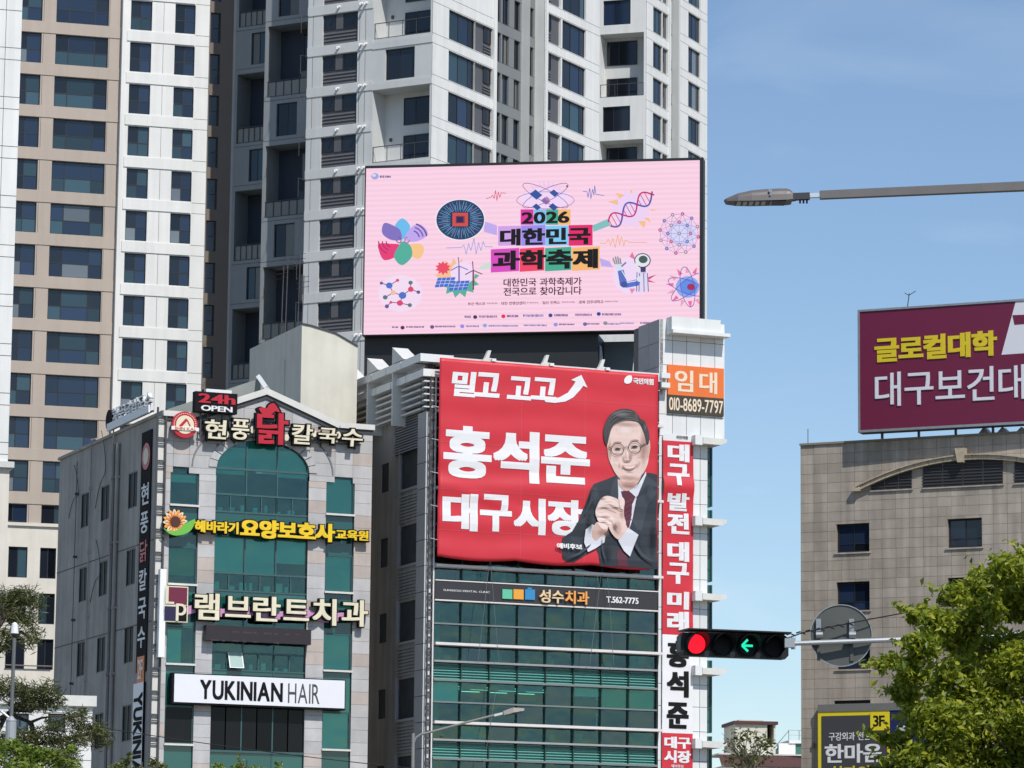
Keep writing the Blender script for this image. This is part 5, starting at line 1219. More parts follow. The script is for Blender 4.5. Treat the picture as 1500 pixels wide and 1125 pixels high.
# ---------------------------------------------------------------- vertical banner on the tower
VD = .12
t = thing('vertical_banner', 'long narrow red and white vertical election banner on the white tiled tower', 'banner', Fg.P(ut0 + .6, 10, VD), yaw=Fg.yaw)
a, b = Fg.U(971, 760, VD), Fg.U(1015.5, 760, VD); z_top, z_hd, z_w, z_r, z_e = [Fg.V(990, y, VD) for y in (636, 646, 930, 1074, 1150)]
def vb(u0, u1, z0, z1, m, name, bulge=True):
    q = MB(); n = max(2, int((z1 - z0) / .25)); nx = 6
    for j in range(n + 1):
        for i in range(nx + 1): u = u0 + (u1 - u0) * i / nx; v = z0 + (z1 - z0) * j / n; q.v.append((u, -vd(u, v), v))
    for j in range(n):
        for i in range(nx): k = j * (nx + 1) + i; q.f.append((k, k + 1, k + nx + 2, k + nx + 1)); q.m.append(0)
    q.smooth = True; return q.put(name, m, t, Fg)
zkn = Fg.V(990, 712, VD)
def vd(u, v): s = (u - a) / (b - a); return VD + .01 * math.sin(v * 4.2 + 2 * s) + .006 * math.sin(v * 11) + .16 * math.exp(-((v - zkn) / .35) ** 2)
vb(a, b, z_hd, z_top, bwhite, 'banner_head'); vb(a, b, z_w, z_hd, bred, 'red_cloth'); vb(a, b, z_r, z_w, bwhite, 'white_cloth'); vb(a, b, z_e, z_r, bred, 'red_cloth')
vb_black = mat('black_banner_print', (.012, .012, .012), .85, spec=.15)
def vpost(mb):
    flatv = [f for f in mb.f if (Vector(mb.v[f[1]]) - Vector(mb.v[f[0]])).cross(Vector(mb.v[f[2]]) - Vector(mb.v[f[0]])).y < -1e-9]; mb.f = flatv; mb.m = [0] * len(flatv)
    mb.v = [(x, -vd(x, z) - .02 + (y + VD), z) for x, y, z in mb.v]
for ch, y0_, y1_, m in (('대', 650, 677, bwhite), ('구', 679, 712, bwhite), ('발', 722, 749, bwhite), ('전', 751, 783, bwhite), ('대', 793, 823, bwhite), ('구', 824, 856, bwhite), ('미', 866, 893, bwhite), ('래', 895, 927, bwhite), ('홍', 938, 978, vb_black), ('석', 982, 1022, vb_black), ('준', 1028, 1068, vb_black)):
    m_ = .14; text(Fg, t, ch, None, VD, .0001, m, .052, uvrect=(a + (b - a) * m_, Fg.V(993, y0_, VD), b - (b - a) * m_, Fg.V(993, y1_, VD)), post=vpost, name='letter')
text(Fg, t, '대구', None, VD, .0001, bwhite, .05, uvrect=(a + .1, Fg.V(993, 1079, VD), b - .1, Fg.V(993, 1097, VD)), post=vpost); text(Fg, t, '시장', None, VD, .0001, bwhite, .05, uvrect=(a + .1, Fg.V(993, 1099, VD), b - .1, Fg.V(993, 1118, VD)), post=vpost)
text(Fg, t, '국민의힘', None, VD, .0001, vb_black, .02, uvrect=(a + (b - a) * .42, Fg.V(993, 638, VD), b - (b - a) * .2, Fg.V(993, 643, VD)), post=vpost); text(Fg, t, '예비후보', None, VD, .0001, bwhite, .02, uvrect=(a + (b - a) * .3, Fg.V(993, 1120, VD), b - (b - a) * .3, Fg.V(993, 1125, VD)), post=vpost)
# rental sign
t = thing('rental_sign', 'orange and brown rental sign with a phone number on the white tiled tower', 'sign', Fg.P(ut0 + 2, 28, .1), yaw=Fg.yaw)
k3 = lambda X, Y: (860 + X / 6.818, 460 + Y / 6.818)
def kr(x0, y0, x1, y1_): a_ = Fg.uv(*k3(x0, y0), .12); b_ = Fg.uv(*k3(x1, y1_), .12); return (a_[0], a_[1], b_[0], b_[1])
r_ = kr(808, 502, 1366, 845); zmid_ = r_[3]; MB().box(r_[0], r_[2], zmid_, r_[1], .004, .12).put('upper_panel', mat('orange_panel', (.80, .17, .03), .5, var=.06, scale=2), t, Fg)
zl_ = Fg.V(*k3(1366, 1025), .12); MB().box(r_[0], r_[2], zl_, zmid_ - .005, .004, .118).put('lower_panel', mat('brown_panel', (.05, .04, .025), .5), t, Fg)
pale = mat('pale_cut_letters', (.82, .68, .52), .5)
text(Fg, t, '임', None, .12, .01, pale, .025, uvrect=kr(875, 552, 1058, 785)); text(Fg, t, '대', None, .12, .01, pale, .025, uvrect=kr(1120, 570, 1298, 805))
text(Fg, t, '010-8689-7797', None, .12, .01, pale, .012, uvrect=(r_[0] + .06, zmid_ - .12, r_[2] - .05, zl_ + .12))

# ================================================================ pink LED billboard
Fd = Face(533, 360, 193, -9.2)
led = thing('billboard_screen', 'large pink lit LED billboard for a 2026 science festival on the rooftop', 'billboard', Fd.P(8, 28), yaw=Fd.yaw)
lx0, lx1 = Fd.U(533, 360), Fd.U(1030, 350); lz1 = (Fd.V(534, 243) + Fd.V(1029, 231)) / 2; lz0 = (Fd.V(528, 492) + Fd.V(952, 485)) / 2
MB().box(lx0, lx1, lz0, lz1, -.9, -.1).box(lx0, lx1, lz1 - .14, lz1, -.1, .05).box(lx0, lx1, lz0, lz0 + .06, -.1, .05).box(lx0, lx0 + .06, lz0 + .06, lz1 - .14, -.1, .05).box(lx1 - .18, lx1, lz0 + .06, lz1 - .14, -.1, .05).put('casing', black, led, Fd)
pinkm = mat('lit_pink', (1.0, .67, .83), emit=.93)
g = pinkm.node_tree; tcg = g.nodes.new('ShaderNodeNewGeometry'); wv_ = g.nodes.new('ShaderNodeTexWave'); wv_.bands_direction = 'Z'; wv_.inputs['Scale'].default_value = 1.15; wv_.inputs['Distortion'].default_value = .6; wv_.inputs['Detail'].default_value = 2
mr_ = g.nodes.new('ShaderNodeMapRange'); mr_.inputs['To Min'].default_value = .90; mr_.inputs['To Max'].default_value = .97; g.links.new(tcg.outputs['Position'], wv_.inputs[0]); g.links.new(wv_.outputs[1], mr_.inputs[0]); g.links.new(mr_.outputs[0], g.nodes['Principled BSDF'].inputs['Emission Strength'])
MB().box(lx0 + .06, lx1 - .18, lz0 + .06, lz1 - .14, -.1, 0).put('screen', pinkm, led, Fd)
MB().box(lx0 + .0, Fd.U(876, 520, -.6), topG - 6, lz0, -3, -.6).put('support_housing', black, led, Fd)
a, b = Fd.U(877, 515, -.9), Fd.U(946, 515, -.9); z0_, z1_ = topG - 3, lz0 - .02
MB().box(a, b + .5, z0_, z1_, -3.2, -3).put('support_wall', mat('slate_blue_sheet', (.16, .20, .24), .6), led, Fd)
MB().prism([(a, z0_), (a + .9, z0_), (a, z1_ - .4)], -2, -1.2).put('gusset_plate', palegrey_wall, led, Fd); MB().prism([(b - 1.2, z0_), (b - .7, z0_), (b - .2, z1_ - .2), (b - .6, z1_ - .5)], -2, -1.0).put('gusset_plate', palegrey_wall, led, Fd)
MB().box(b - .2, b + .3, z0_, z1_, -1.6, -.8).put('support_post', black, led, Fd)
cl3 = lambda X, Y: (520 + X / 2.8846, 220 + Y / 2.8846)
_em = {}
def em(c, s=.93):
    if c not in _em: _em[c] = mat('lit_colour', c if min(c) > .55 else tuple(k ** 1.22 for k in c), emit=s)
    return _em[c]
def L(pts, c, name='graphic', lay=1, sm=0):
    P_ = [Fd.uv(*cl3(x, y)) for x, y in pts]
    if sm: P_ = spline(P_, sm)
    return MB().prism(P_, 0, .006 * lay).put(name, em(c), led, Fd)
def LL(segs, c, w=2, name='graphic_line', lay=2, joined=True):
    q = MB()
    for k, (p, s_) in enumerate(segs):
        P_ = [Fd.uv(*cl3(x, y)) for x, y in strokepoly(p, s_, w)]; q.prism(P_, 0, .006 * lay + .0004 * (k % 7))
    return q.put(name, em(c), led, Fd)
def seq(pts): return list(zip(pts[:-1], pts[1:]))
MG, LB, GR, OR, CR, VI, LV, BLk, NB, MR = (.80, .06, .45), (.30, .62, .95), (.10, .50, .36), (.98, .58, .25), (.86, .04, .16), (.42, .32, .90), (.85, .60, .95), (.008, .006, .012), (.05, .10, .42), (.35, .02, .10)
L([(545, 300), (600, 318), (600, 360), (545, 345)], (.62, .50, .92)); L([(1003, 318), (1070, 290), (1080, 318), (1008, 345)], (.30, .62, .62)); L([(1033, 455), (1075, 470), (1090, 495), (1040, 490)], (.62, .50, .92)); L([(575, 470), (530, 490), (525, 505), (575, 498)], (.62, .78, .70))
for x0, x1, c in ((700, 755, MG), (755, 808, LB), (808, 860, GR), (860, 912, OR)): L([(x0, 250), (x1 - 1, 250), (x1 - 1, 315), (x0, 315)], c, 'colour_tile')
for x0, x1, c, dy in ((605, 703, (.72, .45, .90), 3), (703, 805, (.42, .36, .92), 0), (806, 903, (.30, .68, .98), 2), (903, 1004, (.86, .04, .22), -1)): L([(x0, 318 + dy), (x1, 316 + dy), (x1, 402 + dy * 0), (x0, 404)], c, 'colour_tile', 2)
for x0, x1, c, dy in ((574, 694, (.78, .12, .62), 5), (696, 800, (.94, .10, .20), 2), (803, 914, GR, 0), (916, 1034, OR, -2)): L([(x0, 414 + dy), (x1, 408 + dy), (x1, 506 + dy), (x0, 512 + dy)], c, 'colour_tile')
for x0, x1 in ((622, 690), (590, 660)): pass
def lt_(body, x0, y0, x1, y1_, bold, c=BLk, gap=0):
    a_ = Fd.uv(*cl3(x0, y0)); b_ = Fd.uv(*cl3(x1, y1_)); text(Fd, led, body, None, .013, .012, em(c), bold, uvrect=(a_[0], a_[1], b_[0], b_[1]), gap=gap)
lt_('2026', 704, 262, 906, 308, .035); lt_('대한민국', 613, 332, 996, 398, .05, gap=.02); lt_('과학축제', 582, 424, 1027, 500, .05, gap=.02)
lt_('대한민국 과학축제가', 628, 543, 958, 571, .018, (.10, .02, .05)); lt_('전국으로 찾아갑니다', 628, 581, 958, 610, .018, (.10, .02, .05))
for s_, x0, x1 in (('부산 벡스코', 477, 550), ('대전 컨벤션센터', 618, 720), ('일산 킨텍스', 793, 866), ('경북 전주대학교', 946, 1050)): lt_(s_, x0, 643 - (x0 - 477) * .016, x1, 655 - (x0 - 477) * .016, .01, (.22, .05, .12))
# tiny dates and sponsor rows, too small to read: short strokes only
q = MB()
def scrib(x0, x1, yc, hh, step=5.5):
    x = x0
    while x < x1:
        w = random.uniform(.5, .8) * step; P_ = [Fd.uv(*cl3(*p)) for p in ((x, yc - hh * random.uniform(.3, .5)), (x + w, yc - hh * .4), (x + w, yc + hh * .5), (x, yc + hh * random.uniform(.2, .5)))]; q.prism(P_, 0, .012); x += step
for x0, x1 in ((556, 600), (726, 775), (874, 925), (1056, 1110)): scrib(x0, x1, 648 - (x0 - 477) * .016, 7, 7)
q.put('small_print', em((.62, .36, .50)), led, Fd, 'stuff'); q = MB()
for x0, x1 in ((463, 488), (525, 600), (642, 690), (842, 902), (930, 998), (1044, 1125)): scrib(x0, x1, 704 - (x0 - 463) * .018, 11)
for x0, x1 in ((157, 180), (216, 290), (338, 422), (862, 925), (1205, 1248)): scrib(x0, x1, 748 - (x0 - 157) * .017, 8)
scrib(980, 1030, 734, 8); q.put('small_print', em((.20, .10, .35)), led, Fd, 'stuff'); q = MB()
for x0, x1 in ((710, 796), (470, 520), (565, 690), (713, 810), (1065, 1120)): scrib(x0, x1, (699 if x0 == 710 else 744 - (x0 - 460) * .016), 12 if x0 == 710 else 8)
scrib(1120, 1180, 731, 6); q.put('small_print', em((.16, .22, .55)), led, Fd, 'stuff')
for x, y, c in ((508, 705, (.08, .05, .20)), (627, 702, CR), (826, 698, NB), (1030, 692, NB), (201, 750, (.20, .02, .12)), (326, 747, (.30, .10, .35)), (453, 744, (.35, .35, .85)), (549, 741, (.3, .5, .9)), (848, 737, (.35, .4, .85)), (972, 735, (.25, .2, .5)), (1058, 731, (.35, .35, .4))): L(circle(x, y, 9, 12, 8), c, 'sponsor_mark')
L(circle(84, 110, 16, 20, 14), (.45, .48, .80), 'corner_mark'); L(circle(80, 106, 9, 14, 7), (.70, .70, .92), 'corner_mark', 2); q = MB(); scrib(105, 152, 112, 11, 7); q.put('small_print', em((.15, .1, .3)), led, Fd, 'stuff')
# chip in a circle
L(circle(445, 294, 106, 40, 88), (.92, .88, .95), 'chip_rim'); L(circle(445, 294, 101, 40, 84), (.035, .085, .20), 'chip_disc', 2)
sg = []
for k in range(56):
    a_ = k * 2 * math.pi / 56 + .02 * (k % 3); r0 = .42 + .1 * (k % 2); r1 = .93 - .16 * ((k * 7) % 3 == 0); sg.append(((445 + 101 * r0 * math.cos(a_), 294 + 84 * r0 * math.sin(a_)), (445 + 101 * r1 * math.cos(a_ + .04), 294 + 84 * r1 * math.sin(a_ + .04))))
LL(sg[::2], (.16, .42, .62), 2.2, lay=3); LL(sg[1::4], (.45, .30, .62), 2, lay=3); LL(sg[3::4], (.30, .60, .75), 1.6, lay=3)
L([(404, 262), (486, 262), (486, 324), (404, 324)], (.04, .05, .16), 'chip', 4); L([(412, 265), (478, 265), (478, 322), (412, 322)], (.70, .13, .12), 'chip', 5); L([(426, 278), (464, 278), (464, 309), (426, 309)], (.35, .06, .10), 'chip', 6); L([(430, 282), (458, 282), (458, 306), (430, 306)], (.03, .04, .16), 'chip', 7)
# petals
for pts, c, ly in (([(200, 288), (232, 318), (225, 350), (200, 378), (175, 345), (170, 316)], (.22, .60, .92), 1), ([(124, 308), (165, 320), (192, 340), (195, 378), (150, 378), (115, 350)], (.30, .24, .62), 2), ([(262, 312), (298, 330), (305, 360), (262, 385), (215, 382), (222, 345)], (.62, .48, .92), 2), ([(125, 465), (100, 420), (102, 395), (150, 395), (193, 402), (188, 440)], (.86, .08, .26), 2), ([(198, 486), (165, 450), (185, 405), (205, 385), (235, 405), (240, 450)], (.14, .52, .42), 3), ([(250, 395), (285, 400), (290, 430), (272, 458), (240, 448), (228, 405)], (.98, .66, .35), 2)): L(pts, c, 'petal', ly, 5)
for k, (r0, c) in enumerate(((34, (.25, .14, .55)), (50, (.28, .16, .50)), (66, (.20, .10, .36)))): LL(seq([(238 + r0 * math.cos(R(t)), 372 + r0 * .95 * math.sin(R(t))) for t in range(-72, -4, 8)]), c, 6, lay=4)
for k, r0 in enumerate((30, 46, 62)): LL(seq([(162 - r0 * math.cos(R(t)), 385 + r0 * .9 * math.sin(R(t))) for t in range(0, 72, 8)]), (.55, .05, .22), 5, lay=4)
for sx, c in ((-1, (.30, .15, .45)), (1, (.55, .20, .50))): LL(seq([(203 + sx * (16 + (12 - t * .02) * math.cos(R(t))), 380 + 12 * math.sin(R(t))) for t in range(0, 330, 30)]), c, 4, lay=5)
# pulses
LL(seq([(555, 205), (575, 198), (582, 190), (588, 205), (594, 170), (600, 213), (606, 176), (612, 200), (618, 180), (638, 182)]), (.75, .10, .22), 2.4); LL(seq([(962, 174), (980, 175), (985, 200), (992, 160), (997, 206), (1004, 165), (1010, 190), (1013, 150), (1018, 186), (1052, 192)]), (.14, .20, .62), 2.4)
LL(seq([(385, 413), (450, 411), (460, 400), (470, 440), (480, 395), (490, 425), (503, 372), (512, 440), (522, 390), (532, 425), (542, 385), (550, 408), (582, 408)]), (.35, .45, .85), 2.6); LL(seq([(1035, 393), (1060, 395), (1070, 375), (1080, 402), (1090, 372), (1100, 412), (1110, 358), (1118, 400), (1126, 365), (1136, 405), (1142, 380), (1160, 390), (1235, 390)]), (.92, .52, .25), 2.6)
# atom over the title
for k in range(12): a_ = R(190 + k * 15); L([(805 + 62 * math.cos(a_ - .1), 190 + 38 * math.sin(a_ - .1)), (805 + 84 * math.cos(a_), 190 + 62 * math.sin(a_)), (805 + 62 * math.cos(a_ + .1), 190 + 38 * math.sin(a_ + .1))], LV, 'burst')
L(circle(805, 205, 108, 28, 42), (.93, .72, .98), 'glow_ellipse', 1)
for rot, c in ((32, (.25, .16, .45)), (-32, (.25, .16, .45))): LL(seq([(805 + 112 * math.cos(R(t)) * math.cos(R(rot)) - 26 * math.sin(R(t)) * math.sin(R(rot)), 192 + 112 * math.cos(R(t)) * math.sin(R(rot)) * .8 + 26 * math.sin(R(t)) * math.cos(R(rot))) for t in range(0, 361, 15)]), c, 2.2, lay=3)
LL(seq([(805 + 122 * math.cos(R(t)), 212 + 36 * math.sin(R(t))) for t in range(0, 361, 15)]), (.35, .22, .5), 2, lay=3)
for cx2, cy2, s_, c in ((765, 188, 27, (.06, .14, .45)), (842, 182, 20, (.06, .14, .45)), (805, 215, 20, (.35, .2, .5)), (768, 240, 18, (.06, .12, .4)), (838, 240, 20, (.06, .12, .4)), (812, 205, 12, (.55, .3, .55))): L([(cx2 - s_, cy2 - 2), (cx2 - 2, cy2 - s_ * .8), (cx2 + s_, cy2 + 2), (cx2 + 2, cy2 + s_ * .8)], c, 'diamond', 4)
L(circle(897, 153, 5, 8), (.25, .15, .4), 'electron', 4)
# dna
L([(1165 + (92 if k % 2 else 66) * math.cos(R(k * 15)), 250 + (84 if k % 2 else 60) * math.sin(R(k * 15))) for k in range(24)], (.90, .68, .98), 'burst')
for p in (((1068, 218), (1110, 208), (1112, 232)), ((1100, 180), (1140, 190), (1118, 205)), ((1160, 180), (1167, 165), (1175, 180)), ((1195, 300), (1222, 330), (1230, 300)), ((1220, 285), (1252, 310), (1240, 285)), ((1250, 250), (1278, 252), (1252, 258))): L(p, (.98, .62, .35), 'burst_tip', 2)
ax = lambda s: (1075 + 185 * s, 312 - 130 * s); am = 26
sa = []; sb = []; rgs = []
for k in range(37):
    s = k / 36; x, y = ax(s); o_ = am * math.sin(s * math.pi * 3 + .3); sa.append((x + o_ * .55, y + o_)); sb.append((x - o_ * .55, y - o_))
    if k % 3 == 1: rgs.append((sa[-1], sb[-1]))
LL(seq(sa), (.16, .16, .50), 7, lay=3); LL(seq(sb), (.62, .04, .22), 6, lay=4); LL(rgs, (.70, .16, .36), 3.5, lay=2)
# network sphere
rg2 = random.Random(5); nd = [(1370 + 82 * math.cos(R(k * 30 + 10)), 352 + 84 * math.sin(R(k * 30 + 10))) for k in range(12)] + [(1370 + 48 * math.cos(R(k * 45)), 352 + 48 * math.sin(R(k * 45))) for k in range(8)] + [(1370, 352)]
nd = [(min(x, 1455), y) for x, y in nd]; ln = [(p, q_) for i, p in enumerate(nd) for q_ in nd[i + 1:] if math.dist(p, q_) < 72]
L(circle(1385, 352, 58, 20, 54), (.72, .72, .98), 'glow'); LL(ln[::2], (.42, .40, .85), 1.8); LL(ln[1::2], (.45, .30, .60), 1.6)
for k, p in enumerate(nd): L(circle(*p, 7.5, 10), ((.55, .12, .30), (.20, .22, .55), (.35, .28, .42))[k % 3], 'node', 4); L(circle(*p, 4, 8), ((.85, .45, .6), (.45, .5, .85), (.8, .7, .8))[k % 3], 'node', 5)
# atom at the lower right
for k in range(14):
    a_ = R(k * 360 / 14 + 8); p_ = [(1410 + r * math.cos(a_ + d_), 578 + r * .92 * math.sin(a_ + d_)) for r, d_ in ((66, -.14), (98, 0), (66, .14))]
    if max(x for x, y in p_) < 1462: L(p_, (.90, .22, .48) if k % 2 else (.92, .45, .60), 'burst_tip', 2)
L(circle(1405, 578, 50, 20, 46), (.35, .50, .95), 'glow', 1); L(circle(1410, 578, 36, 20, 34), (.18, .36, .88), 'glow', 2)
for rot in (20, 80, 140): LL([s_ for s_ in seq([(1405 + 86 * math.cos(R(t)) * math.cos(R(rot)) - 28 * math.sin(R(t)) * math.sin(R(rot)), 578 + 86 * math.cos(R(t)) * math.sin(R(rot)) + 28 * math.sin(R(t)) * math.cos(R(rot))) for t in range(0, 361, 15)]) if max(s_[0][0], s_[1][0]) < 1463], (.22, .16, .52), 2.6, lay=4)
L(circle(1420, 578, 17, 12, 14), (.45, .05, .18), 'nucleus', 5)
# robot arm
L(circle(1165, 530, 75, 20, 78), (.92, .74, .98), 'glow'); L([(1160, 450), (1172, 430), (1186, 465)], (.85, .25, .45), 'burst_tip', 2); L([(1230, 540), (1275, 525), (1240, 548), (1270, 560), (1235, 556)], (.72, .08, .25), 'burst_tip', 2); L([(1160, 585), (1185, 585), (1170, 608)], (.85, .35, .55), 'burst_tip', 2)
L(circle(1215, 466, 35, 20, 31), (.06, .07, .18), 'robot_head', 3); L(circle(1215, 466, 31, 20, 27), (.82, .84, .88), 'robot_head', 4); L(circle(1218, 462, 19, 16, 16), (.10, .16, .16), 'robot_head', 5); L([(1185, 470), (1200, 495), (1198, 520), (1186, 510)], (.85, .80, .92), 'robot_jaw', 4)
L([(1205, 480), (1230, 480), (1228, 520), (1208, 520)], (.08, .08, .22), 'robot_neck', 3); L([(1192, 515), (1238, 515), (1242, 598), (1190, 598)], (.80, .72, .95), 'robot_torso', 3); LL([((1203, 520), (1200, 598)), ((1220, 520), (1222, 598)), ((1236, 520), (1240, 598)), ((1192, 515), (1190, 598))], (.10, .10, .36), 3, lay=5)
L([(1110, 510), (1135, 505), (1150, 560), (1140, 580), (1120, 572)], (.16, .24, .62), 'robot_arm', 4); L([(1135, 560), (1195, 545), (1205, 560), (1198, 572), (1145, 582)], (.14, .24, .70), 'robot_arm', 5); L(circle(1137, 568, 15, 14, 13), (.10, .14, .42), 'robot_elbow', 6); L(circle(1203, 545, 13, 12, 12), (.75, .78, .92), 'robot_shoulder', 6)
L([(1098, 480), (1125, 482), (1130, 508), (1110, 512), (1100, 500)], (.72, .78, .95), 'robot_palm', 4)
for k in range(4): L(strokepoly((1100 + k * 8, 482), (1090 + k * 10, 456 - (k in (1, 2)) * 6), 6), (.34, .38, .40), 'robot_finger', 5)
L(strokepoly((1126, 492), (1146, 474), 7), (.30, .30, .48), 'robot_finger', 5); LL([((1128, 510), (1148, 545)), ((1150, 560), (1190, 552))], (.78, .82, .98), 4, lay=7)
# sun, panels, turbines
L([(425 + (92 if k % 2 else 62) * math.cos(R(180 + k * 12)), 545 + (92 if k % 2 else 64) * math.sin(R(180 + k * 12))) for k in range(16)], (.98, .62, .38), 'burst', 1); L([(440 + (88 if k % 2 else 64) * math.cos(R(-25 + k * 14)), 545 + (80 if k % 2 else 58) * math.sin(R(-25 + k * 14))) for k in range(14)], (.16, .52, .42), 'burst', 1)
L(circle(455, 520, 52, 18, 48), (.93, .74, .97), 'glow', 2); L([(372 + (34 if k % 2 else 22) * math.cos(R(k * 18)), 498 + (30 if k % 2 else 20) * math.sin(R(k * 18))) for k in range(20)], (.90, .12, .20), 'sun', 3)
for ox, oy in ((0, 0), (60, 14)):
    L([(350 + ox, 540 + oy), (425 + ox, 537 + oy), (412 + ox, 575 + oy), (337 + ox, 580 + oy)], (.10, .22, .70), 'solar_panel', 4 + (ox > 0))
    LL([((350 + ox + 75 * k / 4 - 0, 540 + oy - 3 * k / 4), (337 + ox + 75 * k / 4, 580 + oy - 5 * k / 4)) for k in range(1, 4)] + [((350 + ox - 13 * j / 3, 540 + oy + 40 * j / 3), (425 + ox - 13 * j / 3, 537 + oy + 38 * j / 3)) for j in (1, 2)], (.65, .70, .95), 1.8, lay=6)
for x, yb, yt, c in ((440, 560, 490, (.25, .20, .50)), (500, 590, 508, (.25, .05, .15))):
    LL([((x, yb), (x, yt))], c, 6, lay=6); LL([((x, yt), (x - 3, yt - 38)), ((x, yt), (x - 34, yt + 18)), ((x, yt), (x + 38, yt + 16))], c, 3.4, lay=7)
# molecule
L(circle(192, 605, 92, 24, 78), (.95, .76, .95), 'glow'); ml = {'a': (112, 562, 7, 0), 'b': (145, 572, 14, 1), 'c': (180, 550, 7, 2), 'd': (162, 602, 11, 3), 'e': (128, 622, 10, 4), 'f': (201, 614, 16, 1), 'g': (236, 588, 12, 2), 'h': (235, 560, 9, 4), 'i': (268, 600, 8, 0), 'j': (190, 646, 13, 2), 'k': (232, 655, 9, 4), 'l': (135, 660, 9, 0), 'm': (152, 643, 6, 2)}
LL([(ml[p][:2], ml[q_][:2]) for p, q_ in ('ab', 'bc', 'bd', 'de', 'df', 'fg', 'gh', 'gi', 'fj', 'jk', 'jm', 'ml')], (.30, .10, .25), 3.4)
for k, (x, y, r, c) in ml.items(): L(circle(x, y, r, 14, r * .92), ((.20, .16, .40), (.12, .24, .66), (.80, .10, .24), (.95, .62, .40), (.16, .26, .28))[c], 'atom', 4)
# ================================================================ stone-tiled building at the right
Fe = Face(1173, 900, 212, -26)
eo = thing('office_building', 'brown-grey stone tiled office building at the right edge under the maroon rooftop sign', 'office building', Fe.P(8, 0), yaw=Fe.yaw)
r7 = lambda X, Y: (1160 + X / 3.309, 420 + Y / 3.309)
r8 = lambda X, Y: (940 + X / 2.679, 760 + Y / 2.679)
ts = [mat('brown_stone_' + n_, c, .65, var=.16, scale=.9, rand=.09, streak=.24) for n_, c in (('warm', (.40, .345, .285)), ('mid', (.415, .36, .30)), ('pale', (.435, .38, .32)))]
mortar = mat('dark_mortar', (.26, .225, .185), .9)
eu1 = Fe.U(1560, 900); et = Fe.V(1173, 653); ev0 = Fe.V(1180, 1150)
th3 = (Fe.V(1173, 700) - Fe.V(1173, 1000)) / 21; tw3 = Fe.U(1192.5, 800)
eh = []
for xa, xb in ((1225, 1273.5), (1388, 1438.5), (1556, 1606)):
    a, b = Fe.U(xa, 790), Fe.U(xb, 790); t0 = Fe.V(1225, 768)
    for k in range(3): eh.append((a, b, t0 - k * (Fe.V(1225, 768) - Fe.V(1225, 853)) - (Fe.V(1225, 768) - Fe.V(1225, 810)), t0 - k * (Fe.V(1225, 768) - Fe.V(1225, 853))))
slot = (Fe.U(1222, 1028), Fe.U(1275, 1028), Fe.V(1240, 1031), Fe.V(1240, 1026))
# lunette: the big arc with dark louvres behind
al, az = Fe.uv(1260, 714); ap = Fe.V(1420, 669); ac = Fe.U(1422, 690); ar = ac - al; ah = ap - az
def arcv(u): x = (u - ac) / ar; return az + ah * math.sqrt(max(0, 1 - x * x * .98)) if abs(x) < 1 else az
def arcv(u): x = (u - ac) / ar; return az + ah * (1 - abs(x) ** 2.0)
lun = [(Fe.U(1276, 710), Fe.U(1336.5, 710)), (Fe.U(1352, 700), Fe.U(1470, 700)), (Fe.U(1486, 700), eu1)]
lb = [Fe.V(1330, 716.5), Fe.V(1400, 712.5), Fe.V(1400, 712.5)]; lb = [lb[1]] * 3
wall('mortar_wall', Fe, eo, 0, eu1, 0, et, eh + [slot] + [(a, b, lb[i], lb[i] + .01) for i, (a, b) in enumerate(lun)], mortar, d=-.03, back=14)
recs = []
rowi = 0; z = et
while z > ev0:
    u = 0.0 if True else 0
    while u < eu1:
        a, b, c, e = u + .008, u + tw3 - .008, z - th3 + .008, z - .008; cm, zm = (a + b) / 2, (c + e) / 2; bad = False; pieces = [(a, b, c, e)]
        for h in eh + [slot]:
            nxt = []
            for (a1, b1, c1, e1) in pieces:
                if a1 < h[1] and b1 > h[0] and c1 < h[3] and e1 > h[2]:
                    if a1 < h[0]: nxt.append((a1, h[0], c1, e1))
                    if b1 > h[1]: nxt.append((h[1], b1, c1, e1))
                    A_, B_ = max(a1, h[0]), min(b1, h[1])
                    if c1 < h[2]: nxt.append((A_, B_, c1, h[2]))
                    if e1 > h[3]: nxt.append((A_, B_, h[3], e1))
                else: nxt.append((a1, b1, c1, e1))
            pieces = nxt
        for (a1, b1, c1, e1) in pieces:
            if b1 - a1 > .05 and e1 - c1 > .05: recs.append([(a1, c1), (b1, c1), (b1, e1), (a1, e1)])
        u += tw3
    z -= th3
vis = [p for p in recs if p[0][0] < Fe.U(1505, 900)]; oth = [p for p in recs if p[0][0] >= Fe.U(1505, 900)]
vis.sort(key=lambda p: p[0][0] * .0 + abs(p[0][1] - Fe.V(1300, 780)) ); tiles(Fe, eo, vis + oth, ts, .03, 'stone_tile', 300, d=-.03, jitter=.008)
MB().box(-.03, eu1, et, et + .12, -.5, .10).put('coping', mortar, eo, Fe)
for a, b, c, e in eh:
    window(Fe, eo, a + .04, b - .04, c + .04, e - .04, -.30, (.5,), (.30,), glass=[g_blue, g_blue, g_dark])
    MB().box(a - .1, b + .1, c - .09, c - .003, -.02, .09).put('window_sill', ts[2], eo, Fe)
MB().box(slot[0], slot[1], slot[2], slot[3], -.25, -.2).put('vent_slot', black, eo, Fe)
lou = mat('dark_louvre', (.03, .028, .028), .6)
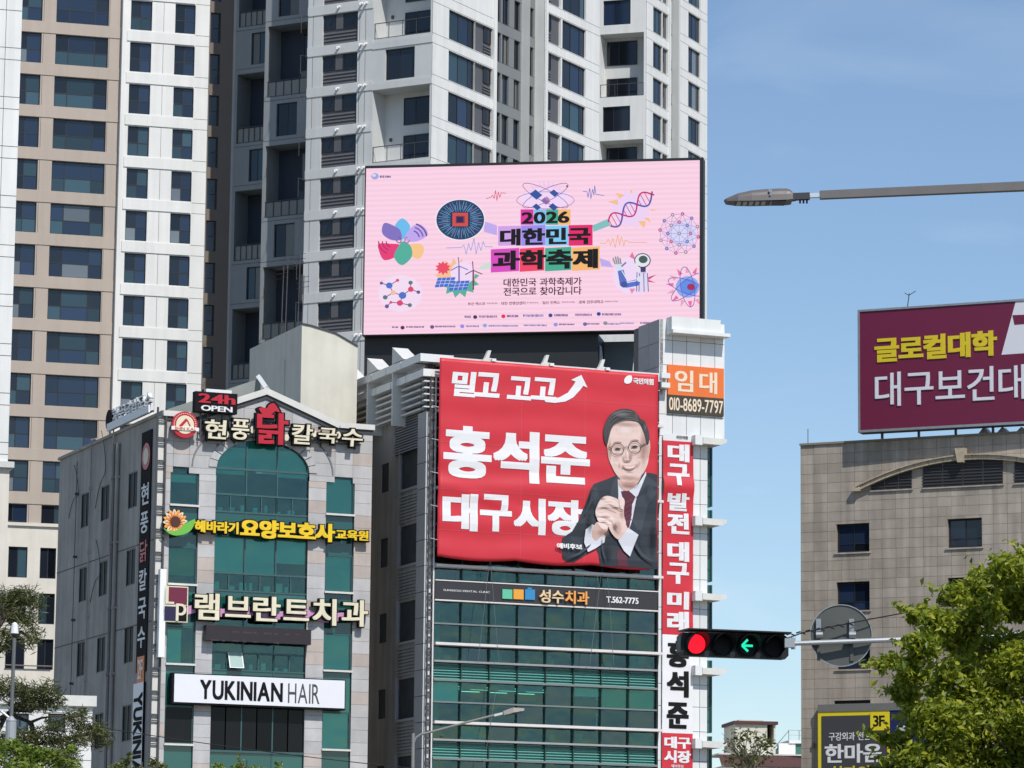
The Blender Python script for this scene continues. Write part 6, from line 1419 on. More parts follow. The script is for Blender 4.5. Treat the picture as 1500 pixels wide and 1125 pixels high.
for i, (a, b) in enumerate(lun):
    n = {0: 3, 1: 4, 2: 3}[i]; w = (b - a) / n
    for j in range(n):
        x0, x1 = a + w * j + .03, a + w * (j + 1) - .03; pts = [(x0, lb[i]), (x1, lb[i])] + [(x, max(lb[i] + .01, arcv(x) - .22)) for x in (x1, (x0 + x1) / 2, x0)]
        MB().prism(pts, .004, .05).put('lunette_panel', lou, eo, Fe)
        zz = lb[i] + .15; q = MB()
        while zz < arcv((x0 + x1) / 2) - .35:
            if arcv(x0) - .3 > zz and arcv(x1) - .3 > zz: q.box(x0, x1, zz, zz + .05, .05, .09)
            zz += .18
        if q.v: q.put('louvre_slat', charcoal, eo, Fe, 'stuff')
    MB().box(a - .05, b + .05, lb[i] - .08, lb[i] - .002, .004, .10).put('lunette_sill', ts[2], eo, Fe)
moulding = mat('cream_arch_moulding', (.50, .42, .31), .7, var=.3, scale=3)
us = np.linspace(al - .1, eu1, 15)
for i in range(14):
    q = MB(); a, b = float(us[i]) + .01, float(us[i + 1]) - .01
    for s in range(3):
        x0, x1 = a + (b - a) * s / 3, a + (b - a) * (s + 1) / 3; q.prism([(x0, arcv(x0) - .20), (x1, arcv(x1) - .20), (x1, arcv(x1) + .04), (x0, arcv(x0) + .04)], .0, .30); q.prism([(x0, arcv(x0) + .041), (x1, arcv(x1) + .041), (x1, arcv(x1) + .11), (x0, arcv(x0) + .11)], .0, .40)
    q.put('arch_moulding', moulding, eo, Fe)
MB().box(al - .35, al + .1, az - .25, az + .0, .0, .35).put('arch_stop', moulding, eo, Fe)
k0_, k1_ = Fe.U(1402.5, 665), Fe.U(1418, 665); MB().prism([(k0_ + .15, ap - .35), (k1_ - .15, ap - .35), (k1_, ap + .45), (k0_, ap + .45)], .0, .5).put('keystone', moulding, eo, Fe)
# plant row and struts under the sign, skylight points
for x in (1441, 1468, 1496):
    a, z = Fe.uv(x, 634, -.8); MB().prism([(a - .45, et + .1), (a + .45, et + .1), (a, z + .35)], -1.6, -.8).put('skylight_peak', cope, eo, Fe)
MB().box(Fe.U(1183.0, 640, -.8), Fe.U(1183.8, 640, -.8), et, Fe.V(1187, 628, -.8), -.83, -.8).put('lightning_rod', charcoal, eo, Fe)
# maroon rooftop sign
Fz = Face(1257, 550, 209.5, -24.5)
t = thing('rooftop_sign', 'large maroon rooftop sign with yellow and white Korean letters at right', 'sign', Fz.P(6, et), yaw=Fz.yaw)
zT = (Fz.V(1256, 454) + Fz.V(1500, 438)) / 2; zB_ = (Fz.V(1257, 635) + Fz.V(1500, 620)) / 2; zu = Fz.U(1700, 540)
MB().box(0, zu, zB_, zT, -.8, -.03).put('sign_box', charcoal, t, Fz)
MB().box(.12, zu - .12, zB_ + .14, zT - .12, -.03, 0).put('sign_face', mat('maroon_face', (.155, .011, .048), .45, var=.03), t, Fz)
q = MB().box(0, zu, zT - .12, zT, -.03, .06).box(0, zu, zB_, zB_ + .14, -.03, .06).box(0, .12, zB_ + .14, zT - .12, -.03, .06); q.put('sign_frame', steel, t, Fz)
ylw = mat('yellow_cut_letters', (.72, .55, .02), .45); wht = mat('white_cut_letters', (.72, .72, .78), .45)
def zr_(x0, y0, x1, y1_): a = Fz.uv(*r7(x0, y0), .03); b = Fz.uv(*r7(x1, y1_), .03); return a[0], a[1], b[0], b[1]
r_ = zr_(400, 246, 995, 335); text(Fz, t, '글로컬대학', None, .0, .05, ylw, .05, uvrect=r_, each=True)
r_ = zr_(402, 418, 982, 552); w_ = (r_[2] - r_[0]); text(Fz, t, '대구보건', None, .0, .05, wht, .012, uvrect=r_, each=True)
text(Fz, t, '대학교', None, .0, .05, wht, .012, uvrect=(r_[0] + w_ * 1.035, r_[1], r_[0] + w_ * 1.78, r_[3]), each=True)
P_ = [Fz.uv(*r7(x, y)) for x, y in ((1085, 72), (1016, 330), (1300, 310), (1370, 60))]; MB().prism(P_, .0, .012).put('white_flash', wht, t, Fz)
P_ = [Fz.uv(*r7(x, y)) for x, y in ((1070, 138), (1130, 136), (1190, 132), (1180, 235), (1150, 235), (1155, 178), (1080, 184))]; MB().prism(P_, .012, .03).put('maroon_numeral', mat('maroon_numeral', (.155, .011, .048), .45), t, Fz)
for k in range(9): x0 = 1.2 + k * 2.2; MB().box(x0, x0 + .12, et + .1, zB_ - .002, -.6, -.45).put('strut', charcoal, t, Fz)
MB().box(.6, zu, et + .12, zB_ - .25, -1.4, -1.3).put('back_panel', mat('plant_screen', (.04, .05, .045), .8, var=.5, scale=4), t, Fz)
t2 = thing('antenna', 'small fork-shaped television aerial standing on top of the maroon rooftop sign', 'antenna', Fz.P(Fz.U(1330, 445), zT, -.4), yaw=Fz.yaw)
a, z = Fz.uv(1329, 448, -.4); z2 = Fz.V(1332, 430, -.4); q = MB(); q.tube((a, .4, zT), (a + .12, .4, z2), .03, 5)
for dx, dz in ((-.25, .05), (.05, -.02), (.3, .06), (.42, .12)): q.tube((a + .1, .4, z2 - .1), (a + .1 + dx, .4, z2 + dz), .022, 5)
q.put('mast', charcoal, t2, Fz)
# clinic sign at the foot of the tiled wall
t = thing('clinic_sign', 'dark clinic sign with yellow frame and 3F tag, partly behind the leafy tree', 'sign', Fe.P(Fe.U(1250, 1080), 12, .3), yaw=Fe.yaw)
a, b = Fe.U(1198, 1080, .4), Fe.U(1303, 1080, .4); zt_ = Fe.V(1200, 1043, .4); zb_ = Fe.V(1200, 1190, .4); ee = Fe.U(1400, 1080, .4)
MB().box(a, ee, zt_, zt_ + .42, .0, .42).put('grey_header', mat('grey_header', (.16, .16, .155), .6), t, Fe)
MB().box(a, b, zb_, zt_ - .003, .0, .38).put('yellow_frame', mat('yellow_frame', (.78, .62, .02), .5), t, Fe); MB().box(a + .22, b - .15, zb_, zt_ - .24, .38, .40).put('dark_face', charcoal, t, Fe)
MB().box(b + .02, ee, zb_, zt_ - .01, .0, .37).put('navy_face', mat('navy_face', (.012, .02, .10), .5), t, Fe)
y0a, y1a = Fe.U(1275, 1060, .4), b - .003; MB().box(y0a, y1a, Fe.V(1280, 1070, .4), zt_ - .1, .40, .42).put('floor_tag', bpy.data.materials['yellow_frame'], t, Fe)
text(Fe, t, '3F', (1279, 1048, 1296, 1064), .42, .01, sign_black, .02)
text(Fe, t, '구강외과 전문의', (1214, 1073, 1284, 1084), .40, .01, white, .015); text(Fe, t, '한마음', (1208, 1090, 1292, 1117), .40, .012, white, .03); text(Fe, t, '치과의원', (1216, 1122, 1294, 1145), .40, .012, ylw, .03)
MB().box(Fe.U(1191, 1090), Fe.U(1194, 1090), Fe.V(1192, 1095), Fe.V(1192, 1089), 0, .15).put('wall_lamp', charcoal, eo, Fe)
for x_ in (1301,): text(Fe, t, '음', (1312, 1062, 1328, 1076), .40, .01, white, .03)

# ================================================================ small houses in the gap, lower right
Fw = Face(1077, 1090, 260, 8)
t = thing('rooftop_stair_house', 'cream rooftop stair house with flat dark-red roof in the gap between the blocks', 'building', Fw.P(1.5, 0), yaw=Fw.yaw)
w1 = Fw.U(1136, 1080); zt_ = Fw.V(1100, 1061); zg = Fw.V(1100, 1108)
darkred = mat('dark_red_roof', (.085, .035, .032), .7, var=.2); creamh = mat('cream_house_wall', (.62, .60, .52), .8, var=.12, scale=.6)
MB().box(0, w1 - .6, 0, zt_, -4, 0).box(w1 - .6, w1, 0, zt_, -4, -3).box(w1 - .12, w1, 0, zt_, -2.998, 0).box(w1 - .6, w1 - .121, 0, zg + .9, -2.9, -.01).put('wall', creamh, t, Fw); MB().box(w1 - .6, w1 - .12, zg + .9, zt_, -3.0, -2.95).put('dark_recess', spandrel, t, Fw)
MB().box(-.15, w1 + .15, zt_, zt_ + .22, -4.2, .2).put('roof', darkred, t, Fw); MB().box(.3, w1 - .8, zt_ + .22, zt_ + .32, -3, -.2).put('roof_upstand', creamh, t, Fw)
t = thing('house', 'low house with a sloping maroon roof along the bottom edge between the blocks', 'house', Fw.P(1, 0, 2), yaw=Fw.yaw)
a, b = Fw.U(1052, 1110, 2), Fw.U(1180, 1110, 2); zr1, zr2 = Fw.V(1100, 1106, 2), Fw.V(1100, 1124, 2)
bk = Fw.U(1160, 1110, 2)
MB().add([(a, -2, zr1), (bk - .6, -2, zr1), (bk, -3.2, zr2), (a, -3.2, zr2)], [(3, 2, 1, 0)]).add([(bk - .6, -2, zr1), (b + 2, -1.5, zr1 - .1), (b + 2, -3.2, zr2), (bk, -3.2, zr2)], [(3, 2, 1, 0)]).put('roof', darkred, t, Fw)
MB().box(a, b + 2, 0, zr2 - .01, -6, 3.1).put('wall', creamh, t, Fw); MB().box(a, b + 1.9, zr1, zr1 + .10, -2.1, 2.05).put('ridge', cope, t, Fw)
t = thing('terrace_house', 'white and teal rooftop terrace with pipe railing beside the tiled block', 'house', Fw.P(4.5, 0, -1), yaw=Fw.yaw)
a, b = Fw.U(1139, 1095, -1), Fw.U(1185, 1095, -1); zc = Fw.V(1160, 1089, -1)
MB().prism([(a, zg - 1), (b, zg - 1), (b, zc), (a + .9, zc), (a, zg)], -5, -1).put('wall', mat('teal_sheet', (.05, .16, .13), .5), t, Fw); MB().box(a + .8, b, zc, zc + .22, -5.1, -.8).put('roof_edge', white, t, Fw); MB().box(b - 2.2, b - 1.0, zg - .4, zc - .002, -1, -.9).put('white_panel', white, t, Fw); MB().box(a, b, 0, zg - 1, -5, -1.2).put('lower_wall', creamh, t, Fw)
q = MB(); zc += .22
for k in range(5): x0 = a + .9 + k * .75; q.tube((x0, 1.4, zc), (x0, 1.4, zc + .75), .03, 5)
q.tube((a + .9, 1.4, zc + .75), (b, 1.4, zc + .75), .03, 5); q.tube((a + .9, 1.4, zc + .4), (b, 1.4, zc + .4), .02, 5); q.tube((a + .9, 1.4, zc + .7), (a - .2, 1.4, zc - .6), .03, 5); q.put('railing', steel, t, Fw)

# ================================================================ low white building, lower left
Fk = Face(135, 1060, 130, 14)
t = thing('low_building', 'low white tiled building with blue-glass windows behind the pine at lower left', 'building', Fk.P(-2, 0), yaw=Fk.yaw)
zt_ = Fk.V(110, 1024); a = Fk.U(-40, 1060)
whs = [(Fk.U(70, 1060), Fk.U(96, 1060), Fk.V(80, 1072), Fk.V(80, 1045)), (Fk.U(18, 1060), Fk.U(42, 1060), Fk.V(30, 1075), Fk.V(30, 1045))]
wall('wall', Fk, t, a, 0, 0, zt_, whs, white_wall, back=8); MB().box(a, .12, zt_ - .25, zt_ + .12, -8, .15).put('cornice', cope, t, Fk)
for h in whs: window(Fk, t, *h, d=-.15, glass=[g_blue, g_curt])
q = MB()
for k in range(5): z = zt_ - .5 - k * .55; q.box(a, -.002, z, z + .02, -.02, .005)
q.put('wall_joint', joint_dark, t, Fk)
t = thing('wall_pipe', 'thin horizontal brown pipe run on the cream wall above the lower left pine', 'pipe', Fl.P(Fl.U(40, 977), Fl.V(40, 977), .3)); q = MB(); a, z = Fl.uv(8, 974, .25); b, z2 = Fl.uv(76, 978, .25); q.tube((a, -.25, z), (b, -.25, z), .05, 6); q.put('pipe', brown_wall, t, Fl)
# dark sheds behind, lower left
# ================================================================ street furniture
galv = mat('grey_galvanised', (.40, .42, .43), .45, .3, var=.12, scale=6); lampgrey = mat('lamp_grey', (.17, .155, .15), .45, .2, var=.1, scale=4); lamp_dark = mat('lamp_dark', (.04, .04, .045), .5)
# big street lamp, upper right
t = thing('street_lamp', 'grey LED street lamp head on a long arm against the sky', 'street lamp', at(1800, 1427, 41) * 1.0)
YL = 41
def pl(x, y, dy=0): return at(x, y, YL + dy)
q = MB(); A, B = pl(1201, 286), pl(1850, 258); 
def beam(mb, A, B, w, h, w2=None, h2=None, m=0):
    w2 = w2 or w; h2 = h2 or h; ax = (B - A).normalized(); s_ = ax.cross(Vector((0, 0, 1))).normalized(); up = s_.cross(ax)
    vs = [A + s_ * x + up * z for x, z in ((-w, -h), (w, -h), (w, h), (-w, h))] + [B + s_ * x + up * z for x, z in ((-w2, -h2), (w2, -h2), (w2, h2), (-w2, h2))]
    mb.add(vs, [(0, 1, 2, 3), (7, 6, 5, 4), (0, 4, 5, 1), (1, 5, 6, 2), (2, 6, 7, 3), (3, 7, 4, 0)], m); return mb
beam(q, A, B, .045, .045, .06, .055).put('arm', lampgrey, t)
q = MB(); beam(q, pl(1183, 287), pl(1202, 286), .03, .024).put('arm_collar', mat('bare_aluminium', (.75, .75, .75), .3, .6), t)
q = MB(); beam(q, pl(1160, 288.5), pl(1186, 287.5), .04, .038); q.tube(pl(1160, 285), pl(1160, 294), .05, 10); q.put('knuckle', lamp_dark, t); q = MB()
for x in (1172, 1177, 1182): q.tube(pl(x, 290), pl(x, 298), .012, 6)
q.put('bolt', lamp_dark, t, kind='stuff')
# head: lens-shaped body
prof = [(1060.5, 293, 294.5), (1064, 291, 297.2), (1080, 284, 298), (1100, 279.5, 298), (1120, 277.5, 297.5), (1140, 276.5, 297), (1152, 276.5, 296.5), (1157, 278.5, 296), (1160, 281.5, 295.5)]
def loft(prof, mat_, name, w, up=None):
    vs = []; n = 12; q = MB()
    for i, (x, yt, yb) in enumerate(prof):
        T_, B_ = pl(x, yt), pl(x, yb); wd = w * (math.sin(min(1, (i + .35) / 3.2) * math.pi / 2)); c = (T_ + B_) / 2
        hz = (T_.z - B_.z)
        for k in range(n):
            a_ = math.pi * k / (n - 1); vs.append(Vector((c.x, c.y - wd * math.cos(a_), B_.z + hz * math.sin(a_) ** .7)))
    fs = []
    for i in range(len(prof) - 1):
        for k in range(n - 1): fs.append((i * n + k, i * n + k + 1, (i + 1) * n + k + 1, (i + 1) * n + k))
        fs.append((i * n + n - 1, i * n, (i + 1) * n, (i + 1) * n + n - 1))
    fs.append(tuple(range(n))); fs.append(tuple(reversed(range((len(prof) - 1) * n, len(prof) * n)))); q.add(vs, fs); q.smooth = False; return q.put(name, mat_, t)
loft(prof, lampgrey, 'lamp_head', .16)
q = MB()
for i in range(7): p = pl(1082 + i * 9, 298.5 - i * .15); q.box(p.x - .022, p.x + .022, p.z - .002, p.z + .006, -p.y - .10, -p.y + .11)
q.put('led_module', mat('led_lens', (.7, .7, .66), .3), t, kind='stuff')
q = MB(); beam(q, pl(1076, 297.4), pl(1150, 297.2), .13, .006, .13, .006).put('lens_rim', lamp_dark, t)
q = MB(); p = pl(1128, 280, -.14); q.tube(p, p + Vector((0, -.03, 0)), .02, 8); q.tube(pl(1129, 277, -.16), pl(1128, 287, -.16), .012, 6); q.put('latch', steel, t)
base = pl(1850, 258); q = MB(); q.tube((base.x, base.y, 0), (base.x, base.y, base.z + .3), .12, 14, .07); q.put('pole', lampgrey, t)
# traffic signal
YS = 49
def ps(x, y, dy=0): return at(x, y, YS + dy)
Fs4 = Face(1000, 945, YS, 17)
t = thing('traffic_signal', 'black four-lamp traffic signal on its arm, showing red and a green left arrow', 'traffic signal', ps(1075, 945))
u0, u1 = Fs4.U(1000, 945), Fs4.U(1150, 945); zt_, zb_ = Fs4.V(1075, 928), Fs4.V(1075, 963); zc = (zt_ + zb_) / 2; hh = (zt_ - zb_) / 2
sblack = mat('signal_black', (.012, .013, .014), .45); vis_m = mat('signal_visor', (.016, .017, .018), .55)
MB().prism([(u0 + .02, zb_), (u1, zb_), (u1 + .05, zb_ + .05), (u1 + .05, zt_ - .03), (u1 - .02, zt_ + .01), (u0 + .02, zt_ - .01), (u0 - .03, zt_ - .06), (u0 - .03, zb_ + .05)], -.16, 0).put('housing', sblack, t, Fs4)
MB().box(u0, u1 + .01, zt_ + .012, zt_ + .03, -.2, .22).put('top_plate', sblack, t, Fs4)
pitch = (u1 - u0) / 4; red_l = mat('red_light', (1.0, .012, .03), emit=1.3); grn = mat('green_light', (.02, .80, .45), emit=1.2); lens = mat('dark_lens', (.012, .012, .013), .6, spec=.2)
for k in range(4):
    c = u0 + pitch * (k + .5); r_ = hh * .93; q = MB(); n = 24
    for j in range(n):
        a0, a1 = 2 * math.pi * j / n, 2 * math.pi * (j + 1) / n
        am_ = (a0 + a1) / 2; dep = .05 + .24 * max(0, .35 + .65 * math.sin(am_)) 
        d0_, d1_ = .05 + .24 * max(0, .35 + .65 * math.sin(a0)), .05 + .24 * max(0, .35 + .65 * math.sin(a1))
        for rr_ in (r_, r_ - .008):
            P0 = (c + rr_ * math.cos(a0), zc + rr_ * math.sin(a0)); P1 = (c + rr_ * math.cos(a1), zc + rr_ * math.sin(a1))
            q.add([(P0[0], 0, P0[1]), (P1[0], 0, P1[1]), (P1[0], -d1_, P1[1]), (P0[0], -d0_, P0[1])], [(0, 1, 2, 3)])
    vz = q.put('visor', vis_m, t, Fs4)
    MB().prism(circle(c, zc, r_ * .86, 24), .0, .03).put('lens', lens if k != 0 else red_l, t, Fs4)
    if k == 0:
        q = MB()
        for i in range(5): MB
    if k == 2:
        ay = zc; q = MB()
        for p, s_ in (((c - r_ * .55, ay + .0), (c - r_ * .0, ay + r_ * .55)), ((c - r_ * .55, ay + .0), (c + r_ * .02, ay - r_ * .50)), ((c - r_ * .45, ay), (c + r_ * .45, ay))): q.prism(strokepoly(p, s_, r_ * .2), .03, .036 + .001 * len(q.f))
        q.put('arrow', grn, t, Fs4)
q = MB(); x0 = Fs4.U(1152, 942); 
A = ps(1150, 943); B = ps(1345, 936); C_ = ps(1950, 912)
q.tube(A, B, .032, 10, .036); q.tube(B, C_, .036, 10, .09); q.put('arm', galv, t)
q = MB(); p = ps(1157, 942); q.box(p.x - .07, p.x + .06, p.z - .06, p.z + .06, -p.y - .05, -p.y + .05); q.tube(ps(1162, 934), ps(1162, 951), .03, 8); q.put('clamp', galv, t)
q = MB(); q.tube((C_.x, C_.y, 0), (C_.x, C_.y, C_.z + .6), .14, 16, .11); q.put('mast', galv, t)
wire = MB(); pts = []
W0, W1, W2 = ps(1152, 930), ps(1200, 919), ps(1480, 862)
for k in range(13): s = k / 12; pts.append(ps(1150 + 330 * s, 932 - 60 * s - 10 * s * (1 - s) + (4 if k < 1 else 0)))
wire.path(pts, .009, 5)
for k in range(14): s = k / 14 * .3; p = ps(1152 + 330 * s, 932 - 60 * s - 2); r_ = ps(1152 + 330 * (s + .02), 932 - 60 * (s + .02) + (2 if k % 2 else -3)); wire.tube(p, r_, .010, 4)
t3 = thing('cable', 'black twisted cable rising from the signal past the round sign into the tree', 'cable', ps(1250, 915)); wire.put('wire', black, t3)
# round sign seen from behind
t = thing('round_traffic_sign', 'round traffic sign seen from its plain grey back, clamped to the signal arm', 'traffic sign', ps(1232, 931, .1))
Fo = Face(1232, 931, YS + .12, -6); cz = Fo.V(1232, 931); rr = (Fo.U(1278, 931) - Fo.U(1186, 931)) / 2
sg_m = mat('sign_back_grey', (.105, .11, .10), .5, .1, var=.12, scale=4)
MB().prism(circle(0, cz, rr, 48), -.012, 0).put('disc', sg_m, t, Fo)
q = MB()
for k in range(48):
    a0, a1 = 2 * math.pi * k / 48, 2 * math.pi * (k + 1) / 48; p = [((rr - w) * math.cos(a), (rr - w) * math.sin(a) + cz) for w, a in ((0, a0), (0, a1), (.012, a1), (.012, a0))]; q.prism(p, .0, .014)
q.put('rim', steel, t, Fo)
for dx in (-.30, .14):
    MB().box(dx - .02, dx + .025, cz - .34, cz + .22, .001, .022).put('strap', sg_m, t, Fo); MB().box(dx - .03, dx + .035, cz - .05 + .02, cz + .22, .02, .05).put('bracket', steel, t, Fo)
    q = MB(); q.tube((dx - .03, -.10, cz + .0), (dx + .06, -.10, cz + .0), .05, 10); q.put('pipe_clamp', steel, t, Fo)
t = thing('overhead_cable', 'thin dark overhead wire sagging across the foot of the stone office block', 'cable', at(390, 1110, 120)); q = MB()
q.path([at(150 + 480 * k / 14, 1066 + 62 * k / 14 + 16 * (k / 14) * (1 - k / 14), 120) for k in range(15)], .014, 4); q.put('wire', black, t)
# small street lamp in front of the green building
YQ = 132
def pq(x, y): return at(x, y, YQ)
t = thing('street_lamp', 'slim grey street lamp with slanting arm in front of the green glass front', 'street lamp', Vector((pq(605, 1100).x, YQ, 0)))
b_ = pq(605, 1100); q = MB(); q.tube((b_.x, YQ, 0), (b_.x, YQ, pq(605, 1074).z), .09, 12, .055); lampgrey2 = mat('weathered_lamp_grey', (.24, .235, .22), .55, var=.1, scale=3); q.put('pole', lampgrey2, t)
q = MB(); P_ = [pq(*p) for p in ((606, 1088), (609, 1081), (616, 1076), (630, 1072.5), (660, 1064.5), (695, 1055), (727, 1047))]; q.path(P_, .042, 8); q.put('arm', lampgrey2, t)
q = MB(); beam(q, pq(724, 1048), pq(740, 1044), .05, .04); q.put('knuckle', cope, t)
q = MB(); beam(q, pq(738, 1045), pq(752, 1040.5), .10, .08, .16, .09); beam(q, pq(752, 1040.5), pq(768, 1039.5), .16, .09, .08, .04); q.put('lamp_head', mat('pale_lamp_shell', (.42, .39, .34), .5), t); q = MB(); beam(q, pq(740, 1048), pq(764, 1042.5), .12, .02); q.put('lens', lamp_dark, t)
# camera pole lower left
YP = 58
def pp_(x, y): return at(x, y, YP)
t = thing('camera_pole', 'slim grey pole carrying a white dome camera at the lower left', 'camera pole', Vector((pp_(15, 1100).x, YP, 0)))
x0 = pp_(15, 1100).x; q = MB(); q.tube((x0, YP, 0), (x0, YP, pp_(15, 1056).z), .17, 16, .082); z_ = pp_(15, 1056).z; q.tube((x0, YP, z_), (x0, YP, pp_(15, 1048).z), .09, 16, .02); q.put('pole', galv, t)
q = MB(); zt_ = pp_(20, 935).z; xt = pp_(21, 935).x; q.tube((x0, YP, z_), (xt, YP, zt_), .030, 10); q.put('slim_mast', mat('dark_mast', (.13, .14, .14), .5), t)
q = MB(); zz = pp_(21, 928).z
def sphere(mb, c, r, n=12, z0=-1, z1=1):
    vs = []; m = 8
    for i in range(m + 1):
        ph_ = math.asin(z0) + (math.asin(z1) - math.asin(z0)) * i / m
        for k in range(n): vs.append((c[0] + r * math.cos(ph_) * math.cos(2 * math.pi * k / n), c[1] + r * math.cos(ph_) * math.sin(2 * math.pi * k / n), c[2] + r * math.sin(ph_)))
    mb.add(vs, [(i * n + k, i * n + (k + 1) % n, (i + 1) * n + (k + 1) % n, (i + 1) * n + k) for i in range(m) for k in range(n)] + [tuple(reversed(range(n))), tuple(range(m * n, m * n + n))]); return mb
sphere(q, (xt, YP, zz), .060, z0=-.99, z1=0); q.smooth = True; q.put('camera_dome', mat('smoked_dome', (.03, .03, .03), .1), t); q = MB(); q.tube((xt, YP, zz), (xt, YP, pp_(21, 914).z), .066, 12, .045); q.tube((xt, YP, pp_(21, 914).z), (xt, YP, pp_(21, 911.5).z), .045, 12, .015); q.put('camera_housing', white, t)
q = MB(); q.path([pp_(*p) for p in ((-12, 1044), (2, 1042), (8, 1047), (14, 1052))], .02, 6); q.put('side_bracket', galv, t)

# ================================================================ planting
bark = mat('bark', (.09, .07, .055), .9, var=.3, scale=8, bump=.5)
def leaves(name, pts, nrm_bias, L_, W_, m, parent, shape=4, kind='stuff', droop=0.0, seed=1):
    """many small bent leaves from numpy arrays: pts (n,3)"""
    g_ = np.random.default_rng(seed); n = len(pts); ax = g_.normal(size=(n, 3)); ax[:, 2] = ax[:, 2] * .6 - droop; ax /= np.linalg.norm(ax, axis=1)[:, None]
    nn = g_.normal(size=(n, 3)) + np.array(nrm_bias); nn -= (nn * ax).sum(1)[:, None] * ax; nn /= np.linalg.norm(nn, axis=1)[:, None]; sd2 = np.cross(ax, nn)
    Ls = L_ * g_.uniform(.6, 1.25, n)[:, None]; Ws = W_ * g_.uniform(.7, 1.2, n)[:, None]
    b0 = pts - ax * Ls / 2; tip = pts + ax * Ls / 2 - nn * Ls * .12; l = pts + sd2 * Ws / 2 + nn * Ws * .15; r = pts - sd2 * Ws / 2 + nn * Ws * .15
    V = np.stack([b0, l, tip, r], 1).reshape(-1, 3); c = V.mean(0); me = bpy.data.meshes.new(name)
    me.vertices.add(len(V)); me.vertices.foreach_set('co', (V - c).astype(np.float32).ravel())
    idx = np.arange(n) * 4; F_ = np.stack([idx, idx + 1, idx + 2, idx, idx + 2, idx + 3], 1).ravel().astype(np.int32)
    me.loops.add(len(F_)); me.loops.foreach_set('vertex_index', F_); me.polygons.add(2 * n); me.polygons.foreach_set('loop_start', np.arange(2 * n, dtype=np.int32) * 3)
    me.materials.append(m); me.update(calc_edges=True); o = place(name, me, parent, Matrix.Translation(Vector(c)), kind); return o
def blobs(cs, per, g_, shell=.55):
    out = []
    for (c, r) in cs:
        n = int(per * (r[0] * r[1] * r[2]) ** (2 / 3)); d = g_.normal(size=(n, 3)); d /= np.linalg.norm(d, axis=1)[:, None]; q_ = g_.uniform(shell, 1, n)[:, None] ** .6
        out.append(np.array(c) + d * q_ * np.array(r))
    return np.concatenate(out)
# big broadleaf tree, lower right
g_ = np.random.default_rng(11); YT = 43
t = thing('broadleaf_tree', 'large bright green leafy tree filling the lower right corner', 'tree', Vector((at(1640, 1427, YT).x, YT, 0)))
tc_ = at(1650, 1090, YT); pxm = YT / FPX
q = MB(); q.tube((tc_.x, YT, 0), (tc_.x - .1, YT, 2.4), .20, 12, .15); q.tube((tc_.x - .1, YT, 2.4), (tc_.x, YT + .1, 4.6), .15, 10, .05); q.put('trunk', bark, t)
outline = [(1478, 836, 34), (1512, 822, 34), (1440, 858, 34), (1400, 872, 26), (1372, 910, 30), (1344, 900, 22), (1350, 948, 34), (1336, 985, 32), (1304, 968, 17), (1290, 976, 11), (1326, 1015, 26), (1350, 1052, 34), (1320, 1086, 22), (1298, 1084, 12), (1338, 1112, 36), (1308, 1130, 24), (1400, 930, 42), (1440, 900, 42), (1490, 880, 46), (1400, 1000, 52), (1460, 960, 55), (1380, 1060, 55), (1450, 1040, 60), (1500, 980, 60), (1500, 1080, 62), (1420, 1115, 58), (1360, 1135, 50), (1550, 850, 60), (1560, 950, 80), (1560, 1060, 80), (1480, 1160, 80), (1380, 1180, 60), (1640, 860, 80), (1700, 950, 100), (1640, 1050, 110), (1780, 1050, 100), (1600, 1180, 110), (1740, 1180, 110), (1850, 1150, 90), (1720, 850, 70)]
cs = []
for k, (x, y, r) in enumerate(outline):
    dy = float(g_.uniform(-.9, .9)) if r > 28 else float(g_.uniform(-.5, .3)); rad = r * pxm * .92; cs.append((tuple(at(x, y, YT + dy)), (rad, rad * 1.0, rad * .82)))
P1 = blobs(cs[:31], 8200, g_, .15); P2 = blobs(cs[31:], 900, g_, .3)
# short leafy shoots breaking the outline
sh = []
for k in range(170):
    c, r = cs[int(g_.integers(0, 31))]; d = g_.normal(size=3); d[2] = abs(d[2]) * .5 + .05; d[0] -= .3; d /= np.linalg.norm(d); st = np.array(c) + d * np.array(r) * .9
    for s in np.linspace(0, 1, 9): sh.append(st + d * s * float(g_.uniform(.12, .30)) + g_.normal(size=3) * .02 - np.array([0, 0, .05 * s * s]))
P1 = np.concatenate([P1, np.array(sh)])
lm1 = leaf_mat('fresh_leaf', (.13, .20, .015), (.50, .52, .055), .48)
near = np.argsort(P1[:, 1])[:300]; rest = np.delete(P1, near, 0)
leaves('foliage', np.concatenate([rest, P2]), (.4, -.4, 1.1), .115, .052, lm1, t, droop=.45, seed=3)
lmesh = MB().add([(-.055, 0, 0), (0, -.026, .008), (.055, 0, -.014), (0, .026, .008)], [(0, 1, 2), (0, 2, 3)]).mesh('leaf', lm1)
for p in P1[near]: place('leaf', lmesh, t, Matrix.Translation(Vector(p)) @ Matrix.Rotation(float(g_.uniform(0, 6.28)), 4, 'Z') @ Matrix.Rotation(float(g_.uniform(-.9, .9)), 4, 'X') @ Matrix.Rotation(float(g_.uniform(-.2, 1.0)), 4, 'Y'))
q = MB(); root_ = Vector((tc_.x - .1, YT, 2.2))
for (c, r) in cs[:31:2]:
    c = Vector(c); m_ = root_.lerp(c, .5) + Vector((0, 0, .25)); q.tube(root_, m_, .045, 6, .02); q.tube(m_, m_.lerp(c, .35), .02, 5, .006)
q.put('branch', bark, t, kind='stuff')
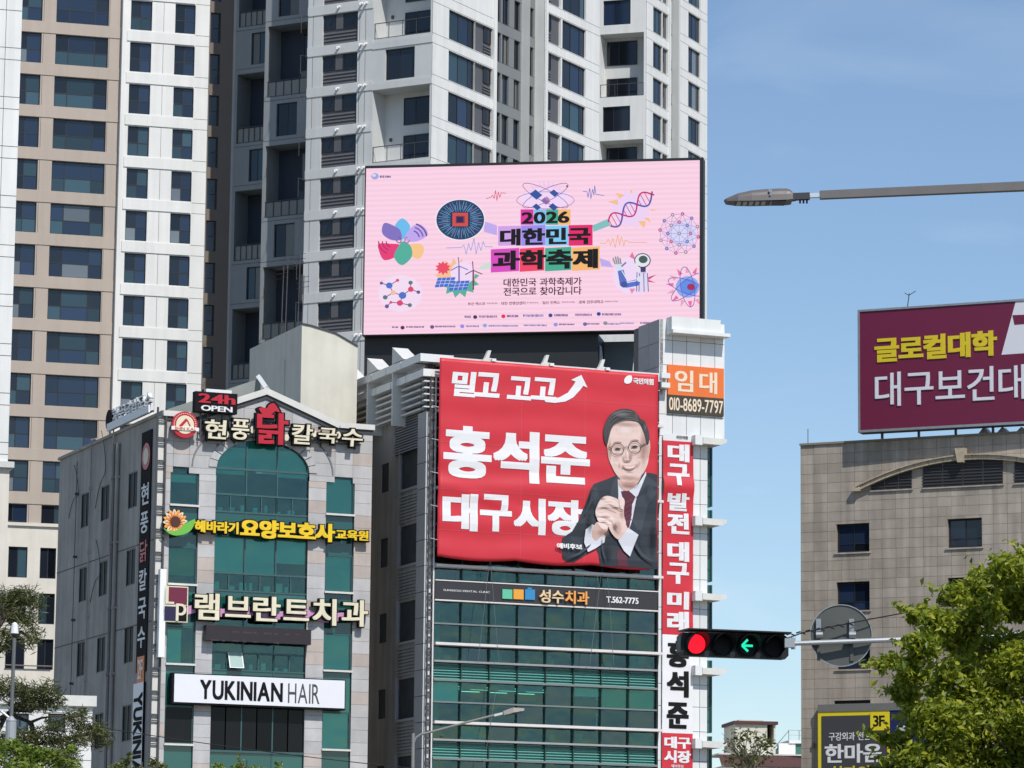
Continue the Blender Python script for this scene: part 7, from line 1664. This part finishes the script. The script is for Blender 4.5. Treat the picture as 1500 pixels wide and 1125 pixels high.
# pine at the lower left: flat pads of needles
YN = 60
t = thing('pine_tree', 'dark pine with layered needle pads around the camera pole at lower left', 'tree', Vector((at(-30, 1427, YN).x, YN, 0)))
pads = [(10, 878, 34, 16), (-20, 890, 40, 20), (38, 872, 22, 12), (52, 884, 18, 10), (30, 905, 26, 12), (12, 930, 22, 12), (44, 940, 14, 8), (52, 928, 12, 7), (2, 950, 12, 6), (44, 915, 8, 18), (-25, 940, 30, 20),
        (10, 1008, 30, 13), (45, 1018, 32, 13), (70, 1010, 20, 9), (60, 1030, 30, 10), (85, 1024, 12, 8), (-20, 1015, 30, 16), (30, 1035, 20, 8),
        (110, 1052, 18, 11), (122, 1046, 10, 8), (130, 1070, 28, 12), (100, 1085, 34, 12), (148, 1075, 14, 10), (60, 1078, 26, 10), (80, 1062, 16, 8), (30, 1080, 30, 10), (150, 1088, 12, 8), (40, 1100, 36, 12), (5, 1090, 25, 12), (-30, 1080, 30, 20), (90, 1110, 30, 12)]
cs = []
for x, y, rx, ry in pads: m_ = YN / FPX; cs.append((tuple(at(x, y, YN + float(g_.uniform(-.4, .4)))), (rx * m_, rx * m_ * .9, ry * m_)))
PN = blobs(cs, 9000, g_, .2); PN = PN + g_.normal(size=PN.shape) * .05; leaves('foliage', PN, (.3, -.3, 1.2), .15, .016, leaf_mat('pine_needle', (.055, .075, .022), (.19, .20, .07), .25), t, seed=5, droop=-.3)
q = MB(); tr = [Vector((at(-30, 1427, YN).x, YN, 0)), at(-18, 1200, YN), at(-12, 1090, YN), at(-22, 1010, YN), at(-8, 930, YN), at(5, 885, YN)]
for k in range(5): q.tube(tr[k], tr[k + 1], .15 * (1 - k * .16), 10, .15 * (1 - (k + 1) * .16))
q.put('trunk', bark, t); q = MB()
for pts in ([(-12, 1060), (20, 1040), (45, 1042), (60, 1030)], [(-12, 1090), (10, 1045), (45, 1058), (60, 1052), (85, 1048), (110, 1055)], [(45, 1058), (50, 1080), (48, 1062)], [(-8, 960), (15, 940), (30, 925), (44, 935)], [(-10, 930), (10, 900), (30, 890)], [(-14, 1095), (40, 1090), (90, 1085), (140, 1072)]):
    P_ = [at(x, y, YN + .1 * k) for k, (x, y) in enumerate(pts)]
    for k, (a, b) in enumerate(zip(P_[:-1], P_[1:])): q.tube(a, b, .045 - .008 * k, 6, .037 - .008 * k)
q.put('branch', bark, t, kind='stuff')
# bright young tree tops along the bottom edge
lm2 = leaf_mat('spring_leaf', (.10, .18, .02), (.30, .36, .05), .4); lm3 = leaf_mat('olive_leaf', (.07, .10, .02), (.20, .22, .05), .35)
def treetop(label, spots, Y, m, seed, L_=.10, group=None, x=None, dens=4200, W_=.045):
    gg = np.random.default_rng(seed); x = x or spots[0][0]; t = thing('young_tree', label, 'tree', Vector((at(x, 1427, Y).x, Y, 0)), group); s_ = Y / FPX
    cs = [(tuple(at(a, b, Y + float(gg.uniform(-.3, .3)))), (rx * s_, rx * s_ * .9, ry * s_)) for a, b, rx, ry in spots]
    leaves('crown', blobs(cs, dens, gg, .1), (.3, -.3, 1), L_, W_, m, t, seed=seed); q = MB(); b_ = at(x, 1427, Y); top_ = at(x, min(s[1] for s in spots) + 8, Y); q.tube((b_.x, Y, 0), (b_.x, Y, top_.z), .07, 8, .012)
    for a, b, rx, ry in spots: q.tube((b_.x, Y, at(x, b + 40, Y).z), at(a, b, Y), .02, 5, .006)
    q.put('trunk', bark, t); return t
treetop('bright yellow-green bush top at the bottom left below the pine', [(15, 1095, 26, 14), (45, 1105, 30, 16), (75, 1108, 28, 14), (-15, 1100, 30, 18), (30, 1125, 50, 18), (95, 1122, 26, 12), (105, 1098, 12, 8), (60, 1140, 60, 20)], 52, lm2, 21, x=20)
treetop('small leafy treetop poking up below the white YUKINIAN blade sign', [(182, 1120, 12, 10), (190, 1108, 6, 8), (172, 1126, 14, 8), (224, 1118, 10, 10), (238, 1124, 9, 7), (205, 1132, 26, 10)], 70, lm3, 22, x=200)
treetop('sparse yellow-green treetop below the dark shop window', [(352, 1118, 6, 11), (348, 1126, 14, 7), (320, 1122, 10, 5), (408, 1120, 6, 8), (372, 1128, 26, 6), (350, 1106, 3, 5)], 75, lm2, 23, x=355)
# thin-leaved tree in the gap
t = treetop('half-bare olive tree in front of the cream rooftop stair house', [(1085, 1078, 18, 16), (1105, 1084, 22, 18), (1120, 1090, 18, 14), (1070, 1092, 12, 14), (1100, 1108, 34, 16), (1126, 1100, 12, 12), (1078, 1116, 20, 14)], 150, lm3, 24, L_=.22, W_=.10, x=1100, dens=260)
q = MB(); gg = random.Random(9)
for k in range(46):
    a = at(1098 + gg.uniform(-12, 12), 1125, 150); b = at(1098 + gg.uniform(-42, 34), gg.uniform(1066, 1108), 150 + gg.uniform(-.5, .5)); m_ = a.lerp(b, .55) + Vector((gg.uniform(-.2, .2), 0, .1)); q.tube(a, m_, .03, 4, .016); q.tube(m_, b, .016, 4, .006)
q.put('twig', mat('twig_bark', (.20, .17, .12), .9), t, kind='stuff')
